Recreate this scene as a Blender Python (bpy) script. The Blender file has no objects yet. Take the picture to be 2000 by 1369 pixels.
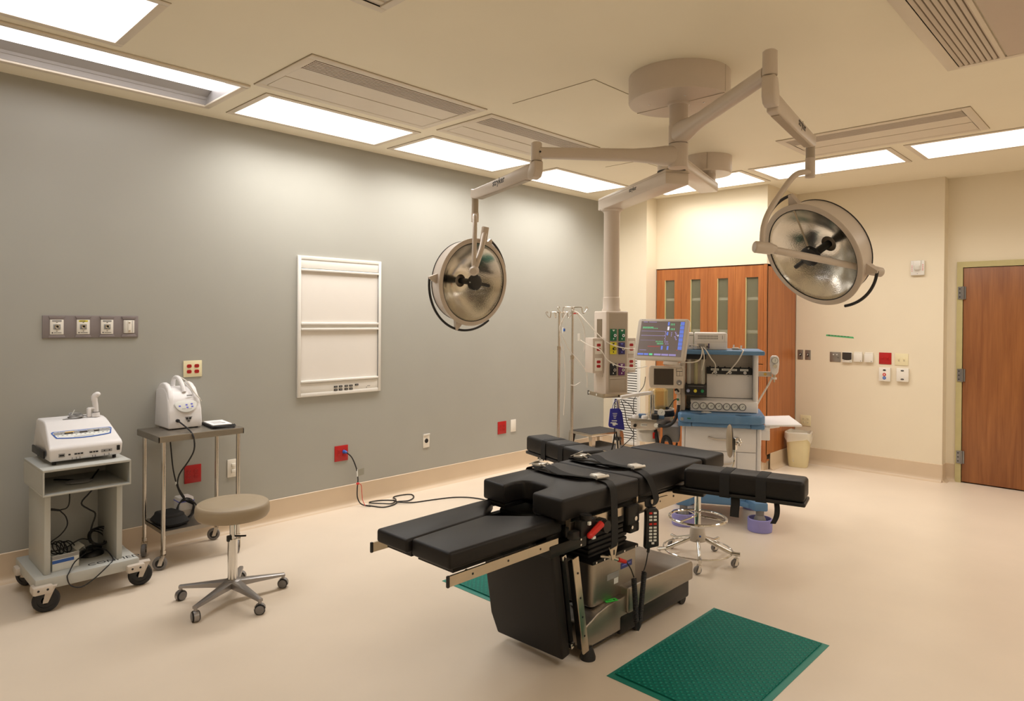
import bpy, bmesh, math, random
from mathutils import Vector as V, Matrix as Mx
random.seed(7)
SC = bpy.context.scene
COL = SC.collection
PI = math.pi
R = math.radians

# ------------------------------------------------------------------ materials
def lin(c):
    c = c / 255.0
    return c / 12.92 if c <= 0.04045 else ((c + 0.055) / 1.055) ** 2.4
def rgb(c): return (lin(c[0]), lin(c[1]), lin(c[2]), 1.0)
MATS = {}
def mat(name, col, rough=0.5, metal=0.0, var=0.04, scale=14.0, bump=0.0, bscale=None, emit=0.0, ecol=None, trans=0.0, alpha=1.0, spec=0.5, stretch=(1, 1, 1), coat=0.0, aniso=0.0):
    m = bpy.data.materials.new(name); m.use_nodes = True
    nt = m.node_tree; N = nt.nodes; L = nt.links
    b = N['Principled BSDF']
    base = rgb(col)
    b.inputs['Base Color'].default_value = base
    b.inputs['Roughness'].default_value = rough
    b.inputs['Metallic'].default_value = metal
    b.inputs['Specular IOR Level'].default_value = spec
    b.inputs['Coat Weight'].default_value = coat
    b.inputs['Anisotropic'].default_value = aniso
    if trans: b.inputs['Transmission Weight'].default_value = trans
    if alpha < 1: b.inputs['Alpha'].default_value = alpha
    if emit:
        b.inputs['Emission Color'].default_value = rgb(ecol or col); b.inputs['Emission Strength'].default_value = emit
    tc = N.new('ShaderNodeTexCoord'); mp = N.new('ShaderNodeMapping'); mp.inputs['Scale'].default_value = stretch
    L.new(tc.outputs['Object'], mp.inputs['Vector'])
    if var:
        n = N.new('ShaderNodeTexNoise'); n.inputs['Scale'].default_value = scale; n.inputs['Detail'].default_value = 4
        L.new(mp.outputs['Vector'], n.inputs['Vector'])
        r = N.new('ShaderNodeValToRGB')
        r.color_ramp.elements[0].position = 0.3; r.color_ramp.elements[1].position = 0.7
        r.color_ramp.elements[0].color = tuple(x * (1 - var) for x in base[:3]) + (1,)
        r.color_ramp.elements[1].color = tuple(min(1, x * (1 + var)) for x in base[:3]) + (1,)
        L.new(n.outputs['Fac'], r.inputs['Fac']); L.new(r.outputs['Color'], b.inputs['Base Color'])
    if bump:
        n2 = N.new('ShaderNodeTexNoise'); n2.inputs['Scale'].default_value = bscale or scale * 8; n2.inputs['Detail'].default_value = 3
        L.new(mp.outputs['Vector'], n2.inputs['Vector'])
        bu = N.new('ShaderNodeBump'); bu.inputs['Strength'].default_value = bump; bu.inputs['Distance'].default_value = 0.002
        L.new(n2.outputs['Fac'], bu.inputs['Height']); L.new(bu.outputs['Normal'], b.inputs['Normal'])
    MATS[name] = m
    return m

def wood(name, c1, c2, rough=0.4, seed=0.0):
    m = bpy.data.materials.new(name); m.use_nodes = True
    nt = m.node_tree; N = nt.nodes; L = nt.links; b = N['Principled BSDF']
    tc = N.new('ShaderNodeTexCoord'); mp = N.new('ShaderNodeMapping')
    mp.inputs['Scale'].default_value = (9, 9, 0.55); mp.inputs['Location'].default_value = (seed, seed * 2, seed)
    L.new(tc.outputs['Object'], mp.inputs['Vector'])
    n = N.new('ShaderNodeTexNoise'); n.inputs['Scale'].default_value = 2.2; n.inputs['Detail'].default_value = 6; n.inputs['Distortion'].default_value = 0.6
    L.new(mp.outputs['Vector'], n.inputs['Vector'])
    mp2 = N.new('ShaderNodeMapping'); mp2.inputs['Scale'].default_value = (60, 60, 2.5)
    L.new(tc.outputs['Object'], mp2.inputs['Vector'])
    n2 = N.new('ShaderNodeTexNoise'); n2.inputs['Scale'].default_value = 2.0; n2.inputs['Detail'].default_value = 3
    L.new(mp2.outputs['Vector'], n2.inputs['Vector'])
    mx = N.new('ShaderNodeMath'); mx.operation = 'MULTIPLY_ADD'; mx.inputs[1].default_value = 0.35
    L.new(n2.outputs['Fac'], mx.inputs[0]); L.new(n.outputs['Fac'], mx.inputs[2])
    r = N.new('ShaderNodeValToRGB'); r.color_ramp.elements[0].position = 0.45; r.color_ramp.elements[1].position = 0.95
    r.color_ramp.elements[0].color = rgb(c1); r.color_ramp.elements[1].color = rgb(c2)
    L.new(mx.outputs[0], r.inputs['Fac']); L.new(r.outputs['Color'], b.inputs['Base Color'])
    b.inputs['Roughness'].default_value = rough
    MATS[name] = m
    return m

def mat_bumpy(name, col, col2, rough):
    """moulded rubber mat: staggered rows of nubs"""
    m = bpy.data.materials.new(name); m.use_nodes = True
    nt = m.node_tree; N = nt.nodes; L = nt.links; b = N['Principled BSDF']
    tc = N.new('ShaderNodeTexCoord'); sx = N.new('ShaderNodeSeparateXYZ'); L.new(tc.outputs['Object'], sx.inputs[0])
    def wave(sock, k):
        a = N.new('ShaderNodeMath'); a.operation = 'MULTIPLY'; a.inputs[1].default_value = k; L.new(sock, a.inputs[0])
        s = N.new('ShaderNodeMath'); s.operation = 'SINE'; L.new(a.outputs[0], s.inputs[0]); return s.outputs[0]
    a = wave(sx.outputs['X'], 2 * PI / 0.034); c = wave(sx.outputs['Y'], 2 * PI / 0.034)
    p = N.new('ShaderNodeMath'); p.operation = 'MULTIPLY'; L.new(a, p.inputs[0]); L.new(c, p.inputs[1])
    q = N.new('ShaderNodeMapRange'); q.inputs['From Min'].default_value = 0.1; q.inputs['From Max'].default_value = 0.75
    L.new(p.outputs[0], q.inputs['Value'])
    mixc = N.new('ShaderNodeMix'); mixc.data_type = 'RGBA'
    mixc.inputs['A'].default_value = rgb(col); mixc.inputs['B'].default_value = rgb(col2)
    L.new(q.outputs['Result'], mixc.inputs['Factor']); L.new(mixc.outputs['Result'], b.inputs['Base Color'])
    bu = N.new('ShaderNodeBump'); bu.inputs['Strength'].default_value = 0.9; bu.inputs['Distance'].default_value = 0.004
    L.new(q.outputs['Result'], bu.inputs['Height']); L.new(bu.outputs['Normal'], b.inputs['Normal'])
    b.inputs['Roughness'].default_value = rough; b.inputs['Specular IOR Level'].default_value = 0.25
    MATS[name] = m

mat('wall grey paint', (165, 163, 154), 0.55, var=0.015, scale=3, bump=0.06, bscale=260)
mat('wall cream paint', (230, 217, 192), 0.55, var=0.012, scale=3, bump=0.06, bscale=260)
mat('ceiling paint', (245, 236, 214), 0.7, var=0.012, scale=2)
mat('floor vinyl', (226, 210, 190), 0.3, var=0.03, scale=2.2, bump=0.02, bscale=60, spec=0.45)
mat('vinyl base grey', (196, 180, 150), 0.4, var=0.03, scale=3)
mat('vinyl base tan', (208, 186, 158), 0.4, var=0.03, scale=3)
wood('wood cabinet', (146, 82, 38), (182, 112, 58), 0.35)
wood('wood door', (126, 74, 38), (160, 102, 56), 0.35, 3.3)
mat('glass frost', (146, 142, 114), 0.12, var=0.02, scale=3, spec=0.6)
mat('cabinet interior', (226, 218, 190), 0.7)
mat('shelf white', (236, 232, 215), 0.5)
mat('frame khaki', (190, 178, 128), 0.45)
mat('steel hinge', (150, 150, 152), 0.35, 0.9)
mat('white enamel', (226, 222, 214), 0.35, var=0.01)
mat('white trim', (226, 214, 196), 0.45, var=0.01)
mat('lens glow', (255, 250, 240), 0.5, var=0, emit=1.0, ecol=(255, 250, 240))
mat('lens glow cool', (255, 250, 250), 0.5, var=0, emit=1.0, ecol=(250, 250, 255))
mat('lens trough', (255, 250, 250), 0.5, var=0, emit=1.0, ecol=(250, 248, 250))
mat('trough grey', (170, 166, 164), 0.35, var=0.01)
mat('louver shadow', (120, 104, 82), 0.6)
mat('light grey plastic', (206, 196, 184), 0.42, var=0.01)
mat('boom enamel', (206, 192, 178), 0.33, var=0.01)
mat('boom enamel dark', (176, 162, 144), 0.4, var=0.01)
mat('reflector', (226, 223, 216), 0.17, 1.0, var=0.03, scale=40, bump=0.25, bscale=150)
mat('black plastic', (20, 19, 20), 0.4, var=0.1)
mat('black rubber', (28, 27, 28), 0.6, var=0.1)
mat('black upholstery', (25, 22, 21), 0.5, spec=0.34, var=0.05, scale=60, bump=0.12, bscale=400)
mat('black webbing', (24, 23, 23), 0.75, var=0.12, scale=120, bump=0.3, bscale=700)
mat('black metal', (24, 23, 22), 0.42, 0.3)
mat('brushed steel', (164, 157, 147), 0.40, 1.0, var=0.04, scale=20, stretch=(1, 1, 20))
mat('polished steel', (205, 198, 188), 0.16, 1.0, var=0.02)
mat('rail steel', (196, 184, 165), 0.3, 1.0, var=0.03)
mat('chrome', (222, 220, 216), 0.07, 1.0, var=0)
mat('buckle metal', (226, 222, 214), 0.32, 0.55, var=0.02)
mat('cart grey', (188, 188, 182), 0.4, var=0.01)
mat('machine white', (230, 226, 224), 0.36, var=0.01)
mat('machine beige', (206, 194, 180), 0.42, var=0.01)
mat('machine blue', (92, 132, 172), 0.4, var=0.02)
mat('machine blue dark', (72, 106, 142), 0.45, var=0.02)
mat('lilac plastic', (146, 142, 204), 0.5, var=0.02)
mat('screen dark', (62, 54, 48), 0.15, var=0)
mat('screen lcd', (88, 78, 72), 0.18, var=0.02, scale=3, emit=0.75, ecol=(98, 86, 80))
mat('lcd green', (90, 200, 140), 0.4, var=0, emit=0.7)
mat('lcd violet', (150, 140, 200), 0.4, var=0, emit=0.5)
mat('lcd blue', (96, 120, 210), 0.4, var=0, emit=0.6)
mat('lcd white', (225, 225, 240), 0.4, var=0, emit=0.7)
mat('lcd red', (170, 80, 80), 0.4, var=0, emit=0.15)
mat('outlet red', (176, 22, 22), 0.4, var=0.03)
mat('signal red', (205, 34, 26), 0.4, var=0.03)
mat('plate ivory', (232, 220, 180), 0.4, var=0.01)
mat('plate white', (232, 226, 214), 0.4, var=0.01)
mat('plate steel', (150, 144, 136), 0.35, 0.7)
mat('gas green', (16, 104, 66), 0.4)
mat('gas yellow', (222, 208, 40), 0.4)
mat('gas navy', (44, 36, 96), 0.4)
mat('gas purple', (100, 38, 104), 0.4)
mat('panel mauve grey', (132, 122, 120), 0.45, var=0.02)
mat('print black', (30, 30, 32), 0.6, var=0)
mat('print blue', (52, 96, 176), 0.5, var=0)
mat('print lilac', (112, 116, 214), 0.5, var=0)
mat('print grey', (150, 148, 146), 0.5, var=0)
mat('print orange', (214, 170, 70), 0.5, var=0)
mat('label silver', (150, 150, 148), 0.4)
mat('label white', (228, 228, 222), 0.5)
mat('label navy', (44, 56, 128), 0.45)
mat('label lime', (70, 226, 84), 0.5)
mat('tape green', (84, 176, 112), 0.6, var=0.03)
mat('stool vinyl', (160, 143, 118), 0.5, var=0.02, bump=0.06, bscale=300)
mat('cast aluminium', (160, 156, 154), 0.38, 0.85, var=0.02)
mat('caster grey', (126, 122, 120), 0.5)
mat('bin plastic', (224, 210, 166), 0.45, var=0.02)
mat('bag film', (238, 232, 220), 0.25, var=0.02, alpha=0.55)
mat('clear acrylic', (232, 228, 216), 0.1, var=0, alpha=0.38)
mat('amber acrylic', (216, 186, 112), 0.12, var=0, alpha=0.5)
mat('flow tube', (196, 190, 150), 0.12, var=0, alpha=0.7)
mat('cloth indigo', (34, 34, 132), 0.7, var=0.06)
mat('tube clear', (226, 218, 206), 0.3, var=0, alpha=0.75)
mat('hose white', (224, 216, 204), 0.4, var=0)
mat('rubber tread', (62, 58, 54), 0.7, var=0.06, bump=0.3, bscale=200)
mat('seam line', (136, 118, 88), 0.7, var=0)
mat_bumpy('mat rubber green', (0, 106, 92), (6, 134, 116), 0.6)
mat('mat edge green', (30, 128, 112), 0.5)
mat('paper', (240, 238, 236), 0.6, var=0.02)
mat('tag grey', (140, 136, 120), 0.6)
mat('cord red', (200, 40, 34), 0.5)
mat('backing film', (228, 222, 214), 0.3, var=0.012, scale=4)
mat('knob blue', (150, 160, 196), 0.4, var=0)
mat('knob yellow', (220, 206, 70), 0.4, var=0)
mat('knob green', (40, 140, 90), 0.4, var=0)

# ------------------------------------------------------------------ mesh building
def orient(d):
    d = V(d)
    return d.to_track_quat('Z', 'Y').to_matrix().to_4x4()
def basis(o, x, y, z):
    m = Mx.Identity(4)
    for i, a in enumerate((x, y, z)):
        for k in range(3): m[k][i] = a[k]
    for k in range(3): m[k][3] = o[k]
    return m
def frame(loc, rz=0.0): return Mx.Translation(V(loc)) @ Mx.Rotation(rz, 4, 'Z')

class MB:
    """collects shapes in the frame T; each shape takes the current material slot"""
    def __init__(s, T=None):
        s.v = []; s.f = []; s.mi = []; s.mats = []; s.T = T or Mx.Identity(4); s.cur = 0
    def use(s, name):
        if name not in s.mats: s.mats.append(name)
        s.cur = s.mats.index(name); return s
    def put(s, vs, fs, M=None):
        T = s.T @ M if M is not None else s.T
        n = len(s.v)
        s.v += [T @ V(p) for p in vs]
        s.f += [[n + i for i in f] for f in fs]; s.mi += [s.cur] * len(fs)
        return s
    def putbm(s, bm, M=None):
        bm.verts.index_update()
        s.put([v.co.copy() for v in bm.verts], [[v.index for v in f.verts] for f in bm.faces], M); bm.free(); return s
    def box(s, c, d, bev=0.0, seg=2, M=None):
        bm = bmesh.new(); bmesh.ops.create_cube(bm, size=1.0)
        for v in bm.verts: v.co = V((v.co.x * d[0] + c[0], v.co.y * d[1] + c[1], v.co.z * d[2] + c[2]))
        if bev: bmesh.ops.bevel(bm, geom=list(bm.edges), offset=bev, segments=seg, profile=0.5, affect='EDGES', clamp_overlap=True)
        return s.putbm(bm, M)
    def bb(s, x0, x1, y0, y1, z0, z1, bev=0.0, seg=2, M=None):
        return s.box(((x0 + x1) / 2, (y0 + y1) / 2, (z0 + z1) / 2), (abs(x1 - x0), abs(y1 - y0), abs(z1 - z0)), bev, seg, M)
    def prism(s, poly, z0, z1, bev=0.0, seg=2, M=None):
        bm = bmesh.new()
        a = [bm.verts.new((p[0], p[1], z0)) for p in poly]; b = [bm.verts.new((p[0], p[1], z1)) for p in poly]
        n = len(poly); bm.faces.new(a[::-1]); bm.faces.new(b)
        for i in range(n): bm.faces.new((a[i], a[(i + 1) % n], b[(i + 1) % n], b[i]))
        bmesh.ops.recalc_face_normals(bm, faces=list(bm.faces))
        if bev: bmesh.ops.bevel(bm, geom=list(bm.edges), offset=bev, segments=seg, profile=0.5, affect='EDGES', clamp_overlap=True)
        return s.putbm(bm, M)
    def cyl(s, p0, p1, r0, r1=None, n=20):
        r1 = r0 if r1 is None else r1
        p0 = V(p0); p1 = V(p1); M = Mx.Translation(p0) @ orient(p1 - p0); h = (p1 - p0).length
        vs = []; fs = []
        for z, r in ((0, r0), (h, r1)):
            for i in range(n): vs.append((r * math.cos(2 * PI * i / n), r * math.sin(2 * PI * i / n), z))
        for i in range(n): fs.append([i, (i + 1) % n, n + (i + 1) % n, n + i])
        fs.append(list(range(n))[::-1]); fs.append(list(range(n, 2 * n)))
        return s.put(vs, fs, M)
    def lathe(s, prof, o=(0, 0, 0), d=(0, 0, 1), n=28, M=None, a0=0.0, a1=2 * PI):
        full = abs(a1 - a0 - 2 * PI) < 1e-6; k = n if full else n + 1
        vs = []; fs = []
        for r, z in prof:
            for i in range(k):
                a = a0 + (a1 - a0) * i / n
                vs.append((r * math.cos(a), r * math.sin(a), z))
        m = len(prof)
        for j in range(m - 1):
            for i in range(n):
                i2 = (i + 1) % k
                fs.append([j * k + i, j * k + i2, (j + 1) * k + i2, (j + 1) * k + i])
        MM = Mx.Translation(V(o)) @ orient(d)
        if M is not None: MM = M
        return s.put(vs, fs, MM)
    def tube(s, pts, r, n=8, sm=4, closed=False, cap=True):
        P = [V(p) for p in pts]
        if sm > 1 and len(P) > 2:
            Q = []; m = len(P); rng = range(m) if closed else range(m - 1)
            for i in rng:
                if closed: p0, p1, p2, p3 = P[(i - 1) % m], P[i], P[(i + 1) % m], P[(i + 2) % m]
                else: p0, p1, p2, p3 = P[max(i - 1, 0)], P[i], P[i + 1], P[min(i + 2, m - 1)]
                for k in range(sm):
                    t = k / sm
                    Q.append(0.5 * ((2 * p1) + (p2 - p0) * t + (2 * p0 - 5 * p1 + 4 * p2 - p3) * t * t + (3 * p1 - p0 - 3 * p2 + p3) * t ** 3))
            if not closed: Q.append(P[-1])
            P = Q
        vs = []; fs = []; m = len(P); up = None
        for i, p in enumerate(P):
            if closed: t = P[(i + 1) % m] - P[(i - 1) % m]
            else: t = P[min(i + 1, m - 1)] - P[max(i - 1, 0)]
            if t.length < 1e-9: t = V((0, 0, 1))
            t.normalize()
            if up is None: up = t.orthogonal().normalized()
            else:
                up = up - t * up.dot(t)
                if up.length < 1e-6: up = t.orthogonal()
                up.normalize()
            w = t.cross(up)
            rr = r[i] if isinstance(r, (list, tuple)) and len(r) == m else (r if not isinstance(r, (list, tuple)) else r[0] + (r[1] - r[0]) * i / max(1, m - 1))
            for k in range(n):
                a = 2 * PI * k / n
                vs.append(p + (up * math.cos(a) + w * math.sin(a)) * rr)
        rng = range(m) if closed else range(m - 1)
        for i in rng:
            j = (i + 1) % m
            for k in range(n): fs.append([i * n + k, i * n + (k + 1) % n, j * n + (k + 1) % n, j * n + k])
        if cap and not closed:
            fs.append(list(range(n))[::-1]); fs.append(list(range((m - 1) * n, m * n)))
        return s.put(vs, fs)
    def ring(s, c, rad, r, d=(0, 0, 1), n=36, k=8, a0=0, a1=2 * PI, M=None):
        M = M if M is not None else Mx.Translation(V(c)) @ orient(d)
        full = abs(a1 - a0 - 2 * PI) < 1e-6
        m = n if full else n + 1
        pts = [M @ V((rad * math.cos(a0 + (a1 - a0) * i / n), rad * math.sin(a0 + (a1 - a0) * i / n), 0)) for i in range(m)]
        return s.tube(pts, r, k, 1, full)
    def ball(s, c, r, sc=(1, 1, 1), n=14, M=None):
        bm = bmesh.new(); bmesh.ops.create_uvsphere(bm, u_segments=n, v_segments=max(6, n // 2 + 1), radius=r)
        for v in bm.verts: v.co = V((v.co.x * sc[0] + c[0], v.co.y * sc[1] + c[1], v.co.z * sc[2] + c[2]))
        return s.putbm(bm, M)
    def quad(s, a, b, c, d): return s.put([a, b, c, d], [[0, 1, 2, 3]])
    def ribbon(s, pts, w, side, th=0.002):
        """strap: flat band along pts; side = width direction"""
        P = [V(p) for p in pts]; m = len(P); Q = []
        for i in range(m - 1):
            p0, p1, p2, p3 = P[max(i - 1, 0)], P[i], P[i + 1], P[min(i + 2, m - 1)]
            for k in range(5):
                t = k / 5
                Q.append(0.5 * ((2 * p1) + (p2 - p0) * t + (2 * p0 - 5 * p1 + 4 * p2 - p3) * t * t + (3 * p1 - p0 - 3 * p2 + p3) * t ** 3))
        Q.append(P[-1]); sd = V(side).normalized(); vs = []; fs = []
        for i, p in enumerate(Q):
            t = (Q[min(i + 1, len(Q) - 1)] - Q[max(i - 1, 0)]).normalized()
            nn = t.cross(sd).normalized()
            for a, b in ((-1, -1), (1, -1), (1, 1), (-1, 1)): vs.append(p + sd * (a * w / 2) + nn * (b * th / 2))
        for i in range(len(Q) - 1):
            for k in range(4): fs.append([i * 4 + k, i * 4 + (k + 1) % 4, i * 4 + 4 + (k + 1) % 4, i * 4 + 4 + k])
        e = (len(Q) - 1) * 4
        fs += [[3, 2, 1, 0], [e, e + 1, e + 2, e + 3]]
        return s.put(vs, fs)
    def build(s, name, parent=None, label=None, smooth=35):
        me = bpy.data.meshes.new(name)
        W = WORLD[parent.name] if parent is not None else None
        if W is not None:
            inv = W.inverted(); vs = [inv @ p for p in s.v]; loc = None
        else:
            xs = [p.x for p in s.v]; ys = [p.y for p in s.v]; zs = [p.z for p in s.v]
            loc = V(((min(xs) + max(xs)) / 2, (min(ys) + max(ys)) / 2, min(zs))); vs = [p - loc for p in s.v]
        me.from_pydata([tuple(p) for p in vs], [], s.f)
        me.polygons.foreach_set('material_index', s.mi)
        bm = bmesh.new(); bm.from_mesh(me)
        bmesh.ops.remove_doubles(bm, verts=list(bm.verts), dist=1e-6)
        bmesh.ops.recalc_face_normals(bm, faces=list(bm.faces)); bm.to_mesh(me); bm.free()
        for n in s.mats: me.materials.append(MATS[n])
        me.polygons.foreach_set('use_smooth', [True] * len(me.polygons))
        me.set_sharp_from_angle(angle=R(smooth)); me.update()
        o = bpy.data.objects.new(name, me); COL.objects.link(o)
        if parent is not None: o.parent = parent; WORLD[o.name] = W
        else: o.location = loc; WORLD[o.name] = Mx.Translation(loc)
        if label: o['label'] = label
        return o
WORLD = {}
def mb(m=None, T=None):
    b = MB(T)
    if m: b.use(m)
    return b
def thing(name, label, cat, loc=(0, 0, 0), rz=0.0, group=None):
    o = bpy.data.objects.new(name, None); COL.objects.link(o); o.empty_display_size = 0.1
    o.location = loc; o.rotation_euler = (0, 0, rz); WORLD[o.name] = frame(loc, rz)
    return tag(o, label, cat, group)
def tag(o, label, cat, group=None):
    o['label'] = label; o['category'] = cat
    if group: o['group'] = group
    return o
def struct(o): o['kind'] = 'structure'; return o
def text(body, size, M, m, name, parent, ext=0.0006, bold=0.0):
    """flat lettering in the XY plane of M, as a mesh part"""
    cu = bpy.data.curves.new(name, 'FONT'); cu.body = body; cu.size = size; cu.extrude = ext; cu.offset = bold
    cu.align_x = 'CENTER'; cu.align_y = 'CENTER'; cu.resolution_u = 2
    t = bpy.data.objects.new(name, cu); COL.objects.link(t)
    bpy.context.view_layer.update()
    me = bpy.data.meshes.new_from_object(t.evaluated_get(bpy.context.evaluated_depsgraph_get()))
    bpy.data.objects.remove(t)
    W = WORLD[parent.name]; me.transform(W.inverted() @ M); me.materials.clear(); me.materials.append(MATS[m])
    o = bpy.data.objects.new(name, me); COL.objects.link(o); o.parent = parent; WORLD[o.name] = W
    return o

# ================================================================== THE ROOM
# x: away from the grey wall, y: along it towards the cabinets, z: up (metres)
CZ = 3.04
X1, Y0 = 6.3, -1.2
b = mb('floor vinyl'); b.bb(-0.1, X1 + 0.1, Y0 - 0.1, 8.2, -0.1, 0.0); struct(b.build('floor'))
b = mb('ceiling paint')   # four slabs round the recess of the wall-wash fixture
HX0, HX1, HY0, HY1 = 0.25, 0.84, 0.62, 1.86
b.bb(-0.1, HX0, Y0 - 0.1, 8.2, CZ, CZ + 0.2); b.bb(HX1, X1 + 0.1, Y0 - 0.1, 8.2, CZ, CZ + 0.2)
b.bb(HX0, HX1, Y0 - 0.1, HY0, CZ, CZ + 0.2); b.bb(HX0, HX1, HY1, 8.2, CZ, CZ + 0.2)
struct(b.build('ceiling'))
b = mb('wall grey paint'); b.bb(-0.1, 0, Y0, 6.79, 0, CZ); struct(b.build('wall_left'))
XC = 0.60; XR = 1.952; YS = 7.0; YB = 7.8; YD = 7.95; XD = 3.40
b = mb('wall cream paint')
b.bb(-0.1, XC, 6.79, 8.1, 0, CZ)                       # pier left of the cabinets
b.bb(XC, XR, YS, 8.1, 2.20, CZ)                        # soffit over the cabinets
b.bb(XC, XR, 7.82, 8.1, 0, 2.20)
b.bb(XR, XD, YB, 8.1, 0, CZ)                           # wall with the switches
b.bb(XD, 3.49, YD, 8.1, 0, CZ); b.bb(3.49, 4.60, YD, 8.1, 2.19, CZ); b.bb(4.60, X1, YD, 8.1, 0, CZ)
struct(b.build('wall_back'))
b = mb('wall cream paint'); b.bb(X1, X1 + 0.1, Y0, 8.1, 0, CZ); struct(b.build('wall_right'))
b = mb('wall cream paint'); b.bb(-0.1, X1 + 0.1, Y0 - 0.1, Y0, 0, CZ); struct(b.build('wall_front'))
BASE = [(0, 0), (0.045, 0), (0.022, 0.008), (0.010, 0.022), (0.005, 0.045), (0.005, 0.172), (0, 0.176)]
def base_run(name, m, runs):
    b = mb(m)
    for (x0, y0, x1, y1, nx, ny) in runs:
        n = len(BASE); vs = []
        for (x, y) in ((x0, y0), (x1, y1)):
            for (o, z) in BASE: vs.append((x + nx * o, y + ny * o, z))
        fs = [[i, (i + 1) % n, n + (i + 1) % n, n + i] for i in range(n)] + [list(range(n)), list(range(n, 2 * n))[::-1]]
        b.put(vs, fs)
    return struct(b.build(name, smooth=50))
base_run('baseboard_left', 'vinyl base tan', [(0, Y0, 0, 6.79, 1, 0)])
base_run('baseboard_back', 'vinyl base tan', [(0.0, 6.79, XC, 6.79, 0, -1), (XR + 0.02, YB, XD, YB, 0, -1), (XD, YB - 0.004, XD, YD, 1, 0), (XD, YD, 3.49, YD, 0, -1), (4.60, YD, X1, YD, 0, -1), (XR + 0.001, 7.12, XR + 0.001, YB, 1, 0)])

# door at the right end
dr = thing('door_1', 'brown wood grain door in khaki metal frame with three hinges', 'door', (4.045, YD, 0)); dr['kind'] = 'structure'
b = mb('frame khaki')
b.bb(3.485, 3.535, YD - 0.022, YD + 0.10, 0, 2.139); b.bb(4.555, 4.605, YD - 0.022, YD + 0.10, 0, 2.139); b.bb(3.485, 4.605, YD - 0.022, YD + 0.10, 2.1391, 2.195)
b.build('door_frame', dr)
b = mb('wood door'); b.bb(3.540, 4.550, YD - 0.012, YD + 0.032, 0.012, 2.133, 0.002); b.build('door_panel', dr)
for z in (1.886, 1.068, 0.253):
    b = mb('steel hinge'); b.bb(3.497, 3.537, YD - 0.030, YD - 0.022, z - 0.062, z + 0.062); b.bb(3.540, 3.562, YD - 0.020, YD - 0.012, z - 0.062, z + 0.062)
    b.cyl((3.539, YD - 0.031, z - 0.066), (3.539, YD - 0.031, z + 0.066), 0.008, n=12)
    b.use('print black')
    for k in (-0.04, 0, 0.04): b.box((3.512, YD - 0.0305, z + k), (0.012, 0.001, 0.010))
    b.build('hinge', dr)

# ------------------------------------------------------------------ ceiling fixtures
LAMP = 20.0
def tube(t, x0, x1, y0, y1, z, power, lens):
    """the fluorescent tubes behind the prismatic lens: light leaves mostly downward"""
    la = bpy.data.lights.new('tube_light', 'AREA'); la.shape = 'RECTANGLE'; la.size = x1 - x0; la.size_y = y1 - y0
    la.energy = LAMP * power; la.spread = R(145); la.color = (1.0, 0.975, 0.95) if lens == 'lens glow' else (0.88, 0.94, 1.0)
    o = bpy.data.objects.new('tube_light', la); COL.objects.link(o); o.parent = t
    o.location = V(((x0 + x1) / 2, (y0 + y1) / 2, z)) - t.location
def light(label, x0, x1, y0, y1, lens='lens glow', power=1.0, fl=0.042):
    t = thing('ceiling_light', label, 'ceiling light', ((x0 + x1) / 2, (y0 + y1) / 2, CZ), 0, 'recessed ceiling lights')
    b = mb('white trim'); z0, z1 = CZ - 0.007, CZ - 0.0005
    b.bb(x0 - fl, x0, y0 - fl, y1 + fl, z0, z1, 0.003); b.bb(x1, x1 + fl, y0 - fl, y1 + fl, z0, z1, 0.003)
    b.bb(x0 - 0.001, x1 + 0.001, y0 - fl, y0, z0, z1, 0.003); b.bb(x0 - 0.001, x1 + 0.001, y1, y1 + fl, z0, z1, 0.003)
    b.build('frame', t)
    b = mb('seam line'); b.bb(x0 - fl - 0.0015, x1 + fl + 0.0015, y0 - fl - 0.0015, y1 + fl + 0.0015, CZ - 0.002, CZ - 0.0004); b.build('gasket', t)
    b = mb(lens); b.bb(x0 + 0.0005, x1 - 0.0005, y0 + 0.0005, y1 - 0.0005, CZ - 0.005, CZ - 0.0015); b.build('diffuser', t)
    tube(t, x0 + 0.01, x1 - 0.01, y0 + 0.01, y1 - 0.01, CZ - 0.0075, power, lens)
    return t
light('large square ceiling light at the top left corner of the room', 0.99, 1.63, -0.10, 1.10, 'lens glow cool', 0.5)
light('lit ceiling panel along grey wall, second from the left after the half-dark one', 0.245, 0.77, 2.06, 3.23)
light('lit ceiling panel along grey wall above the left surgical lamp arm', 0.245, 0.77, 3.43, 4.60)
light('lit ceiling panel along grey wall nearest the far corner', 0.245, 0.77, 4.95, 6.11)
light('lit ceiling panel over the wood cabinets, partly behind the boom', 0.84, 2.00, 6.23, 6.82, 'lens glow', 0.68)
light('lit ceiling panel above the right surgical lamp, by the cabinets', 2.15, 3.29, 6.23, 6.82, 'lens glow', 0.64)
light('lit ceiling panel at the far right edge towards the door', 3.47, 4.64, 6.23, 6.82, 'lens glow', 0.54)
light('unseen ceiling panel added past the right edge, above the door wall', 4.83, 5.98, 6.23, 6.82, 'lens glow', 0.35)  # unseen panel, added to light the right side
for k, y in enumerate((0.4, 2.3, 4.2)):  # three more panels out of view, added so the right side stays lit
    light(('nearest', 'middle', 'farthest')[k] + ' unseen ceiling panel added along the right wall', 5.3, 5.85, y, y + 1.17, 'lens glow', (0.72, 0.42, 0.28)[k])
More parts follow.
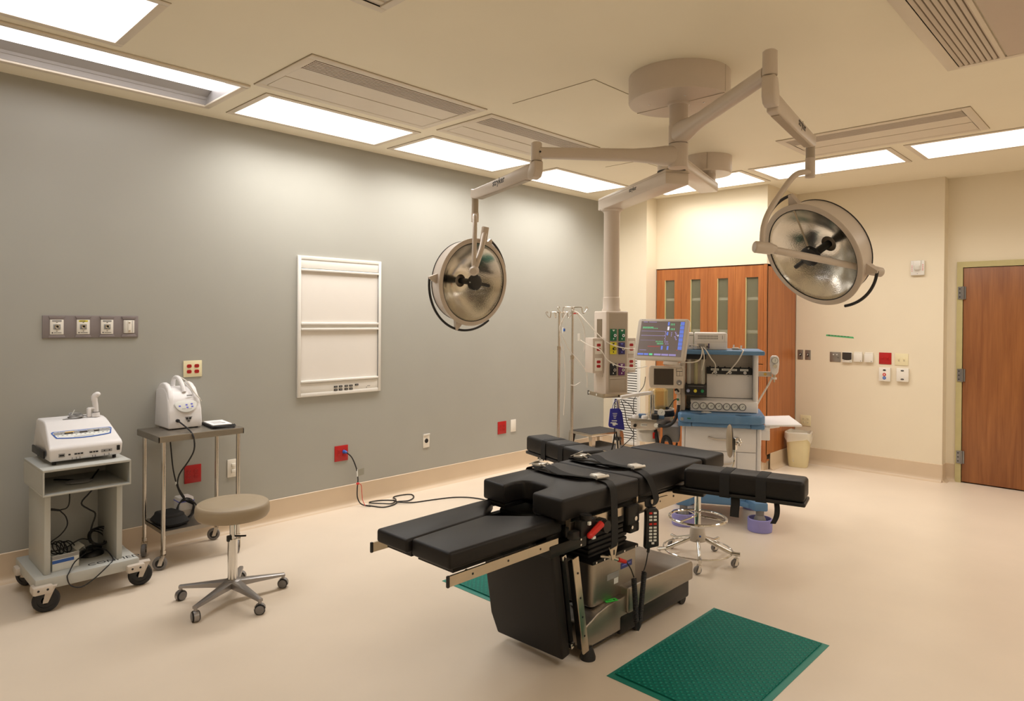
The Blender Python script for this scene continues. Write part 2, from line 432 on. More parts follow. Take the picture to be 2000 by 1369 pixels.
# the half-dark wall-wash fixture
t = thing('ceiling_light', 'long recessed ceiling trough, half bright and half grey, above the grey wall', 'ceiling light', ((HX0 + HX1) / 2, (HY0 + HY1) / 2, CZ), 0, 'recessed ceiling lights')
b = mb('white trim'); z0, z1 = CZ - 0.014, CZ - 0.0005
b.bb(HX0 - 0.03, HX0 + 0.012, HY0 - 0.03, HY1 + 0.03, z0, z1, 0.003); b.bb(HX1 - 0.012, HX1 + 0.03, HY0 - 0.03, HY1 + 0.03, z0, z1, 0.003)
b.bb(HX0, HX1, HY0 - 0.03, HY0 + 0.012, z0, z1, 0.003); b.bb(HX0, HX1, HY1 - 0.012, HY1 + 0.03, z0, z1, 0.003); b.build('frame', t)
b = mb('trough grey')
prof = [(HX0 + 0.013, CZ - 0.001), (HX0 + 0.018, CZ + 0.014), (HX0 + 0.026, CZ + 0.028), (HX0 + 0.031, CZ + 0.029), (HX0 + 0.042, CZ + 0.044), (HX0 + 0.048, CZ + 0.045), (HX0 + 0.075, CZ + 0.062), (HX0 + 0.125, CZ + 0.076)]
vs = [(x, y, z) for y in (HY0 + 0.006, HY1 - 0.006) for (x, z) in prof]; n = len(prof)
b.put(vs, [[i, i + 1, n + i + 1, n + i] for i in range(n - 1)])
b.bb(HX0 + 0.002, HX1 - 0.002, HY0 + 0.001, HY0 + 0.006, CZ, CZ + 0.12); b.bb(HX0 + 0.002, HX1 - 0.002, HY1 - 0.006, HY1 - 0.001, CZ, CZ + 0.12); b.bb(HX1 - 0.008, HX1 - 0.002, HY0 + 0.006, HY1 - 0.006, CZ, CZ + 0.12)
b.build('reflector', t)
b = mb('lens trough'); b.bb(HX0 + 0.120, HX1 - 0.009, HY0 + 0.007, HY1 - 0.007, CZ + 0.072, CZ + 0.078)
b.build('diffuser', t)

def diffuser(label, x0, x1, y0, y1, slots_axis, near):
    """laminar air diffuser: frame, two blank panels and a band of fine slots on the side near the room centre"""
    t = thing('air_diffuser', label, 'air vent', ((x0 + x1) / 2, (y0 + y1) / 2, CZ), 0, 'slotted ceiling air diffusers')
    z0, z1 = CZ - 0.009, CZ - 0.0005; f = 0.055
    b = mb('white trim')
    b.bb(x0, x0 + f, y0, y1, z0, z1, 0.003); b.bb(x1 - f, x1, y0, y1, z0, z1, 0.003); b.bb(x0 + f, x1 - f, y0, y0 + f, z0, z1, 0.003); b.bb(x0 + f, x1 - f, y1 - f, y1, z0, z1, 0.003)
    b.build('frame', t)
    b = mb('seam line'); b.bb(x0 - 0.0015, x1 + 0.0015, y0 - 0.0015, y1 + 0.0015, CZ - 0.002, CZ - 0.0004); b.build('gasket', t)
    ix0, ix1, iy0, iy1 = x0 + f + 0.004, x1 - f - 0.004, y0 + f + 0.004, y1 - f - 0.004
    g = mb('louver shadow'); v = mb('boom enamel'); p = mb('white trim')
    if slots_axis == 'y':      # slots run along y, band at high x
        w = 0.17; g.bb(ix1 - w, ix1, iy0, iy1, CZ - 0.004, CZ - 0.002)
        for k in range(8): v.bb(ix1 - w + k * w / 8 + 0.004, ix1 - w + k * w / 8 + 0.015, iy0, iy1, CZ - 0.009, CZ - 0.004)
        m = ix0 + (ix1 - w - ix0) * 0.55
        p.bb(ix0, m - 0.002, iy0, iy1, CZ - 0.0075, CZ - 0.002); p.bb(m + 0.002, ix1 - w - 0.002, iy0, iy1, CZ - 0.005, CZ - 0.002)
    else:
        w = 0.17; s = iy0
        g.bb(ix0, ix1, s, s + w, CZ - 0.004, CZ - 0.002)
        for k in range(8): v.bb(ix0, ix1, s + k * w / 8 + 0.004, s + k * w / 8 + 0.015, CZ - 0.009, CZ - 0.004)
        m = s + w + (iy1 - s - w) * 0.45
        p.bb(ix0, ix1, s + w + 0.002, m - 0.002, CZ - 0.005, CZ - 0.002); p.bb(ix0, ix1, m + 0.002, iy1, CZ - 0.0075, CZ - 0.002)
    g.build('slot_recess', t); v.build('louver', t); p.build('blank_panel', t)
diffuser('slotted ceiling air diffuser, the large one nearest the camera on the left', 0.91, 1.61, 1.89, 3.22, 'y', 1)
diffuser('slotted ceiling air diffuser behind the left surgical lamp arm', 0.955, 1.56, 3.31, 4.58, 'y', 1)
diffuser('slotted ceiling air diffuser at the right, above the right surgical lamp', 2.72, 4.03, 5.36, 6.07, 'x', 1)

t = thing('ceiling_grille', 'wide barred ceiling grille with plain panel at the top right corner', 'air vent', (4.5, 3.9, CZ))
gx0, gx1, gy0, gy1 = 4.07, 5.05, 3.28, 4.50
b = mb('white trim'); z0, z1 = CZ - 0.012, CZ - 0.0005
b.bb(gx0, gx0 + 0.06, gy0, gy1, z0, z1, 0.003); b.bb(gx1 - 0.05, gx1, gy0, gy1, z0, z1, 0.003); b.bb(gx0 + 0.06, gx1 - 0.05, gy0, gy0 + 0.05, z0, z1, 0.003); b.bb(gx0 + 0.06, gx1 - 0.05, gy1 - 0.035, gy1, z0, z1, 0.003); b.build('frame', t)
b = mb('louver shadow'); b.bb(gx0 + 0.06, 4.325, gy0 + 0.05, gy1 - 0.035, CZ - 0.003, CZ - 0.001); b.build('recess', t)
for k in range(8):
    x = gx0 + 0.066 + k * 0.0262
    b = mb('boom enamel'); b.prism([(x, 0), (x + 0.016, 0), (x + 0.016, 0.002), (x, 0.009)], gy0 + 0.05, gy1 - 0.035, M=Mx(((1, 0, 0, 0), (0, 0, 1, 0), (0, -1, 0, CZ - 0.003), (0, 0, 0, 1)))); b.build('louver', t)
b = mb('white trim'); b.bb(4.325, 4.345, gy0 + 0.05, gy1 - 0.035, CZ - 0.013, CZ - 0.001); b.build('divider', t)
b = mb('boom enamel'); b.bb(4.352, gx1 - 0.05, gy0 + 0.05, gy1 - 0.035, CZ - 0.008, CZ - 0.001); b.build('blank_panel', t)

t = thing('ceiling_grille', 'corner of a white framed ceiling grille cut off by the top edge', 'air vent', (2.6, 1.55, CZ))
b = mb('white trim'); b.bb(2.318, 2.36, 1.20, 1.85, z0, z1, 0.003); b.bb(2.88, 2.92, 1.20, 1.85, z0, z1, 0.003); b.bb(2.36, 2.88, 1.81, 1.85, z0, z1, 0.003); b.bb(2.36, 2.88, 1.20, 1.24, z0, z1, 0.003); b.build('frame', t)
b = mb('light grey plastic'); b.bb(2.36, 2.88, 1.24, 1.81, CZ - 0.004, CZ - 0.001); b.build('backing', t)
for k in range(10):
    b = mb('white trim'); b.bb(2.385 + k * 0.05, 2.41 + k * 0.05, 1.25, 1.80, CZ - 0.010, CZ - 0.004); b.build('louver', t)

def hatch(name, label, x0, x1, y0, y1):
    t = thing(name, label, 'access panel', ((x0 + x1) / 2, (y0 + y1) / 2, CZ))
    b = mb('seam line'); b.bb(x0, x1, y0, y1, CZ - 0.0012, CZ - 0.0003); b.build('joint', t)
    b = mb('ceiling paint'); b.bb(x0 + 0.004, x1 - 0.004, y0 + 0.004, y1 - 0.004, CZ - 0.003, CZ - 0.0012); b.build('panel', t)
hatch('access_panel', 'large square access panel in ceiling beside the round lamp canopy', 1.82, 2.50, 3.25, 3.93)
hatch('access_panel', 'small access panel in ceiling between the boom arms', 1.16, 1.54, 5.20, 5.62)
b = mb('ceiling paint'); b.lathe([(0, -0.007), (0.030, -0.007), (0.036, -0.004), (0.038, 0)], (2.545, 6.975, CZ), (0, 0, 1)); b.cyl((2.545, 6.975, CZ - 0.006), (2.545, 6.975, CZ), 0.034)
tag(b.build('sprinkler_cover'), 'small round sprinkler cover on ceiling near the right lamp', 'sprinkler')

# ------------------------------------------------------------------ wall plates on the grey wall (x = 0)
def LW(y, z): return basis((0.0004, y, z), (0, 1, 0), (0, 0, 1), (1, 0, 0))     # local x along the wall, y up, z into the room
def BW(x, z, yy=YB): return basis((x, yy - 0.0004, z), (1, 0, 0), (0, 0, 1), (0, -1, 0))
def plate(b, w, h, t=0.006, m=None):
    if m: b.use(m)
    b.box((0, 0, t / 2), (w, h, t), min(0.0025, t * 0.4)); return b
def duplex(b, x, y, m, r=0.0165):
    b.use(m)
    for k in (-0.0195, 0.0195):
        b.prism([(x + r * math.cos(a) , y + k + max(-0.0125, min(0.0125, r * math.sin(a)))) for a in [i * PI / 8 for i in range(16)]], 0.006, 0.0085)
        b.use('print black')
        for dx in (-0.006, 0.006): b.box((x + dx, y + k + 0.002, 0.0088), (0.0022, 0.007, 0.0008))
        b.cyl((x, y + k - 0.007, 0.0085), (x, y + k - 0.007, 0.0092), 0.0022, n=8); b.use(m)

t = thing('gas_outlet_panel', 'long grey wall panel with four medical gas outlets', 'wall panel', (0, 1.247, 1.457))
F = LW(1.247, 1.527); b = mb('panel mauve grey', F)
b.box((0, 0, 0.004), (0.54, 0.142, 0.008), 0.002)
XS = (-0.195, -0.052, 0.083, 0.213)
for x in XS:
    b.prism([(x - 0.045, 0.068), (x + 0.045, 0.068), (x + 0.036, 0.046), (x - 0.036, 0.046)], 0.008, 0.014, 0.002)
    b.prism([(x - 0.048, -0.068), (x + 0.048, -0.068), (x + 0.038, -0.05), (x - 0.038, -0.05)], 0.008, 0.012, 0.002)
b.build('backplate', t)
for i, x in enumerate(XS):
    b = mb('plate white', F)
    if i < 3:
        b.box((x, -0.001, 0.010), (0.072, 0.093, 0.008), 0.002); b.use('label silver'); b.box((x, 0, 0.0145), (0.038, 0.032, 0.002))
        b.use('chrome'); b.lathe([(0.013, 0.013), (0.013, 0.026), (0.007, 0.028), (0.006, 0.020)], M=F.inverted() @ F @ Mx.Translation(V((x, 0.002, 0))), n=16)
        b.use('print black'); b.cyl((x, 0.002, 0.018), (x, 0.002, 0.0215), 0.0062, n=12); b.box((x, 0.028, 0.0143), (0.008, 0.003, 0.001)); b.box((x, -0.027, 0.0143), (0.005, 0.004, 0.001)); b.cyl((x - 0.024, -0.037, 0.0138), (x - 0.024, -0.037, 0.0145), 0.004, n=10); b.box((x + 0.004, -0.037, 0.0143), (0.04, 0.003, 0.0008))
        b.use(('print grey', 'gas yellow', 'label silver')[i]); b.box((x, 0.037, 0.0143), (0.05, 0.010, 0.0008))
        if i == 1: b.use('print black'); b.box((x - 0.004, 0.037, 0.0149), (0.03, 0.004, 0.0006))
        b.build('gas_outlet', t)
    else:
        b.box((x, 0, 0.010), (0.064, 0.086, 0.008), 0.002); b.box((x, 0, 0.015), (0.016, 0.076, 0.006), 0.002)
        b.use('polished steel'); b.box((x, 0.027, 0.019), (0.010, 0.006, 0.004)); b.box((x, -0.028, 0.019), (0.012, 0.009, 0.004)); b.use('label silver'); b.box((x - 0.026, 0, 0.0145), (0.002, 0.08, 0.001)); b.box((x + 0.02, 0, 0.0145), (0.002, 0.08, 0.001))
        b.build('slide_bracket', t)

def outlet(label, F, w, h, pm, recs, rm, extra=None):
    o = thing('wall_outlet', label, 'outlet', F.translation - V((0, 0, h / 2)))
    plate(mb(None, F), w, h, 0.006, pm).build('faceplate', o)
    for (x, y) in recs:
        b = mb(None, F); duplex(b, x, y, rm); b.build('receptacle', o)
    return o
outlet('ivory wall plate with four red sockets above the white machine', LW(1.874, 1.226), 0.128, 0.116, 'plate ivory', [(-0.025, 0), (0.027, 0)], 'outlet red')
outlet('red wall outlet behind the stainless trolley', LW(1.878, 0.476), 0.116, 0.128, 'outlet red', [(-0.024, 0), (0.024, 0)], 'outlet red')
outlet('red wall outlet with the black power cord plugged in', LW(3.086, 0.455), 0.128, 0.130, 'outlet red', [(-0.024, 0), (0.028, 0)], 'outlet red')
outlet('red wall outlet near the far corner, beside a blank white plate', LW(5.004, 0.457), 0.124, 0.130, 'outlet red', [(-0.024, 0), (0.024, 0)], 'outlet red')
F = LW(2.160, 0.473); t = thing('light_switch', 'white double switch plate partly behind the trolley leg', 'switch', F.translation - V((0, 0, 0.066)))
plate(mb(None, F), 0.072, 0.132, 0.006, 'plate white').build('faceplate', t)
for z in (0.022, -0.022):
    b = mb('plate white', F); b.box((0.008, z, 0.011), (0.03, 0.026, 0.010), 0.003); b.build('rocker', t)
F = LW(3.996, 0.447); t = thing('wall_socket', 'small white plate with one round black socket low on grey wall', 'outlet', F.translation - V((0, 0, 0.064)))
b = plate(mb(None, F), 0.074, 0.128, 0.006, 'plate white'); b.use('white enamel'); b.box((0, 0.06, 0.009), (0.074, 0.012, 0.008)); b.build('faceplate', t)
b = mb('black plastic', F); b.lathe([(0, 0.0085), (0.014, 0.0085), (0.019, 0.010), (0.021, 0.008), (0.022, 0.004)], M=Mx.Identity(4), n=24); b.build('socket', t)
b = plate(mb(None, LW(5.174, 0.460)), 0.078, 0.130, 0.006, 'plate white'); tag(b.build('blank_wall_plate'), 'blank white wall plate to the right of a red outlet', 'wall plate')

# x-ray film viewbox
vy0, vy1, vz0, vz1 = 2.675, 3.468, 0.955, 2.091
t = thing('film_viewbox', 'white two-tier film viewing box set in the grey wall', 'viewbox', (0, (vy0 + vy1) / 2, vz0))
b = mb('white enamel'); fr = 0.028
b.bb(0.0005, 0.020, vy0, vy0 + fr, vz0, vz1, 0.003); b.bb(0.0005, 0.020, vy1 - fr, vy1, vz0, vz1, 0.003)
b.bb(0.0005, 0.020, vy0 + fr, vy1 - fr, vz1 - 0.03, vz1, 0.003); b.bb(0.0005, 0.020, vy0 + fr, vy1 - fr, vz0, vz0 + 0.03, 0.003); b.build('frame', t)
b = mb('white enamel'); b.bb(0.0005, 0.016, vy0 + fr, vy1 - fr, vz1 - 0.098, vz1 - 0.03, 0.002); b.build('top_panel', t)
b = mb('white enamel'); b.bb(0.0005, 0.016, vy0 + fr, vy1 - fr, vz0 + 0.03, vz0 + 0.110, 0.002); b.build('switch_panel', t)
zm = 1.523
for (z0, z1) in ((zm + 0.030, vz1 - 0.118), (vz0 + 0.128, zm - 0.030)):
    b = mb('backing film'); b.bb(0.0005, 0.008, vy0 + fr, vy1 - fr, z0 - 0.012, z1 + 0.012); b.build('viewing_screen', t)
for z in (vz1 - 0.112, zm + 0.022, zm - 0.022, vz0 + 0.122):
    b = mb('white enamel'); b.bb(0.0005, 0.026, vy0 + fr, vy1 - fr, z - 0.010, z + 0.010, 0.005); b.build('film_clip', t)
b = mb('white enamel'); b.bb(0.0005, 0.012, vy0 + fr, vy1 - fr, zm - 0.013, zm + 0.013); b.build('middle_rail', t)
for (y, z) in [(vy0 + dy, vz0 + dz) for dz in (0.066, 0.040) for dy in (0.345, 0.392, 0.446, 0.492)] + [(vy0 + 0.548, vz0 + 0.070)]:
    b = mb('black plastic'); b.bb(0.016, 0.021, y - 0.016, y + 0.016, z - 0.0075, z + 0.0075, 0.001); b.use('print grey'); b.bb(0.021, 0.0215, y - 0.010, y + 0.010, z - 0.002, z + 0.002); b.build('switch', t)
b = mb('print grey'); b.bb(0.016, 0.017, vy0 + 0.645, vy0 + 0.652, vz0 + 0.036, vz0 + 0.046); b.bb(0.016, 0.0163, vy0 + 0.655, vy0 + 0.685, vz0 + 0.05, vz0 + 0.056); b.build('printed_mark', t)

# ------------------------------------------------------------------ devices on the cream wall (y = YB)
for (x, lab) in ((2.005, 'brown steel toggle switch plate nearest the cabinet'), (2.088, 'brown steel toggle switch plate, right one of the pair')):
    F = BW(x, 1.213); t = thing('toggle_switch', lab, 'switch', F.translation - V((0, 0, 0.055)), 0, 'toggle switches beside the cabinet')
    plate(mb(None, F), 0.062, 0.110, 0.005, 'plate steel').build('faceplate', t)
    b = mb('print black', F); b.box((0, 0, 0.0055), (0.026, 0.036, 0.002)); b.use('white enamel'); b.tube([(-0.006, -0.006, 0.006), (0.006, 0.008, 0.022)], 0.005, 8, 1); b.build('toggle', t)
F = BW(2.382, 1.203); t = thing('wall_plate', 'square grey steel wall plate with two small round buttons', 'wall plate', F.translation - V((0, 0, 0.055)))
plate(mb(None, F), 0.113, 0.108, 0.005, 'plate steel').build('faceplate', t)
for x in (-0.018, 0.018):
    b = mb('white enamel', F); b.cyl((x, 0.026, 0.005), (x, 0.026, 0.010), 0.0065, n=14); b.build('button', t)
b = mb('print black', F); b.box((0.03, -0.006, 0.0055), (0.006, 0.010, 0.001)); b.build('keyhole', t)
F = BW(2.509, 1.206); t = thing('thermostat', 'white wall thermostat with dark display, left of two blank white boxes', 'thermostat', F.translation - V((0, 0, 0.056)))
b = mb('plate white', F); b.box((0, 0, 0.0125), (0.100, 0.112, 0.025), 0.005); b.build('case', t)
b = mb('screen dark', F); b.prism([(-0.047, 0.052), (0.047, 0.052), (0.047, -0.022), (0.026, -0.029), (0, -0.031), (-0.026, -0.029), (-0.047, -0.022)], 0.0252, 0.0275); b.build('display', t)
b = mb('print grey', F); b.box((-0.032, -0.037, 0.0253), (0.02, 0.004, 0.0008)); b.box((0.034, -0.043, 0.0253), (0.008, 0.006, 0.0008)); b.build('printed_mark', t)
for (x, lab) in ((2.619, 'white square wall sensor box right beside the thermostat'), (2.725, 'white square wall sensor box left of the red switch plate')):
    F = BW(x, 1.214); t = thing('wall_sensor', lab, 'sensor', F.translation - V((0, 0, 0.053)), 0, 'white wall sensor boxes')
    b = mb('plate white', F); b.box((0, 0.042, 0.010), (0.078, 0.022, 0.020), 0.003); b.box((0, -0.008, 0.014), (0.086, 0.088, 0.028), 0.004); b.build('case', t)
    b = mb('print black', F); b.box((0.028, -0.042, 0.0283), (0.008, 0.006, 0.0008)); b.build('indicator', t)
F = BW(2.879, 1.210); t = thing('light_switch', 'red double switch plate on cream wall', 'switch', F.translation - V((0, 0, 0.061)))
plate(mb(None, F), 0.118, 0.122, 0.006, 'outlet red').build('faceplate', t)
for x in (-0.024, 0.024):
    b = mb('outlet red', F); b.box((x, 0, 0.007), (0.016, 0.028, 0.003), 0.001); b.box((x, 0.004, 0.012), (0.008, 0.010, 0.012), 0.002); b.build('toggle', t)
F = BW(3.032, 1.206); t = thing('light_switch', 'ivory double switch plate on cream wall right of the red one', 'switch', F.translation - V((0, 0, 0.061)))
plate(mb(None, F), 0.124, 0.122, 0.006, 'plate ivory').build('faceplate', t)
for x in (-0.024, 0.024):
    b = mb('plate ivory', F); b.box((x, 0, 0.007), (0.016, 0.028, 0.003), 0.001); b.box((x, 0.006, 0.012), (0.008, 0.010, 0.012), 0.002); b.use('print grey'); b.box((x, -0.012, 0.0088), (0.008, 0.006, 0.001)); b.build('toggle', t)
F = BW(2.880, 1.043); t = thing('call_station', 'white call box with one red and one blue round button', 'call box', F.translation - V((0, 0, 0.072)))
b = mb('plate white', F); b.box((0, 0, 0.015), (0.108, 0.143, 0.030), 0.006); b.build('case', t)
b = mb('black plastic', F); b.prism([(0.015 * math.cos(a), 0.046 + 0.008 * math.sin(a)) for a in [i * PI / 8 for i in range(16)]], 0.0302, 0.032); b.build('indicator', t)
b = mb('signal red', F); b.cyl((0, 0, 0.030), (0, 0, 0.034), 0.016); b.use('label white'); b.box((0, 0, 0.0343), (0.010, 0.012, 0.0008)); b.build('red_button', t)
b = mb('print blue', F); b.cyl((0, -0.036, 0.030), (0, -0.036, 0.034), 0.016); b.use('label white'); b.box((0, -0.036, 0.0343), (0.014, 0.005, 0.0008)); b.build('blue_button', t)
F = BW(3.047, 1.048); t = thing('call_station', 'white call box with two dark oval indicators, right of the one with coloured buttons', 'call box', F.translation - V((0, 0, 0.072)))
b = mb('plate white', F); b.box((0, 0, 0.015), (0.112, 0.140, 0.030), 0.006); b.build('case', t)
for z in (0.044, -0.044):
    b = mb('black plastic', F); b.prism([(0.015 * math.cos(a), z + 0.008 * math.sin(a)) for a in [i * PI / 8 for i in range(16)]], 0.0302, 0.032); b.use('label silver'); b.box((0, z, 0.0323), (0.012, 0.004, 0.0006)); b.build('indicator', t)
F = BW(3.173, 2.143); t = thing('fire_alarm_strobe', 'white fire alarm strobe high on the cream wall', 'alarm', F.translation - V((0, 0, 0.075)))
b = mb('white enamel', F); b.box((0, 0, 0.015), (0.124, 0.150, 0.030), 0.008); b.prism([(-0.034, 0.072), (0.034, 0.072), (0.030, -0.02), (-0.030, -0.02)], 0.030, 0.044, 0.006); b.build('case', t)
b = mb('clear acrylic', F); b.box((0, 0, 0.048), (0.05, 0.05, 0.03), 0.008); b.build('lens', t)
b = mb('print grey', F); b.box((0, 0, 0.0335), (0.022, 0.022, 0.004)); b.use('print black'); b.cyl((0, 0, 0.0355), (0, 0, 0.037), 0.006, n=12); b.box((0, -0.058, 0.0302), (0.008, 0.004, 0.0006)); b.build('flash_tube', t)
b = mb('signal red', F)
for k in range(4): b.box((0.048, 0.028 - k * 0.017, 0.0302), (0.006, 0.010, 0.0006)); b.box((-0.048, 0.02 - k * 0.017, 0.0302), (0.006, 0.008, 0.0006))
b.build('printed_mark', t)
a, c = V((2.285, 1.440)), V((2.572, 1.420)); b = mb('tape green')
b.put([(a.x, YB - 0.0006, a.y + 0.009), (c.x - 0.008, YB - 0.0006, c.y + 0.009), (c.x, YB - 0.0006, c.y - 0.010), (a.x - 0.004, YB - 0.0006, a.y - 0.009), (a.x, YB - 0.0012, a.y + 0.009), (c.x - 0.008, YB - 0.0012, c.y + 0.009), (c.x, YB - 0.0012, c.y - 0.010), (a.x - 0.004, YB - 0.0012, a.y - 0.009)], [[4, 7, 6, 5], [0, 1, 2, 3], [0, 4, 5, 1], [3, 2, 6, 7], [0, 3, 7, 4], [1, 5, 6, 2]])
b.use('print black')
for k in range(7): b.box((a.x + 0.03 + k * 0.033, YB - 0.0014, a.y - 0.002 * k + 0.001), (0.020, 0.0004, 0.005 if k else 0.008))
tag(b.build('tape_strip'), 'strip of green marked tape stuck on the cream wall', 'tape')
outlet('ivory wall plate with four sockets low on the wall behind the waste bin', BW(2.070, 0.470), 0.116, 0.120, 'plate ivory', [(-0.024, 0), (0.024, 0)], 'plate ivory')

# return air grille at the pier
t = thing('return_air_grille', 'tall white louvred return air grille low on the far wall behind the boom head', 'air vent', (0.33, 6.79, 0.1))
gx0, gx1, gz0, gz1 = 0.14, 0.535, 0.10, 1.335
yf = 6.7896
b = mb('white enamel'); b.bb(gx0, gx0 + 0.035, yf - 0.014, yf, gz0, gz1, 0.003); b.bb(gx1 - 0.045, gx1, yf - 0.014, yf, gz0, gz1, 0.003); b.bb(gx0 + 0.035, gx1 - 0.045, yf - 0.014, yf, gz1 - 0.05, gz1, 0.003); b.bb(gx0 + 0.035, gx1 - 0.045, yf - 0.014, yf, gz0, gz0 + 0.05, 0.003); b.build('frame', t)
b = mb('print black'); b.bb(gx0 + 0.035, gx1 - 0.045, yf - 0.002, yf - 0.0002, gz0 + 0.05, gz1 - 0.05); b.build('recess', t)
nl = 38
for k in range(nl):
    z = gz0 + 0.056 + k * (gz1 - gz0 - 0.1) / nl
    b = mb('white enamel'); b.put([(gx0 + 0.035, yf - 0.003, z + 0.019), (gx1 - 0.045, yf - 0.003, z + 0.019), (gx1 - 0.045, yf - 0.012, z), (gx0 + 0.035, yf - 0.012, z), (gx0 + 0.035, yf - 0.002, z + 0.0175), (gx1 - 0.045, yf - 0.002, z + 0.0175), (gx1 - 0.045, yf - 0.011, z - 0.0015), (gx0 + 0.035, yf - 0.011, z - 0.0015)], [[0, 1, 2, 3], [7, 6, 5, 4], [0, 4, 5, 1], [3, 2, 6, 7], [0, 3, 7, 4], [1, 5, 6, 2]]); b.build('louver', t)

# ------------------------------------------------------------------ wood cabinets, four bays
cab = thing('storage_cabinet', 'tall brown wood wall cabinet with narrow frosted glass doors', 'cabinet', (1.28, 7.4, 0.0))
CX0, CX1 = 0.605, 1.950
b = mb('wood cabinet')
b.bb(1.932, CX1, 7.022, 7.79, 0.17, 2.195); b.bb(CX0, CX0 + 0.018, 7.022, 7.79, 0.10, 2.195); b.bb(CX0, CX1, 7.03, 7.79, 2.178, 2.195); b.bb(CX0, CX1, 7.03, 7.10, 0.10, 0.118)
b.bb(1.918, CX1, 7.000, 7.040, 0.09, 2.195)
b.build('carcass', cab)
b = mb('cabinet interior'); b.bb(CX0 + 0.018, 1.932, 7.76, 7.79, 0.118, 2.178); b.build('back_panel', cab)
b = mb('vinyl base tan'); b.bb(CX0, 1.93, 7.10, 7.78, 0.0, 0.099); b.bb(1.895, 1.92, 7.03, 7.10, 0.0, 0.089); b.build('plinth', cab)
for z in (1.835, 1.475, 0.82, 0.48):
    b = mb('shelf white'); b.bb(CX0 + 0.02, 1.930, 7.035, 7.60, z - 0.015, z + 0.015); b.build('shelf', cab)
b = mb('gas navy'); b.bb(1.30, 1.925, 7.075, 7.16, 1.14, 1.45); b.build('stored_bin', cab)
XB = (0.612, 0.942, 1.276, 1.600, 1.917)
GL = ((0.722, 0.850), (1.058, 1.184), (1.388, 1.516), (1.718, 1.858))
for i in range(4):
    for (z0, z1, g0, g1) in ((1.136, 2.186, 1.20, 2.062), (0.10, 1.128, 0.24, 1.00)):
        x0, x1 = XB[i] + 0.0015, XB[i + 1] - 0.0015; a0, a1 = GL[i]
        b = mb('wood cabinet'); y0, y1 = 7.0005, 7.021
        b.bb(x0, a0, y0, y1, z0, z1); b.bb(a1, x1, y0, y1, z0, z1); b.bb(a0, a1, y0, y1, g1, z1); b.bb(a0, a1, y0, y1, z0, g0)
        d = b.build('door', cab)
        b = mb('frame khaki'); b.bb(a0, a0 + 0.008, y0 + 0.001, y1, g0, g1); b.build('glazing_bead', d)
        b = mb('glass frost'); b.bb(a0 + 0.008, a1, y0 + 0.012, y0 + 0.016, g0, g1)
        MATS['glass frost'].node_tree.nodes['Principled BSDF'].inputs['Alpha'].default_value = 0.36
        b.build('glass_pane', d)

# ================================================================== LEFT GROUP
SIDE = lambda y: basis((0, y, 0), (1, 0, 0), (0, 0, 1), (0, -1, 0))      # profile in x,z swept towards -y
def caster(parent, c, r, w, axis, wheel='black rubber', fork='cast aluminium', hub='caster grey', top=None):
    """wheel with a two-sided fork under a swivel stem at c=(x,y) ; axis = wheel axle direction"""
    ax = V(axis).normalized(); p = V((c[0], c[1], r)); t = V((0, 0, 1)).cross(ax).normalized()
    b = mb(fork); top = top or 2 * r + 0.03; s = p + t * r * 0.45
    for k in (-1, 1):
        o = p + ax * (k * (w / 2 + 0.004))
        M = basis(o, t, V((0, 0, 1)), ax * 1.0)
        b.prism([(-0.012, -0.012), (0.012, -0.012), (r * 0.75, r * 1.15), (r * 0.1, r * 1.15)], -0.0015, 0.0015, M=M)
    b.box((0, r * 1.15, 0), (r * 0.75, 0.004, w + 0.012), M=basis(p + t * r * 0.42, t, V((0, 0, 1)), ax))
    b.cyl((s.x, s.y, p.z + r * 1.1), (s.x, s.y, top), max(0.007, r * 0.16), n=12)
    f = b.build('caster', parent)
    b = mb(wheel); M = Mx.Translation(p) @ orient(ax)
    b.lathe([(r * 0.62, -w / 2), (r * 0.9, -w / 2), (r, -w * 0.3), (r, w * 0.3), (r * 0.9, w / 2), (r * 0.62, w / 2), (r * 0.62, -w / 2)], M=M, n=24)
    b.use(hub); b.lathe([(0, -w * 0.42), (r * 0.62, -w * 0.42), (r * 0.62, w * 0.42), (0, w * 0.42)], M=M, n=24); b.lathe([(0, w * 0.42), (r * 0.2, w * 0.42), (r * 0.2, w * 0.56), (0, w * 0.56)], M=M, n=12)
    b.build('wheel', f)
    return f

# ---- white generator cart
cart = thing('equipment_cart', 'pale grey metal equipment cart with open shelf and black rubber wheels', 'cart', (0.42, 1.07, 0))
b = mb('cart grey'); x0, x1, y0, y1 = 0.19, 0.66, 0.853, 1.283
b.bb(x0, x1, y0, y1, 0.752, 0.765, 0.002); b.bb(x0, x1, y0, y1, 0.620, 0.630, 0.002); b.bb(x0, x1, y0, y0 + 0.008, 0.63, 0.752); b.bb(x0, x1, y1 - 0.008, y1, 0.63, 0.752); b.bb(x0, x0 + 0.006, y0 + 0.008, y1 - 0.008, 0.63, 0.752)
b.build('shelf_box', cart)
for (a, c) in ((0.872, 0.902), (1.225, 1.255)):
    b = mb('cart grey'); b.bb(0.22, 0.60, a, c, 0.18, 0.620, 0.003); b.build('side_panel', cart)
b = mb('cart grey'); b.bb(0.222, 0.228, 0.902, 1.225, 0.18, 0.620); b.build('back_panel', cart)
b = mb('cart grey'); b.bb(0.15, 0.655, 0.822, 1.330, 0.118, 0.180, 0.006); base = b.build('base', cart)
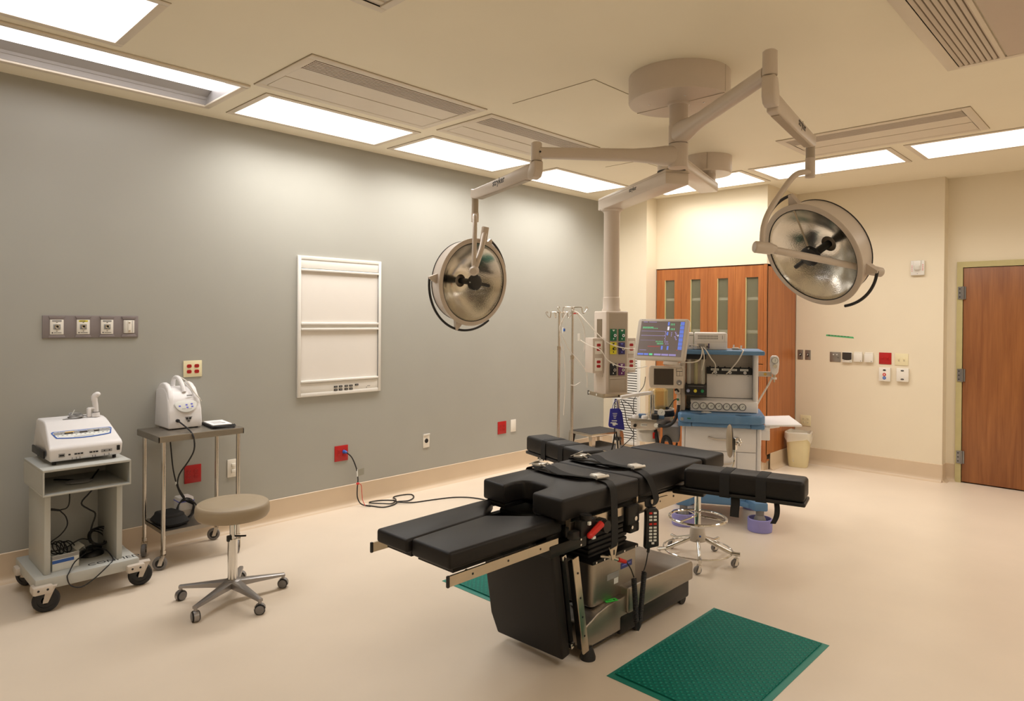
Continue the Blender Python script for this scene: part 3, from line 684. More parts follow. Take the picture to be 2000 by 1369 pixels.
for (x, y) in ((0.60, 0.845), (0.60, 1.300), (0.19, 0.84), (0.19, 1.31)):
    b = mb('machine beige'); b.bb(x, x + 0.085, y - 0.040, y + 0.055, 0.104, 0.150, 0.012)
    if x > 0.5:
        b.use('print black')
        for yy in (y - 0.015, y + 0.027): b.cyl((x + 0.084, yy, 0.130), (x + 0.0862, yy, 0.130), 0.006, n=10)
    b.build('caster_bracket', base)
text('CONMED', 0.062, basis((0.595, 1.215, 0.1804), (0.06, 1, 0), (-1, 0.06, 0), (0, 0, 1)), 'print black', 'lettering', base, 0.0002)
for (x, y, ax) in ((0.645, 0.872, (1, -0.35, 0)), (0.605, 1.350, (1, -0.2, 0)), (0.135, 0.872, (0.55, -1, 0)), (0.16, 1.29, (1, 0.2, 0))):
    caster(cart, (x, y), 0.064, 0.034, ax, 'black rubber', 'machine beige', 'black plastic', 0.122)

# ---- electrosurgical generator
zb = 0.785
esu = thing('electrosurgical_generator', 'white electrosurgical generator with blue outlined control panel on the grey cart', 'medical device', (0.36, 1.08, 0.765))
b = mb('machine white', SIDE(0))
b.prism([(0.14, zb), (0.555, zb), (0.570, zb + 0.012), (0.572, 0.855), (0.556, 0.874), (0.375, 0.966), (0.340, 0.980), (0.300, 0.986), (0.155, 0.986), (0.14, 0.975)], -1.265, -0.898, 0.010, 3)
for i, p in enumerate(b.v):
    k = max(0.0, min(1.0, (p.z - 0.86) / 0.13)); p.y = 1.08 + (p.y - 1.08) * (1 - 0.15 * k)
    if p.z < 0.86: p.y = 1.08 + (p.y - 1.08) * (1 - 0.04 * (0.86 - p.z) / 0.075)
case = b.build('case', esu)
b = mb('black plastic'); b.bb(0.20, 0.48, 0.889, 0.900, zb + 0.012, zb + 0.055, 0.004); b.build('side_vent', esu)
for (x, y) in ((0.53, 0.93), (0.53, 1.23), (0.18, 0.93), (0.18, 1.23)):
    b = mb('black rubber'); b.cyl((x, y, 0.765), (x, y, zb + 0.002), 0.010, n=12); b.build('foot', esu)
sl = V((-0.181, 0, 0.092)).normalized(); nn = V((0.092, 0, 0.181)).normalized()
PF = basis(V((0.468, 1.085, 0.9195)) + nn * 0.0004, (0, 1, 0), sl, nn)
def rrect(w0, w1, h, bow, n=8):
    pts = []
    for k in range(n + 1):
        u = -1 + 2 * k / n; pts.append((u * w0 / 2, -h / 2 - bow * (1 - u * u)))
    for (sx, cx) in ((1, w1), (-1, w1)):
        for k in range(5):
            a = PI / 2 * k / 4
            if sx > 0: pts.append((w1 / 2 - 0.014 + 0.014 * math.cos(a), h / 2 - 0.014 + 0.014 * math.sin(a)))
            else: pts.append((-w1 / 2 + 0.014 - 0.014 * math.sin(a), h / 2 - 0.014 + 0.014 * math.cos(a)))
    return pts
b = mb('print blue', PF); b.prism(rrect(0.275, 0.305, 0.066, 0.016), 0, 0.0012)
b.use('label white'); b.prism(rrect(0.262, 0.291, 0.054, 0.014), 0.0012, 0.0018)
b.use('print grey'); b.box((0, 0.012, 0.0019), (0.285, 0.022, 0.0003))
b.use('print black'); b.box((0, -0.002, 0.0021), (0.285, 0.0022, 0.0004))
for k in (-0.105, -0.04, 0.03, 0.085): b.box((k, 0.012, 0.0021), (0.0014, 0.024, 0.0004))
for k in range(12): b.box((-0.125 + k * 0.0225, -0.012, 0.0021), (0.009, 0.003, 0.0004)); b.box((-0.12 + k * 0.0225, 0.018, 0.0021), (0.006, 0.002, 0.0004))
b.use('print orange'); b.box((-0.062, 0.018, 0.0022), (0.045, 0.008, 0.0005))
b.use('print blue'); b.box((0.002, 0.020, 0.0022), (0.05, 0.004, 0.0005))
b.use('print grey'); b.box((0.0, -0.031, 0.0021), (0.10, 0.0035, 0.0003))
pn = b.build('control_panel', esu)
for (x, w) in ((-0.07, 0.042), (0.004, 0.040), (0.07, 0.026)):
    b = mb('screen dark', PF); b.box((x, 0.004, 0.0026), (w, 0.013, 0.0014)); b.build('display', pn)
FF = basis((0.5722, 1.08, 0.822), (0, 1, 0), (0, 0, 1), (1, 0, 0))
b = mb('print grey', FF); b.box((-0.122, -0.002, 0.0008), (0.030, 0.020, 0.0016)); b.box((0.100, -0.002, 0.0008), (0.056, 0.016, 0.0016), 0.0006)
b.use('print black')
for (x, w) in ((-0.122, 0.022), (-0.085, 0.010), (-0.055, 0.012), (-0.040, 0.012), (-0.025, 0.012), (0.020, 0.014), (0.036, 0.010), (0.050, 0.012)): b.box((x, -0.002, 0.0016), (w, 0.008, 0.0026))
for x in (-0.072, -0.052, -0.034, 0.028, 0.042, 0.088, 0.112): b.box((x, -0.025, 0.001), (0.002, 0.011, 0.002))
for x in (0.088, 0.114): b.cyl((x, -0.002, 0.0014), (x, -0.002, 0.004), 0.0035, n=10)
b.build('socket_row', esu)
b = mb('black plastic', FF); b.box((0.160, 0.006, 0.002), (0.016, 0.028, 0.008), 0.002); b.build('power_switch', esu)
b = mb('print grey'); b.bb(0.30, 0.318, 1.02, 1.12, 0.9862, 0.9868); b.build('printed_mark', esu)
# holster with hand piece and its coiled cord
h = thing('hand_piece', 'white hand piece standing in a holster on the white generator', 'medical device', (0.30, 1.175, 0.986))
b = mb('machine white'); b.cyl((0.30, 1.19, 0.986), (0.30, 1.19, 1.008), 0.026, 0.024, 20); b.bb(0.285, 0.318, 1.145, 1.166, 0.986, 1.040, 0.006); b.bb(0.288, 0.314, 1.150, 1.196, 1.030, 1.044, 0.005); b.build('holster', h)
b = mb('machine white'); b.tube([(0.30, 1.193, 1.008), (0.30, 1.191, 1.05), (0.30, 1.186, 1.088)], 0.0155, 14, 3); b.tube([(0.30, 1.186, 1.085), (0.30, 1.185, 1.105), (0.302, 1.196, 1.118)], 0.017, 14, 3); b.ball((0.302, 1.200, 1.120), 0.017, (1, 1.1, 0.9)); b.use('print grey'); b.cyl((0.30, 1.193, 1.010), (0.30, 1.193, 1.016), 0.0165, n=16); b.build('handle', h)
b = mb('print grey')
for k in range(5): b.ring((0.29, 1.085 + 0.006 * (k % 3), 0.990 + k * 0.004), 0.034 - 0.003 * (k % 2), 0.0032, (0.1 * (k - 2), 0.12, 1), 20, 6)
b.tube([(0.29, 1.12, 1.0), (0.295, 1.14, 0.995), (0.30, 1.155, 0.995)], 0.0032, 6); b.use('label white'); b.tube([(0.29, 1.07, 1.006), (0.29, 1.085, 1.035)], 0.003, 6, 1); b.build('coiled_cord', h, 'grey coiled cord')

# ---- things on the cart base and shelf
bx = thing('cardboard_box', 'open white box with a blue stripe on the base of the grey cart', 'box', (0.475, 0.975, 0.18), R(4))
T = frame((0.475, 0.975, 0.18), R(4)); b = mb('label white', T)
b.bb(-0.09, 0.09, -0.066, -0.064, 0, 0.082); b.bb(-0.09, 0.09, 0.064, 0.066, 0, 0.082); b.bb(0.088, 0.09, -0.066, 0.066, 0, 0.086); b.bb(-0.09, -0.088, -0.066, 0.066, 0, 0.082); b.bb(-0.09, 0.09, -0.066, 0.066, 0.0, 0.002)
b.put([(0.07, 0.066, 0.082), (-0.06, 0.066, 0.082), (-0.05, 0.105, 0.098), (0.05, 0.105, 0.098), (0.05, 0.11, 0.075), (-0.05, 0.11, 0.075)], [[0, 1, 2, 3], [3, 2, 5, 4]])
b.build('carton', bx)
b = mb('print blue', T); b.bb(0.0901, 0.0906, -0.066, 0.04, 0.042, 0.060); b.use('print grey'); b.bb(0.0901, 0.0906, -0.066, 0.066, 0.064, 0.084); b.build('stripe', bx)
b = mb('gas yellow'); b.bb(0.31, 0.36, 0.915, 0.985, 0.1805, 0.24, 0.002); b.use('print black'); b.bb(0.31, 0.361, 0.915, 0.986, 0.1802, 0.196); tag(b.build('cardboard_carton'), 'small yellow and black carton behind the white box on the cart', 'box')
p = thing('foot_pedal', 'glossy black foot pedal on the base of the grey cart', 'foot switch', (0.40, 1.145, 0.18))
b = mb('black plastic'); b.lathe([(0.068, 0), (0.066, 0.012), (0.055, 0.024), (0.03, 0.031), (0, 0.033)], (0.40, 1.145, 0.1802), n=28); b.build('base', p)
b = mb('black plastic'); b.ball((0.385, 1.16, 0.212), 0.04, (1.1, 1.2, 0.45)); b.ball((0.425, 1.12, 0.212), 0.03, (1, 1.1, 0.4)); b.build('treadle', p)
b = mb('black rubber')
for k in range(5):
    b.ring((0.36 + 0.006 * k, 1.185 + 0.004 * k, 0.262 + 0.004 * k), 0.050 + 0.004 * (k % 3), 0.0042, (0.5 + 0.1 * k, 0.35 - 0.12 * k, 0.62), 26, 6)
b.tube([(0.45, 1.165, 0.66 - 0.045), (0.44, 1.13, 0.56), (0.42, 1.09, 0.50), (0.42, 1.13, 0.455), (0.41, 1.165, 0.42), (0.40, 1.15, 0.35), (0.385, 1.14, 0.28), (0.37, 1.15, 0.24)], 0.0046, 7)
tag(b.build('coiled_cable'), 'thick coil of black cable on the right inside the grey cart', 'cable')
b = mb('black rubber')
for k in range(5):
    b.ring((0.45 + 0.005 * k, 0.95 + 0.018 * k, 0.272 + 0.003 * (k % 2)), 0.034 + 0.005 * (k % 3), 0.0034, (0.5, 0.4 + 0.15 * (k % 3), 0.5), 24, 6)
b.tube([(0.42, 1.03, 0.62), (0.42, 1.03, 0.52), (0.42, 1.015, 0.485), (0.42, 0.985, 0.478), (0.43, 1.01, 0.44), (0.44, 1.015, 0.39), (0.45, 0.98, 0.345), (0.46, 0.93, 0.315), (0.46, 0.92, 0.28), (0.46, 0.95, 0.262), (0.46, 1.02, 0.275)], 0.0036, 7)
b.tube([(0.42, 0.985, 0.478), (0.42, 0.955, 0.488), (0.42, 0.94, 0.492)], (0.0055, 0.0075), 8)
b.tube([(0.46, 1.02, 0.275), (0.47, 1.06, 0.30), (0.45, 1.10, 0.295), (0.41, 1.15, 0.26)], 0.0036, 7)
tag(b.build('cable_bundle'), 'thin looped black cable with plug hanging on the left inside the grey cart', 'cable')
b = mb('black rubber'); b.tube([(0.44, 1.15, 0.225), (0.50, 1.19, 0.225), (0.56, 1.21, 0.195), (0.62, 1.20, 0.186), (0.664, 1.155, 0.168), (0.672, 1.09, 0.122), (0.672, 1.03, 0.095), (0.672, 0.98, 0.118), (0.668, 0.965, 0.165), (0.66, 0.975, 0.186), (0.585, 1.02, 0.215), (0.52, 1.085, 0.23), (0.44, 1.12, 0.222)], 0.0034, 7)
tag(b.build('hanging_cable'), 'black cable loop hanging over the front edge of the cart base', 'cable')
b = mb('print grey'); b.ball((0.45, 1.07, 0.6375), 0.05, (1.3, 1.5, 0.14)); b.use('black rubber'); b.tube([(0.30, 0.98, 0.635), (0.40, 1.05, 0.64), (0.46, 1.12, 0.638), (0.36, 1.17, 0.64), (0.3, 1.21, 0.66)], 0.005, 6)
tag(b.build('wrapped_accessory'), 'wrapped grey accessory and black lead in the cart shelf', 'accessory')

# ---- stainless trolley
tr = thing('stainless_trolley', 'two-tier stainless steel trolley on small grey casters', 'trolley', (0.27, 1.78, 0))
b = mb('brushed steel'); b.bb(0.065, 0.475, 1.495, 2.035, 0.838, 0.846, 0.002); b.bb(0.065, 0.475, 1.495, 1.500, 0.806, 0.840); b.bb(0.065, 0.475, 2.030, 2.035, 0.806, 0.840); b.bb(0.470, 0.475, 1.495, 2.035, 0.806, 0.840); b.bb(0.065, 0.070, 1.495, 2.035, 0.806, 0.840); b.build('top', tr)
b = mb('brushed steel'); b.bb(0.085, 0.455, 1.535, 2.000, 0.236, 0.240); b.bb(0.452, 0.456, 1.535, 2.000, 0.212, 0.240); b.bb(0.085, 0.089, 1.535, 2.0, 0.212, 0.24); b.bb(0.085, 0.455, 1.535, 1.539, 0.212, 0.24); b.build('shelf', tr)
for (x, y) in ((0.447, 1.532), (0.098, 1.532), (0.447, 2.008), (0.098, 2.008)):
    b = mb('polished steel'); b.cyl((x, y, 0.115), (x, y, 0.838), 0.013, n=16); b.cyl((x, y, 0.10), (x, y, 0.122), 0.016, n=16); b.build('leg', tr)
for (x, y, ax) in ((0.447, 1.532, (1, -0.55, 0)), (0.098, 1.532, (0.5, 1, 0)), (0.447, 2.008, (0.6, 1, 0)), (0.098, 2.008, (1, -0.4, 0))):
    a = V(ax).normalized(); t = V((0, 0, 1)).cross(a).normalized() * 0.042 * 0.45
    caster(tr, (x - t.x, y - t.y), 0.042, 0.026, ax, 'caster grey', 'polished steel', 'black plastic', 0.105)
# ---- white machine on the trolley
hm = thing('warming_unit', 'white rounded medical unit with carry handle on the stainless trolley', 'medical device', (0.13, 1.73, 0.846))
b = mb('machine white', SIDE(0)); zt = 0.852
b.prism([(0.0, zt), (0.270, zt), (0.272, 0.90), (0.262, 0.97), (0.238, 1.04), (0.200, 1.09), (0.150, 1.115), (0.08, 1.120), (0.0, 1.10)], -1.838, -1.622, 0.012, 3)
for p in b.v:
    k = max(0.0, (p.z - 0.95) / 0.17); p.y = 1.73 + (p.y - 1.73) * (1 - 0.12 * k * k)
b.build('case', hm)
for s in (-1, 1):
    y = 1.73 + s * 0.086
    b = mb('machine white', SIDE(0))
    b.prism([(0.004, 0.90), (0.262, 0.90), (0.258, 0.98), (0.236, 1.055), (0.200, 1.112), (0.150, 1.142), (0.095, 1.150), (0.045, 1.138), (0.008, 1.105)], -y - 0.020, -y + 0.020, 0.013, 3)
    for p in b.v: p.y = 1.73 + (p.y - 1.73) * (1 - 0.14 * max(0.0, (p.z - 0.95) / 0.2))
    b.build('side_cheek', hm)
b = mb('machine white'); b.tube([(0.040, 1.728, 1.10), (0.050, 1.728, 1.155), (0.085, 1.73, 1.178), (0.130, 1.735, 1.172), (0.175, 1.74, 1.135), (0.205, 1.742, 1.085)], 0.0145, 10, 5); b.build('handle', hm)
na = V((0.07, 0, 0.026)).normalized(); ua = V((-0.026, 0, 0.07)).normalized()
PF = basis(V((0.2545, 1.737, 1.005)) + na * 0.001, (0, 1, 0), ua, na)
b = mb('label white', PF); b.prism([(0.072 * math.cos(a), (-0.062 if math.sin(a) < 0 else 0.02) * abs(math.sin(a)) + 0.01) for a in [i * PI / 16 for i in range(32)]], 0, 0.0025, 0.001)
b.use('print lilac')
for (x, y) in ((-0.042, -0.008), (0.002, -0.002), (0.036, 0.002), (0.006, -0.020), (0.038, -0.016)): b.box((x, y, 0.0028), (0.013, 0.010, 0.0008))
b.use('print grey'); b.box((-0.018, -0.028, 0.0026), (0.025, 0.003, 0.0006)); b.box((0.018, -0.030, 0.0026), (0.03, 0.002, 0.0006))
b.build('control_panel', hm)
b = mb('print grey', PF); b.box((0.03, 0.062, 0.001), (0.036, 0.010, 0.0006)); b.build('printed_mark', hm)
FF = basis((0.2722, 1.73, 0.905), (0, 1, 0), (0, 0, 1), (1, 0, 0))
b = mb('print grey', FF); b.prism([(-0.006, 0.022), (0.042, 0.022), (0.024, -0.016), (0.012, -0.016)], 0, 0.002, 0.0006); b.use('print black')
for x in (0.007, 0.027): b.cyl((x, 0.010, 0.001), (x, 0.010, 0.004), 0.007, n=12)
b.cyl((0.018, -0.006, 0.001), (0.018, -0.006, 0.004), 0.004, n=10); b.build('socket', hm)
b = mb('hose white'); b.tube([(0.12, 1.74, 1.186), (0.18, 1.775, 1.15), (0.235, 1.80, 1.08), (0.262, 1.825, 1.04)], 0.0035, 6); b.tube([(0.13, 1.73, 1.184), (0.2, 1.77, 1.12), (0.245, 1.815, 1.06), (0.25, 1.84, 1.02)], 0.0022, 6); b.build('thin_tube', hm)
for (x, y) in ((0.03, 1.65), (0.03, 1.81), (0.24, 1.65), (0.24, 1.81)):
    b = mb('black rubber'); b.cyl((x, y, 0.846), (x, y, zt + 0.002), 0.012, n=12); b.build('foot', hm)
b = mb('black rubber'); b.cyl((0.272, 1.675, 0.906), (0.292, 1.675, 0.906), 0.011, n=14)
b.tube([(0.286, 1.675, 0.906), (0.310, 1.677, 0.90), (0.44, 1.69, 0.862), (0.486, 1.70, 0.82), (0.482, 1.705, 0.74), (0.43, 1.69, 0.66), (0.34, 1.665, 0.56), (0.32, 1.665, 0.48), (0.30, 1.71, 0.40), (0.27, 1.725, 0.372), (0.25, 1.79, 0.33), (0.27, 1.78, 0.265), (0.30, 1.72, 0.248), (0.27, 1.685, 0.28), (0.25, 1.70, 0.35), (0.26, 1.765, 0.36), (0.28, 1.80, 0.31), (0.28, 1.75, 0.252)], 0.005, 7)
tag(b.build('power_cable'), 'black cable from the white unit hanging down in front of the trolley', 'cable')
b = mb('black rubber'); b.tube([(0.062, 1.70, 0.80), (0.058, 1.71, 0.70), (0.12, 1.705, 0.55), (0.2, 1.71, 0.43), (0.24, 1.74, 0.36), (0.24, 1.80, 0.31), (0.25, 1.76, 0.248), (0.28, 1.69, 0.262), (0.26, 1.68, 0.32), (0.25, 1.73, 0.375), (0.25, 1.79, 0.345), (0.26, 1.775, 0.27)], 0.0046, 7)
b.use('label white'); b.box((0.175, 1.708, 0.468), (0.012, 0.022, 0.020), 0.001)
tag(b.build('power_cable'), 'black cable with white tag hanging behind the trolley, coiled at the lower shelf', 'cable')
pp = thing('document_pouch', 'black folder with white paper on the trolley top beside the white unit', 'folder', (0.30, 1.94, 0.846))
T = frame((0.30, 1.94, 0.846), R(-6)); b = mb('black webbing', T); b.bb(-0.13, 0.12, -0.08, 0.07, 0.0005, 0.018, 0.006); b.build('folder', pp)
b = mb('paper', T); b.bb(-0.115, 0.10, -0.070, 0.055, 0.018, 0.024, 0.001); b.use('print grey')
for k in range(5): b.box((-0.05 + k * 0.022, -0.012, 0.0243), (0.006, 0.07, 0.0004))
b.box((0.03, 0.02, 0.0243), (0.03, 0.022, 0.0004)); b.build('paper', pp)
b = mb('black rubber', T); b.tube([(0.12, -0.06, 0.014), (0.145, -0.02, 0.012), (0.152, 0.03, 0.010), (0.13, 0.065, 0.012), (0.08, 0.075, 0.014)], 0.005, 7); b.build('loop', pp)
bg = thing('equipment_pouch', 'black soft pouch on the lower shelf of the trolley', 'bag', (0.26, 1.62, 0.24))
b = mb('black webbing', frame((0.26, 1.622, 0.2405), R(8))); b.prism([(-0.10, -0.075), (0.14, -0.085), (0.16, 0.0), (0.13, 0.085), (-0.09, 0.08)], 0, 0.075, 0.022, 3)
for p in b.v:
    if p.z > 0.29: p.x = 0.26 + (p.x - 0.26) * 0.7; p.y = 1.63 + (p.y - 1.63) * 0.8
b.build('body', bg)
b = mb('print grey', frame((0.352, 1.61, 0.285), R(8))); b.box((0, 0, 0), (0.002, 0.04, 0.008)); b.build('badge', bg)
wb = thing('power_adapter', 'white boxed power unit inside the cable coil on the lower trolley shelf', 'power supply', (0.2, 1.75, 0.24))
b = mb('machine white'); b.bb(0.13, 0.235, 1.705, 1.80, 0.2405, 0.375, 0.010); b.build('case', wb)
b = mb('light grey plastic'); b.bb(0.236, 0.2375, 1.715, 1.79, 0.25, 0.292); b.use('print lilac'); b.bb(0.13, 0.2365, 1.704, 1.801, 0.345, 0.352); b.build('label_band', wb)

# ---- rolling stool
sx, sy = 1.20, 1.645
st = thing('rolling_stool', 'round stool with taupe vinyl seat on a five-star grey metal base', 'stool', (sx, sy, 0))
b = mb('stool vinyl'); b.lathe([(0, 0.468), (0.165, 0.468), (0.186, 0.474), (0.196, 0.490), (0.198, 0.510), (0.196, 0.534), (0.189, 0.547), (0.183, 0.551), (0.178, 0.550), (0.174, 0.553), (0.12, 0.558), (0, 0.560)], (sx, sy, 0), n=64); b.build('seat', st, smooth=60)
b = mb('black metal'); b.cyl((sx, sy, 0.452), (sx, sy, 0.468), 0.07, n=24); b.build('seat_plate', st)
b = mb('chrome'); b.cyl((sx, sy, 0.335), (sx, sy, 0.452), 0.0165, n=20); b.build('piston', st)
b = mb('chrome'); b.cyl((sx, sy, 0.100), (sx, sy, 0.345), 0.0265, n=24); b.build('column', st)
b = mb('black plastic'); b.box((sx + 0.005, sy - 0.022, 0.352), (0.020, 0.026, 0.034), 0.005); b.tube([(sx, sy, 0.362), (sx + 0.03, sy + 0.02, 0.362), (sx + 0.06, sy + 0.05, 0.364)], 0.005, 8); b.build('lever', st)
b = mb('cast aluminium'); b.lathe([(0, 0.075), (0.040, 0.075), (0.050, 0.090), (0.046, 0.112), (0.036, 0.118), (0, 0.118)], (sx, sy, 0), n=28)
CA = [R(a) for a in (226, 298, 5, 82, 147)]
for a in CA:
    d = V((math.cos(a), math.sin(a), 0)); w = V((-d.y, d.x, 0)); o = V((sx, sy, 0)); vs = []
    for (s, wd, z0, z1) in ((0.030, 0.030, 0.078, 0.114), (0.12, 0.023, 0.076, 0.104), (0.275, 0.014, 0.070, 0.086), (0.295, 0.013, 0.068, 0.084)):
        for (e, z) in ((-1, z0), (1, z0), (1, z1 - 0.004), (0.6, z1), (-0.6, z1), (-1, z1 - 0.004)): vs.append(o + d * s + w * (e * wd) + V((0, 0, z)))
    fs = []
    for j in range(3):
        for k in range(6): fs.append([j * 6 + k, j * 6 + (k + 1) % 6, j * 6 + 6 + (k + 1) % 6, j * 6 + 6 + k])
    fs += [[5, 4, 3, 2, 1, 0], [18, 19, 20, 21, 22, 23]]
    b.put(vs, fs); e = o + d * 0.287; b.cyl((e.x, e.y, 0.045), (e.x, e.y, 0.072), 0.009, n=12)
b.build('star_base', st)
for i, a in enumerate(CA):
    d = V((math.cos(a), math.sin(a), 0)); o = V((sx, sy, 0.027)) + d * 0.287
    ax = V((math.cos(a - 0.6), math.sin(a - 0.6), 0)) if i in (0, 1, 2) else V((0.75, -0.65, 0)); ax.normalize()
    if ax.dot(V((0.8, -0.55, 0))) < 0: ax = -ax
    b = mb('caster grey')
    for k in (-1, 1):
        M = Mx.Translation(o + ax * (k * 0.011)) @ orient(ax * k); b.use('black rubber'); b.lathe([(0.0265, -0.008), (0.0268, 0.006), (0.023, 0.009)], M=M, n=20); b.use('caster grey'); b.lathe([(0.023, 0.009), (0.016, 0.010), (0.010, 0.012), (0, 0.012)], M=M, n=20)
    b.use('cast aluminium'); M = Mx.Translation(o) @ orient(ax); b.lathe([(0.030, -0.013), (0.031, 0), (0.030, 0.013)], M=M, n=14, a0=0, a1=PI * 2); b.build('caster', st)

# ---- black power cord at the grey wall
b = mb('black rubber')
b.tube([(0.014, 3.108, 0.468), (0.045, 3.112, 0.462), (0.062, 3.15, 0.42), (0.066, 3.185, 0.345), (0.064, 3.205, 0.28), (0.066, 3.21, 0.215), (0.072, 3.20, 0.15), (0.085, 3.195, 0.075), (0.105, 3.22, 0.02), (0.15, 3.27, 0.006), (0.27, 3.33, 0.006), (0.262, 3.45, 0.006), (0.18, 3.52, 0.006), (0.085, 3.45, 0.006), (0.065, 3.34, 0.009), (0.11, 3.31, 0.013), (0.20, 3.37, 0.015), (0.235, 3.44, 0.009), (0.17, 3.53, 0.012), (0.075, 3.57, 0.007), (0.06, 3.66, 0.006), (0.105, 3.745, 0.006), (0.20, 3.70, 0.006), (0.255, 3.60, 0.007), (0.23, 3.51, 0.012), (0.27, 3.50, 0.014), (0.33, 3.60, 0.006), (0.385, 3.79, 0.006), (0.46, 3.97, 0.006), (0.62, 4.08, 0.006), (0.95, 4.10, 0.006), (1.5, 4.0, 0.006), (2.2, 3.84, 0.006), (2.50, 3.70, 0.006), (2.62, 3.52, 0.02)], 0.0052, 7, 6)
cord = thing('power_cord', 'long black power cord looping on the floor along the grey wall', 'cord', (0.06, 3.2, 0))
b.build('flex', cord)
b = mb('print blue'); b.tube([(0.0095, 3.108, 0.466), (0.03, 3.109, 0.466), (0.046, 3.113, 0.461)], [0.016, 0.009], 12, 3); b.build('plug', cord)
b = mb('tag grey'); b.put([(0.066, 3.203, 0.305), (0.070, 3.268, 0.315), (0.078, 3.262, 0.262), (0.070, 3.205, 0.252)], [[0, 1, 2, 3]]); b.use('label white'); b.cyl((0.064, 3.205, 0.25), (0.064, 3.202, 0.31), 0.0065, n=10); b.build('tag', cord)
b = mb('cord red'); b.ball((0.068, 3.207, 0.19), 0.011, (1, 1.3, 1)); b.tube([(0.068, 3.207, 0.19), (0.075, 3.235, 0.175), (0.08, 3.24, 0.11), (0.10, 3.235, 0.05), (0.14, 3.235, 0.010)], 0.003, 6); b.use('black rubber'); b.tube([(0.14, 3.235, 0.010), (0.17, 3.25, 0.006), (0.175, 3.27, 0.005), (0.16, 3.275, 0.004)], 0.0022, 6); b.build('tie', cord)

# ================================================================== OPERATING TABLE (runs along y, centre x = 2.80)
def pad(b, poly, z0, z1, bev=0.014, M=None):
    b.prism(poly, z0, z1, bev, 3, M); return b
ot = thing('operating_table', 'black padded operating table on a brushed steel pedestal base', 'operating table', (2.80, 2.9, 0))
xl, xr = 2.535, 3.078
b = mb('black upholstery'); pad(b, [(xl, 2.320), (2.705, 2.300), (2.690, 2.375), (2.70, 2.435), (2.74, 2.458), (2.83, 2.455), (2.868, 2.43), (2.876, 2.375), (2.885, 2.298), (xr, 2.292), (xr, 2.893), (xl, 2.893)], 0.702, 0.800); b.build('seat_pad', ot)
b = mb('black upholstery'); pad(b, [(xl, 2.897), (xr, 2.897), (xr, 3.545), (xl, 3.545)], 0.702, 0.800); b.build('back_pad', ot)
b = mb('black upholstery'); pad(b, [(2.565, 3.562), (3.085, 3.562), (3.075, 3.815), (2.600, 3.815)], 0.716, 0.802); b.build('head_pad', ot)
b = mb('black upholstery'); pad(b, [(2.563, 1.668), (2.776, 1.668), (2.742, 2.135), (2.660, 2.235), (2.575, 2.355), (2.552, 2.365), (2.548, 2.25)], 0.642, 0.700); b.build('leg_pad', ot)
b = mb('black upholstery'); pad(b, [(2.774, 1.690), (3.016, 1.690), (3.024, 2.34), (3.012, 2.366), (2.975, 2.362), (2.86, 2.245), (2.745, 2.138)], 0.630, 0.700); b.build('leg_pad', ot)
b = mb('black metal'); b.bb(2.60, 2.765, 1.70, 2.27, 0.622, 0.643); b.bb(2.785, 3.00, 1.72, 2.27, 0.612, 0.631); b.bb(2.585, 2.62, 2.2, 2.44, 0.60, 0.64); b.bb(2.96, 3.0, 2.2, 2.44, 0.60, 0.632); b.build('leg_plate', ot)
b = mb('black metal'); b.bb(2.56, 3.055, 2.47, 3.52, 0.680, 0.7015, 0.004); b.bb(2.56, 2.69, 2.32, 2.47, 0.680, 0.7015, 0.004); b.bb(2.89, 3.055, 2.32, 2.47, 0.680, 0.7015, 0.004); b.bb(2.60, 3.03, 2.37, 2.56, 0.600, 0.660, 0.01); b.bb(2.62, 3.02, 2.56, 3.50, 0.585, 0.690, 0.01); b.build('frame', ot)
b = mb('black metal'); b.bb(2.62, 3.04, 3.58, 3.79, 0.698, 0.7155, 0.003); b.cyl((2.70, 3.45, 0.70), (2.70, 3.62, 0.71), 0.012); b.cyl((2.95, 3.45, 0.70), (2.95, 3.62, 0.71), 0.012); b.use('rail steel'); b.box((3.052, 3.70, 0.690), (0.010, 0.012, 0.06)); b.build('headrest_frame', ot)
def rail(x, y0, y1, za, zb_, caps=True):
    """flat accessory rail with stand-off bolts and black end caps"""
    b = mb('rail steel'); n = [(x, y0, za), (x, y1, zb_)]
    L_ = y1 - y0; h = 0.040; vs = []
    for (xx, yy, zz) in n:
        for (dx, dz) in ((-0.005, -h / 2), (0.005, -h / 2), (0.005, h / 2), (-0.005, h / 2)): vs.append((xx + dx, yy, zz + dz))
    b.put(vs, [[0, 1, 2, 3], [7, 6, 5, 4], [0, 4, 5, 1], [1, 5, 6, 2], [2, 6, 7, 3], [3, 7, 4, 0]])
    s = 1 if x > 2.8 else -1
    k = max(2, int(L_ / 0.17)); b.use('print black')
    for i in range(k):
        t = (i + 0.6) / (k + 0.2); y = y0 + L_ * t; z = za + (zb_ - za) * t
        b.cyl((x + s * 0.004, y, z), (x + s * 0.0058, y, z), 0.005, n=10); b.use('rail steel'); b.cyl((x - s * 0.035, y, z), (x, y, z), 0.009, n=10); b.use('print black')
    r = b.build('side_rail', ot)
    if caps:
        b = mb('black plastic'); b.box((x, y0 - 0.004, za), (0.013, 0.012, h + 0.006), 0.004); b.build('end_cap', r)
rail(3.040, 1.665, 2.300, 0.605, 0.605); rail(2.540, 1.665, 2.300, 0.615, 0.615)
rail(3.085, 2.330, 2.735, 0.675, 0.668, False); rail(3.085, 2.860, 3.150, 0.660, 0.648, False); rail(2.530, 2.330, 2.735, 0.668, 0.662, False); rail(2.530, 2.86, 3.15, 0.655, 0.645, False)
b = mb('rail steel'); b.bb(3.03, 3.045, 3.10, 3.62, 0.585, 0.668); b.bb(2.56, 2.575, 3.10, 3.62, 0.585, 0.668); b.bb(2.62, 3.02, 3.50, 3.515, 0.60, 0.69)
b.use('print black')
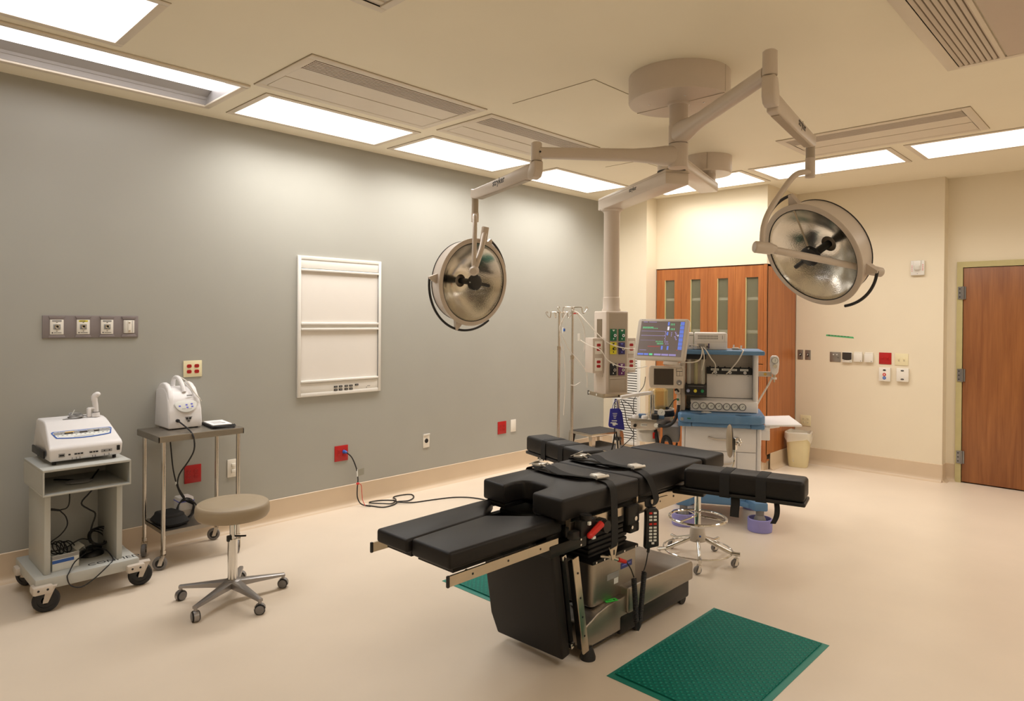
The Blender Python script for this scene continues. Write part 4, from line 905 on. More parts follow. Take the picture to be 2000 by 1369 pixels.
for (y, z) in ((3.2, 0.64), (3.28, 0.632), (3.35, 0.64), (3.5, 0.63)): b.cyl((3.045, y, z), (3.0468, y, z), 0.006, n=10)
b.build('back_frame', ot)
for (y, h) in ((2.345, 0.055), (2.88, 0.05)):
    b = mb('rail steel'); b.bb(3.055, 3.075, y - 0.006, y + 0.006, 0.67, 0.67 + h); b.build('post', ot)
# folded-down foot section
FT = V((0, 2.285, 0.535)); FD = (V((0, 2.365, 0.035)) - FT); Lh = FD.length; FD.normalize()
FX = V((1, 0, 0)); FN = FX.cross(FD)      # FN points to +y side? fixed below
if FN.y < 0: FN = -FN
FM = basis(FT, FX, FD, FX.cross(FD))
s = 1 if FX.cross(FD).y > 0 else -1
fl = mb('black upholstery', FM); pad(fl, [(2.562, 0.0), (3.020, 0.0), (3.022, Lh - 0.01), (2.60, Lh), (2.566, Lh - 0.10)], min(0, s * 0.060), max(0, s * 0.060), 0.012); foot = fl.build('folded_pad', ot)
b = mb('black metal', FM); b.bb(2.59, 3.00, 0.02, Lh - 0.03, min(s * 0.062, s * 0.075), max(s * 0.062, s * 0.075), 0.004); b.bb(2.64, 2.70, 0.0, Lh - 0.05, min(s * 0.075, s * 0.10), max(s * 0.075, s * 0.10)); b.bb(2.95, 3.01, 0.0, Lh - 0.05, min(s * 0.075, s * 0.10), max(s * 0.075, s * 0.10)); b.build('folded_plate', foot)
b = mb('chrome', FM); b.bb(3.000, 3.030, 0.02, 0.045, min(s * 0.062, s * 0.09), max(s * 0.062, s * 0.09), 0.004); b.bb(3.000, 3.030, Lh - 0.06, Lh - 0.035, min(s * 0.062, s * 0.09), max(s * 0.062, s * 0.09), 0.004); b.build('latch', foot)
b = mb('rail steel'); a = V((3.065, 2.395, 0.520)); c = V((3.068, 2.475, 0.062)); t = (c - a).normalized(); M = basis(a, V((0, t.z, -t.y)) * -1, t, V((1, 0, 0)))
LL = (c - a).length; b.box((0, LL / 2, 0), (0.042, LL, 0.010), 0.003, M=M); b.use('black metal'); b.box((-0.004, LL / 2, -0.018), (0.03, LL - 0.04, 0.026), M=M)
b.use('print black')
for k in (0.16, 0.42, 0.62, 0.82): b.cyl((3.0705, a.y + (c.y - a.y) * k, a.z + (c.z - a.z) * k), (3.0735, a.y + (c.y - a.y) * k, a.z + (c.z - a.z) * k), 0.005, n=10)
b.build('folded_rail', foot)
b = mb('black metal'); b.bb(2.57, 2.70, 2.24, 2.50, 0.545, 0.600, 0.006); b.build('hinge_arm', ot)
b = mb('black metal'); b.bb(2.90, 3.05, 2.24, 2.50, 0.545, 0.600, 0.006)
b.use('chrome')
for z in (0.560, 0.585): b.cyl((3.05, 2.455, z), (3.053, 2.455, z), 0.005, n=10)
b.build('hinge_arm', ot)
# column
b = mb('black rubber')
for k in range(7): b.prism([(2.66, 2.62), (2.97, 2.62), (2.97, 2.95), (2.66, 2.95)], 0.425 + k * 0.025, 0.447 + k * 0.025, 0.010, 2); b.bb(2.675, 2.955, 2.635, 2.935, 0.44 + k * 0.025, 0.452 + k * 0.025)
b.build('bellows', ot)
b = mb('brushed steel'); b.prism([(2.60, 2.595), (2.99, 2.595), (3.012, 2.615), (3.012, 2.972), (2.60, 2.972)], 0.205, 0.432, 0.03, 4); cc = b.build('column_cover', ot)
b = mb('black metal'); b.bb(2.592, 3.020, 2.588, 2.980, 0.418, 0.437, 0.006); b.use('chrome')
for y in (2.615, 2.68, 2.76, 2.85, 2.95): b.cyl((3.019, y, 0.428), (3.0225, y, 0.428), 0.0055, n=10)
b.build('column_trim', cc)
CP = lambda y, z: basis((3.0125, y, z), (0, 1, 0), (0, 0, 1), (1, 0, 0))
b = mb('label silver', CP(2.765, 0.325)); b.box((0, 0, 0), (0.10, 0.030, 0.0008)); b.use('print grey'); b.box((0.006, 0, 0.0005), (0.07, 0.012, 0.0004)); b.build('label_plate', cc)
b = mb('label white', CP(2.790, 0.293)); b.box((0, 0, 0.0004), (0.036, 0.028, 0.0008)); b.build('label_sticker', cc)
b = mb('label navy', CP(2.88, 0.352)); b.box((0, 0, 0), (0.100, 0.030, 0.0008)); b.use('print lilac'); b.box((0, 0.002, 0.0005), (0.075, 0.006, 0.0004)); b.build('label_plate', cc)
# pedestal
def wedge(b, x0, x1, prof, bev):
    M = basis((0, 0, 0), (0, 1, 0), (0, 0, 1), (1, 0, 0)); b.prism(prof, x0, x1, bev, 3, M)
b = mb('brushed steel'); wedge(b, 2.545, 3.062, [(2.830, 0.125), (3.475, 0.125), (3.475, 0.222), (3.455, 0.236), (2.93, 0.258), (2.83, 0.258)], 0.016); b.build('base_cover', ot)
b = mb('brushed steel'); wedge(b, 2.60, 3.045, [(2.505, 0.055), (2.86, 0.055), (2.86, 0.214), (2.68, 0.210), (2.60, 0.196), (2.545, 0.174), (2.515, 0.166), (2.505, 0.156)], 0.020); b.build('base_foot_cover', ot)
b = mb('black metal'); b.bb(2.560, 3.048, 2.78, 3.455, 0.030, 0.125, 0.01); b.bb(2.62, 3.035, 2.53, 2.80, 0.040, 0.058, 0.004); b.build('base_skirt', ot)
for (x, y) in ((3.035, 2.535), (2.62, 2.56)):
    b = mb('black rubber'); b.lathe([(0, 0.0), (0.036, 0.0), (0.037, 0.012), (0.026, 0.045), (0.020, 0.060), (0, 0.060)], (x, y, 0), n=24); b.build('levelling_foot', ot)
for (x, y) in ((3.03, 3.40), (2.58, 3.40), (3.03, 2.95), (2.58, 2.95)):
    b = mb('black rubber'); b.cyl((x - 0.012, y, 0.030), (x + 0.012, y, 0.030), 0.030, n=20); b.build('wheel', ot)
b = mb('label lime', basis((3.022, 2.735, 0.2125), (0.35, 0.94, 0), (-0.94, 0.35, 0), (0, 0, 1))); b.box((0, 0, 0), (0.07, 0.03, 0.001)); b.use('print black'); b.box((-0.008, 0, 0.0006), (0.03, 0.004, 0.0004)); b.box((0.018, 0, 0.0006), (0.008, 0.012, 0.0004)); b.build('label_sticker', ot)
b = mb('label silver', basis((2.90, 2.600, 0.2005), (0.35, 1, 0), (-1, 0.35, 0), (0, 0, 1))); b.box((0, 0, 0), (0.045, 0.03, 0.001)); b.build('label_sticker', ot)

# rail clamp with the red lever
cl = thing('rail_clamp', 'black rail clamp with a bright red lever on the operating table rail', 'clamp', (3.12, 2.42, 0.60))
b = mb('black metal'); b.bb(3.092, 3.135, 2.35, 2.46, 0.630, 0.705, 0.010); b.cyl((3.113, 2.408, 0.70), (3.113, 2.408, 0.722), 0.028, n=24); b.bb(3.092, 3.14, 2.46, 2.535, 0.630, 0.685, 0.008); b.bb(3.092, 3.13, 2.30, 2.35, 0.628, 0.668, 0.008); b.build('body', cl)
b = mb('print black'); b.cyl((3.113, 2.408, 0.7225), (3.113, 2.408, 0.7235), 0.016, n=20); b.build('bore', cl)
b = mb('signal red'); a = V((3.150, 2.392, 0.640)); c = V((3.154, 2.472, 0.676)); b.tube([a, a.lerp(c, 0.5), c], [0.0140, 0.0165], 8, 1); b.ball(a, 0.0145); b.build('lever', cl)
b = mb('label white'); b.box((3.140, 2.40, 0.690), (0.012, 0.016, 0.016), 0.002); b.box((3.145, 2.425, 0.622), (0.012, 0.022, 0.012), 0.002); b.build('latch_pin', cl)
b = mb('black metal'); b.cyl((3.09, 2.51, 0.655), (3.16, 2.51, 0.655), 0.030, n=8); b.build('knob', cl)
# clamp near the hand control
cl = thing('rail_clamp', 'black socket clamp on the table rail just left of the hand control', 'clamp', (3.11, 2.79, 0.58))
b = mb('black metal'); b.bb(3.080, 3.115, 2.745, 2.845, 0.595, 0.690, 0.012); b.bb(3.06, 3.11, 2.77, 2.85, 0.55, 0.60, 0.010); b.build('body', cl)
b = mb('chrome'); b.cyl((3.115, 2.80, 0.625), (3.122, 2.80, 0.625), 0.011, n=14); b.cyl((3.112, 2.775, 0.585), (3.118, 2.775, 0.585), 0.008, n=12); b.build('bolt', cl)
# hand control
hd = V((0.80, -0.60, 0)); hx = V((0.60, 0.80, 0))
hc = thing('hand_control', 'black corded hand control with red and white keys hanging from table rail', 'remote control', (3.13, 2.92, 0.46))
HM = basis((3.135, 2.915, 0.555), hx, (0.0, 0.0, 1), hd)
b = mb('black plastic', HM); b.prism([(-0.036, -0.100), (0.036, -0.088), (0.034, 0.090), (0.022, 0.104), (-0.018, 0.104), (-0.032, 0.090)], -0.020, 0.018, 0.006); b.box((0, 0.085, -0.024), (0.03, 0.03, 0.02), 0.003); hcase = b.build('handset', hc)
rows = [(0.080, 'signal red'), (0.062, 'label white'), (0.046, 'label white'), (0.026, 'signal red'), (0.008, 'label white'), (-0.008, 'label white'), (-0.024, 'label white'), (-0.040, 'label white'), (-0.056, 'label white')]
for (z, m) in rows:
    for x in (-0.010, 0.013):
        mm = 'label white' if (z > 0.07 and x > 0) else m
        b = mb(mm, HM); b.box((x, z, 0.0185), (0.016, 0.010, 0.004), 0.001); b.build('key', hcase)
b = mb('label white', HM); b.box((0.002, -0.070, 0.0185), (0.014, 0.010, 0.004), 0.001); b.build('key', hcase)
def coil(b, p0, p1, r, wr, turns):
    p0 = V(p0); p1 = V(p1); d = (p1 - p0).normalized(); u = d.orthogonal().normalized(); w = d.cross(u); n = turns * 9
    b.tube([p0.lerp(p1, i / n) + (u * math.cos(2 * PI * i / 9) + w * math.sin(2 * PI * i / 9)) * r for i in range(n + 1)], wr, 5, 1)
b = mb('black rubber'); b.tube([(3.128, 2.905, 0.462), (3.127, 2.900, 0.435)], 0.0075, 8, 1); b.tube([(3.127, 2.90, 0.435), (3.125, 2.885, 0.38), (3.125, 2.862, 0.345)], 0.003, 6)
coil(b, (3.128, 2.866, 0.345), (3.128, 2.830, 0.115), 0.0098, 0.0046, 30); coil(b, (3.124, 2.806, 0.115), (3.118, 2.790, 0.33), 0.0098, 0.0046, 28)
b.tube([(3.125, 2.822, 0.12), (3.125, 2.822, 0.085), (3.123, 2.814, 0.075), (3.122, 2.810, 0.115)], 0.009, 8, 3)
b.tube([(3.115, 2.795, 0.335), (3.11, 2.775, 0.38), (3.105, 2.745, 0.42)], 0.003, 6); b.build('coiled_cord', hc)
b = mb('signal red'); b.tube([(3.10, 2.745, 0.420), (3.085, 2.705, 0.437)], [0.009, 0.011], 10, 1); b.use('chrome'); b.tube([(3.085, 2.705, 0.437), (3.05, 2.67, 0.452), (3.02, 2.65, 0.452)], 0.008, 10, 1); b.build('plug', hc)

# arm boards, swung slightly towards the head
def arm_board(label, root, ang, L_):
    d = V((math.cos(ang), math.sin(ang), 0)); t = thing('arm_board', label, 'arm board', (root[0], root[1], 0.70), ang)
    T = frame((root[0], root[1], 0.0), ang)
    b = mb('black upholstery', T); b.bb(0, L_, -0.085, 0.085, 0.702, 0.806, 0.020, 4); b.build('pad', t)
    b = mb('black plastic', T); b.bb(-0.02, L_ + 0.004, -0.084, 0.084, 0.682, 0.703, 0.007, 3); b.build('board', t)
    b = mb('black metal', T); b.bb(-0.07, 0.10, -0.05, 0.05, 0.655, 0.682, 0.006); b.build('pivot_clamp', t)
    for k in (0.36, 0.66):
        b = mb('black webbing', T); x = L_ * k; o = 0.0025
        prof = [(-0.0905, 0.69), (-0.0885, 0.785), (-0.078, 0.803), (-0.066, 0.8085), (0.066, 0.8085), (0.078, 0.803), (0.0885, 0.785), (0.0905, 0.69)]
        vs = [(x + e, y, z) for e in (-0.025, 0.025) for (y, z) in prof]; n = len(prof)
        vs += [(x + e, y * 0.97, z - 0.003) for e in (-0.025, 0.025) for (y, z) in prof]
        fs = [[i, i + 1, n + i + 1, n + i] for i in range(n - 1)] + [[2 * n + i, 3 * n + i, 3 * n + i + 1, 2 * n + i + 1] for i in range(n - 1)]
        for e in (0, n): fs += [[e + i, 2 * n + e + i, 2 * n + e + i + 1, e + i + 1] for i in range(n - 1)]
        b.put(vs, fs); b.ribbon([(x, 0.086, 0.692), (x, 0.07, 0.679), (x, -0.07, 0.679), (x, -0.0925, 0.69)], 0.05, (1, 0, 0), 0.003); s = b.build('strap', t)
        b = mb('black webbing', T)
        if k < 0.5: b.ribbon([(x + 0.05, -0.06, 0.681), (x + 0.052, -0.066, 0.65), (x + 0.05, -0.074, 0.61), (x + 0.05, -0.078, 0.585)], 0.045, (1, 0, 0), 0.003)
        else: b.ribbon([(x + 0.07, -0.05, 0.681), (x + 0.075, -0.06, 0.65), (x + 0.07, -0.055, 0.61), (x + 0.055, -0.06, 0.575)], 0.026, (1, 0.3, 0), 0.003)
        b.build('strap_tail', s)
    return t
arm_board('long black arm board swung out on the right side of the operating table', (3.112, 3.312), R(13.5), 0.600)
arm_board('long black arm board swung out on the left side of the operating table', (2.510, 3.270), R(180 - 15.5), 0.650)
t = thing('arm_strap_hardware', 'small chrome clamp under the left arm board', 'clamp', (2.02, 3.33, 0.66))
b = mb('chrome'); b.tube([(2.00, 3.38, 0.690), (1.99, 3.35, 0.672), (2.02, 3.33, 0.665), (2.05, 3.33, 0.672)], 0.007, 8); b.box((2.02, 3.345, 0.680), (0.03, 0.02, 0.024), 0.004); b.build('bracket', t)

# safety straps
def buckle(p, x, n, parent, open_=False):
    x = V(x).normalized(); n = V(n).normalized(); y = n.cross(x); M = basis(p, x, y, n)
    b = mb('buckle metal', M @ Mx.Scale(1.3, 4)); b.box((0, 0, 0.007), (0.046, 0.050, 0.012), 0.003)
    if open_: b.box((-0.012, 0.0, 0.022), (0.040, 0.046, 0.003), 0.001, M=Mx.Rotation(R(-28), 4, 'Y')); b.tube([(0.02, -0.022, 0.014), (0.045, -0.022, 0.006)], 0.003, 6, 1); b.tube([(0.02, 0.022, 0.014), (0.045, 0.022, 0.006)], 0.003, 6, 1)
    else: b.cyl((0.024, -0.029, 0.009), (0.024, 0.029, 0.009), 0.007, n=12); b.box((-0.002, 0, 0.0125), (0.038, 0.044, 0.006), 0.001)
    return b.build('buckle', parent)
sp = thing('safety_strap', 'black restraint strap across the seat of the operating table, the nearer one', 'strap', (2.8, 2.69, 0.80))
b = mb('black webbing'); b.ribbon([(2.528, 2.66, 0.70), (2.529, 2.665, 0.77), (2.533, 2.668, 0.802), (2.56, 2.672, 0.812), (2.62, 2.675, 0.814)], 0.050, (0, 1, 0), 0.003); b.ribbon([(2.55, 2.68, 0.808), (2.64, 2.69, 0.822), (2.74, 2.66, 0.812), (2.84, 2.66, 0.806), (2.93, 2.71, 0.806)], 0.052, (0.2, 1, 0.1), 0.003); b.ribbon([(2.60, 2.65, 0.805), (2.75, 2.63, 0.806), (2.88, 2.65, 0.812), (2.94, 2.69, 0.806)], 0.048, (0.1, 1, -0.3), 0.003)
b.ribbon([(2.95, 2.715, 0.808), (3.03, 2.690, 0.808), (3.074, 2.655, 0.804), (3.090, 2.650, 0.785), (3.100, 2.645, 0.72), (3.105, 2.643, 0.62), (3.106, 2.642, 0.54), (3.100, 2.640, 0.515)], 0.052, (0, 1, 0), 0.003); b.build('webbing', sp)
buckle((2.575, 2.70, 0.812), (1, 0.1, 0), (0.1, 0.05, 1), sp, True); buckle((2.955, 2.712, 0.809), (1, -0.25, 0), (0, 0, 1), sp)
b = mb('rail steel'); M = basis((3.101, 2.640, 0.500), (0, 1, 0), (0, 0, 1), (1, 0, 0)); b.prism([(-0.036, 0.024), (-0.028, 0.012), (0.028, 0.018), (0.036, 0.034), (0.012, -0.040), (-0.010, -0.044)], -0.002, 0.002, 0, M=M); b.use('print black'); b.box((0.003, -0.008, 0.0022), (0.011, 0.024, 0.001), M=M); b.build('end_bracket', sp)
sp = thing('safety_strap', 'black restraint strap across the back of the operating table, the farther one', 'strap', (2.8, 3.04, 0.80))
b = mb('black webbing'); b.ribbon([(2.527, 3.02, 0.70), (2.529, 3.02, 0.77), (2.534, 3.02, 0.803), (2.57, 3.02, 0.810), (2.63, 3.035, 0.812)], 0.050, (0, 1, 0), 0.003); b.ribbon([(2.56, 3.04, 0.812), (2.66, 3.07, 0.824), (2.76, 3.03, 0.812), (2.86, 3.01, 0.808), (2.94, 3.03, 0.808)], 0.052, (0.1, 1, 0.15), 0.003); b.ribbon([(2.57, 2.975, 0.804), (2.70, 2.96, 0.806), (2.84, 2.97, 0.816), (2.93, 3.01, 0.808)], 0.046, (0.1, 1, -0.3), 0.003)
b.ribbon([(2.96, 3.03, 0.808), (3.03, 2.99, 0.808), (3.076, 2.96, 0.802), (3.094, 2.965, 0.78), (3.108, 2.985, 0.72), (3.112, 2.995, 0.675), (3.104, 2.98, 0.648), (3.092, 2.955, 0.655), (3.092, 2.95, 0.69)], 0.050, (0, 1, 0.1), 0.003); b.build('webbing', sp)
buckle((2.585, 3.04, 0.812), (1, 0.15, 0), (0.2, 0, 1), sp, True); buckle((2.958, 3.035, 0.809), (1, -0.3, 0), (0, 0, 1), sp)

# anti-fatigue mats
def floor_mat(label, x0, x1, y0, y1):
    t = thing('anti_fatigue_mat', label, 'floor mat', ((x0 + x1) / 2, (y0 + y1) / 2, 0), 0, 'green rubber floor mats')
    b = mb('mat edge green'); e = 0.045
    vs = [(x0, y0, 0.0005), (x1, y0, 0.0005), (x1, y1, 0.0005), (x0, y1, 0.0005), (x0, y0, 0.002), (x1, y0, 0.002), (x1, y1, 0.002), (x0, y1, 0.002), (x0 + e, y0 + e, 0.011), (x1 - e, y0 + e, 0.011), (x1 - e, y1 - e, 0.011), (x0 + e, y1 - e, 0.011)]
    b.put(vs, [[3, 2, 1, 0]] + [[i, (i + 1) % 4, 4 + (i + 1) % 4, 4 + i] for i in range(4)] + [[4 + i, 4 + (i + 1) % 4, 8 + (i + 1) % 4, 8 + i] for i in range(4)])
    b.put([(x0 + e, y0 + e, 0.011), (x1 - e, y0 + e, 0.011), (x1 - e, y1 - e, 0.011), (x0 + e, y1 - e, 0.011)], [[0, 1, 2, 3]])
    b.build('bevelled_edge', t)
    b = mb('mat rubber green'); b.bb(x0 + e * 0.6, x1 - e * 0.6, y0 + e * 0.6, y1 - e * 0.6, 0.0105, 0.0135); b.build('nubbed_top', t)
floor_mat('green nubbed rubber floor mat in the open in front of the operating table', 3.19, 3.803, 2.47, 3.475)
floor_mat('green nubbed rubber floor mat mostly hidden beyond the operating table', 1.83, 2.44, 2.655, 3.66)

# chrome stool with foot ring behind the table
sx, sy = 2.755, 4.085
st = thing('chrome_stool', 'chrome stool with foot ring and oval backrest behind the right arm board', 'stool', (sx, sy, 0))
b = mb('chrome'); b.cyl((sx, sy, 0.20), (sx, sy, 0.50), 0.021, n=20); b.use('black rubber'); b.cyl((sx, sy, 0.452), (sx, sy, 0.460), 0.0225, n=20); b.build('column', st)
b = mb('light grey plastic'); b.lathe([(0, 0.135), (0.055, 0.135), (0.056, 0.145), (0.046, 0.225), (0.036, 0.232), (0, 0.232)], (sx, sy, 0), n=28); b.build('hub_cover', st)
b = mb('print blue'); b.ball((sx + 0.037, sy - 0.034, 0.175), 0.007); b.build('logo_dot', st)
b = mb('chrome'); b.ring((sx, sy, 0.285), 0.185, 0.0085, n=44)
for a in (20, 140, 260): b.tube([(sx, sy, 0.30), (sx + 0.185 * math.cos(R(a)), sy + 0.185 * math.sin(R(a)), 0.285)], 0.006, 8, 1)
b.build('foot_ring', st)
SA = [R(a) for a in (-58, 15, 88, 158, 230)]
for a in SA:
    c_, s_ = math.cos(a), math.sin(a); b = mb('chrome')
    b.tube([(sx + 0.03 * c_, sy + 0.03 * s_, 0.150), (sx + 0.075 * c_, sy + 0.075 * s_, 0.138), (sx + 0.20 * c_, sy + 0.20 * s_, 0.092), (sx + 0.235 * c_, sy + 0.235 * s_, 0.086), (sx + 0.275 * c_, sy + 0.275 * s_, 0.086)], 0.0125, 12, 4); b.build('leg', st)
b = mb('chrome'); b.ring((sx, sy, 0.078), 0.222, 0.006, n=44); b.build('base_ring', st)
for a in SA: caster(st, (sx + 0.255 * math.cos(a) - 0.01, sy + 0.255 * math.sin(a) - 0.01), 0.027, 0.018, (0.9, -0.5, 0), 'caster grey', 'chrome', 'caster grey', 0.082)
b = mb('stool vinyl'); b.lathe([(0, 0.505), (0.15, 0.505), (0.172, 0.512), (0.178, 0.535), (0.17, 0.562), (0.12, 0.572), (0, 0.574)], (sx, sy, 0), n=48); b.build('seat', st)
bx_, by_, bz_ = 2.785, 4.475, 0.750
b = mb('stool vinyl'); dn = V((-0.86, -0.51, 0)); M = Mx.Translation(V((bx_, by_, bz_))) @ orient(dn)
pr = [(0, 0.020), (0.07, 0.019), (0.105, 0.012), (0.117, 0.0), (0.112, -0.008)]
b.lathe(pr, M=M, n=36); bk = b.build('backrest', st)
b = mb('black plastic'); b.lathe([(0.113, -0.008), (0.10, -0.016), (0, -0.020)], M=Mx.Translation(V((bx_, by_, bz_))) @ orient(dn), n=36); b.build('backrest_shell', bk)
b = mb('chrome')
b.box((bx_ + 0.030, by_ + 0.012, bz_ - 0.018), (0.03, 0.03, 0.085), 0.005); b.tube([(bx_ + 0.03, by_ + 0.012, bz_ - 0.05), (bx_ + 0.028, by_ + 0.01, bz_ - 0.15), (bx_ + 0.01, by_ - 0.06, 0.52), (sx, sy + 0.10, 0.500)], 0.0065, 8, 4)
for (dy, dz) in ((0, 0.018), (0.018, 0), (0, -0.018), (-0.018, 0)): b.ball((bx_ + 0.065, by_ + 0.02 + dy, bz_ - 0.005 + dz), 0.0095)
b.cyl((bx_ + 0.03, by_ + 0.012, bz_ - 0.005), (bx_ + 0.07, by_ + 0.024, bz_ - 0.005), 0.009, n=12); b.build('backrest_bracket', st)

# ================================================================== CEILING BOOMS AND SURGICAL LAMPS
LX, LY = 2.89, 3.565
lm = thing('lamp_ceiling_mount', 'large round ceiling canopy with column carrying both surgical lamps', 'ceiling mount', (LX, LY, CZ))
b = mb('boom enamel'); b.lathe([(0, CZ - 0.0005), (0.294, CZ - 0.0005), (0.294, CZ - 0.145), (0.288, CZ - 0.156), (0, CZ - 0.158)], (LX, LY, 0), n=72); can = b.build('canopy', lm)
b = mb('boom enamel dark'); b.bb(LX - 0.29, LX + 0.29, LY - 0.0012, LY + 0.0012, CZ - 0.1592, CZ - 0.156); b.box((LX + 0.2945, LY, CZ - 0.075), (0.0012, 0.003, 0.15)); b.box((LX - 0.2945, LY, CZ - 0.075), (0.0012, 0.003, 0.15))
b.use('chrome')
for (x, y) in ((0.10, -0.10), (-0.14, -0.10), (0.12, 0.08), (-0.10, 0.14)): b.ball((LX + x, LY + y, CZ - 0.158), 0.007, (1, 1, 0.5))
b.build('canopy_seam', can)
b = mb('boom enamel'); b.lathe([(0.066, CZ - 0.157), (0.064, CZ - 0.168), (0.055, CZ - 0.172), (0.055, 2.748)], (LX, LY, 0), n=36); b.build('column', lm)

def tube_arm(b, p0, p1, r0, r1, n=16):
    b.tube([p0, V(p0).lerp(V(p1), 0.12), V(p0).lerp(V(p1), 0.3), V(p0).lerp(V(p1), 0.9), p1], [r0, r1], n, 1); return b
def lamp(label, ze, jx, jz, sp, z_sp, stub, C, N, up, tube1, knob, knob_axis, bar, piv2, arcs, brks, lever_ang, rod_ang, tz):
    """ze: sleeve z-range on the column; jx: joint xy; sp: spring arm end xy"""
    t = thing('surgical_lamp', label, 'surgical lamp', (C[0], C[1], C[2]), 0, 'surgical lamps on the ceiling mount')
    b = mb('boom enamel'); b.cyl((LX, LY, ze[0]), (LX, LY, ze[1]), 0.057, n=36); zc = (ze[0] + ze[1]) / 2
    d = (V((jx[0], jx[1], 0)) - V((LX, LY, 0))).normalized(); w = V((-d.y, d.x, 0))
    o = V((LX, LY, zc)); e = V((jx[0], jx[1], jz[2])); Ln = (e - o).length; secs = []
    for (f_, hh, ww) in ((0.0, 0.058, 0.054), (0.10, 0.056, 0.052), (0.20, 0.044, 0.042), (0.32, 0.036, 0.036), (0.98, 0.032, 0.032)):
        p = o.lerp(e, f_); secs.append([p + w * (ww * math.copysign(abs(math.cos(a)) ** 0.6, math.cos(a))) + V((0, 0, hh * math.copysign(abs(math.sin(a)) ** 0.6, math.sin(a)))) for a in [2 * PI * k / 20 for k in range(20)]])
    vs = [p for s_ in secs for p in s_]; fs = [[j * 20 + k, j * 20 + (k + 1) % 20, j * 20 + 20 + (k + 1) % 20, j * 20 + 20 + k] for j in range(4) for k in range(20)]
    b.put(vs, fs + [list(range(20))[::-1], list(range(80, 100))]); b.build('extension_arm', t)
    b = mb('boom enamel'); zt_, zm_, zb_ = jz[0], jz[1], jz[3]
    b.lathe([(0, zt_), (0.026, zt_), (0.032, zt_ - 0.006), (0.033, zm_ + 0.002), (0, zm_ + 0.002)], (jx[0], jx[1], 0), n=28); b.use('boom enamel dark'); b.cyl((jx[0], jx[1], zm_ - 0.001), (jx[0], jx[1], zm_ + 0.003), 0.0315, n=28); b.use('print black'); b.cyl(V((jx[0], jx[1], jz[2])) - d * 0.02 + w * 0.026, V((jx[0], jx[1], jz[2])) - d * 0.02 + w * 0.0345, 0.006, n=10); b.build('joint', t)
    d2 = (V((sp[0], sp[1], 0)) - V((jx[0], jx[1], 0))).normalized(); w2 = V((-d2.y, d2.x, 0)); j = V((jx[0], jx[1], 0)); Ls = (V((sp[0], sp[1], 0)) - j).length
    b = mb('boom enamel'); Mk = basis(j, d2, V((0, 0, 1)), d2.cross(V((0, 0, 1)))); zs0, zs1 = z_sp
    b.prism([(-0.031, zm_ - 0.001), (0.031, zm_ - 0.001), (0.060, zm_ - 0.06), (0.060, zb_ + 0.01), (0.03, zb_), (-0.012, zb_ + 0.008), (-0.031, zb_ + 0.04)], -0.030, 0.030, 0.010, 3, M=Mk); b.build('elbow', t)
    b = mb('boom enamel'); b.prism([(0.045, zs0 - 0.055), (0.045, zs0 + 0.030), (Ls * 0.45, (zs0 + zs1) / 2 + 0.026), (Ls - 0.02, zs1 + 0.024), (Ls + 0.022, zs1 + 0.034), (Ls + 0.026, zs1 - 0.030), (Ls - 0.05, zs1 - 0.048), (Ls * 0.5, (zs0 + zs1) / 2 - 0.055)], -0.026, 0.026, 0.008, 3, M=Mk)
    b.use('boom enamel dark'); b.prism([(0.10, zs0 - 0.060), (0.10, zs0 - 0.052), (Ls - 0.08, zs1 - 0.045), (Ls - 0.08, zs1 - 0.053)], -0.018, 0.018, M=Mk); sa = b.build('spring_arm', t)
    for s_ in tz[0]:
        zz = (zs0 * (1 - tz[1]) + zs1 * tz[1]); x = -d2 if s_ * (-1) > 0 else d2
        sl = V((d2.x * Ls, d2.y * Ls, zs1 - zs0)).normalized(); n_ = w2 * s_; xx = V((0, 0, 1)).cross(n_).normalized(); xx = sl if sl.dot(xx) > 0 else -sl
        pM = j + d2 * (Ls * tz[1]) + V((0, 0, zz + 0.002)) + n_ * 0.0263
        text('stryker', 0.058, basis(pM, xx, n_.cross(xx), n_), 'print black', 'lettering', sa, 0.0004, 0.0008)
    b = mb('boom enamel dark'); b.lathe([(0.026, zs1 - 0.028), (0.024, zs1 - 0.034), (0.024, stub[0]), (0, stub[0])], (sp[0], sp[1], 0), n=24); b.use('boom enamel'); b.cyl((sp[0], sp[1], stub[1]), (sp[0], sp[1], stub[0] + 0.001), 0.0262, n=24); b.build('spindle', t)
    b = mb('boom enamel'); b.tube(tube1, 0.0155, 14, 5); b.build('yoke_tube', t)
    b = mb('boom enamel'); k = V(knob); ka = V(knob_axis).normalized(); b.lathe([(0, -0.055), (0.026, -0.055), (0.031, -0.048), (0.031, 0.03), (0.028, 0.036), (0.022, 0.06), (0, 0.06)], M=Mx.Translation(k) @ orient(ka), n=24); b.build('yoke_pivot', t)
    b = mb('boom enamel'); b.tube(bar, [0.020, 0.0165], 14, 3); b.build('yoke_bar', t)
    p2 = V(piv2[0]); a2 = V(piv2[1]).normalized(); b = mb('boom enamel'); b.lathe([(0, -0.05), (0.022, -0.05), (0.026, -0.044), (0.026, 0.045), (0.022, 0.05), (0, 0.05)], M=Mx.Translation(p2) @ orient(a2), n=22); b.build('yoke_end', t)
    # lamp head, local z = facing direction
    n_ = V(N).normalized(); x_ = V(up).cross(n_).normalized(); y_ = n_.cross(x_); HMx = basis(V(C), x_, y_, n_)
    b = mb('boom enamel'); b.lathe([(0, -0.195), (0.07, -0.193), (0.15, -0.178), (0.225, -0.150), (0.272, -0.120), (0.278, -0.110), (0.303, 0.0), (0.306, 0.006), (0.302, 0.010), (0.276, 0.010), (0.274, 0.004)], M=HMx, n=72); hs = b.build('housing', t, smooth=50)
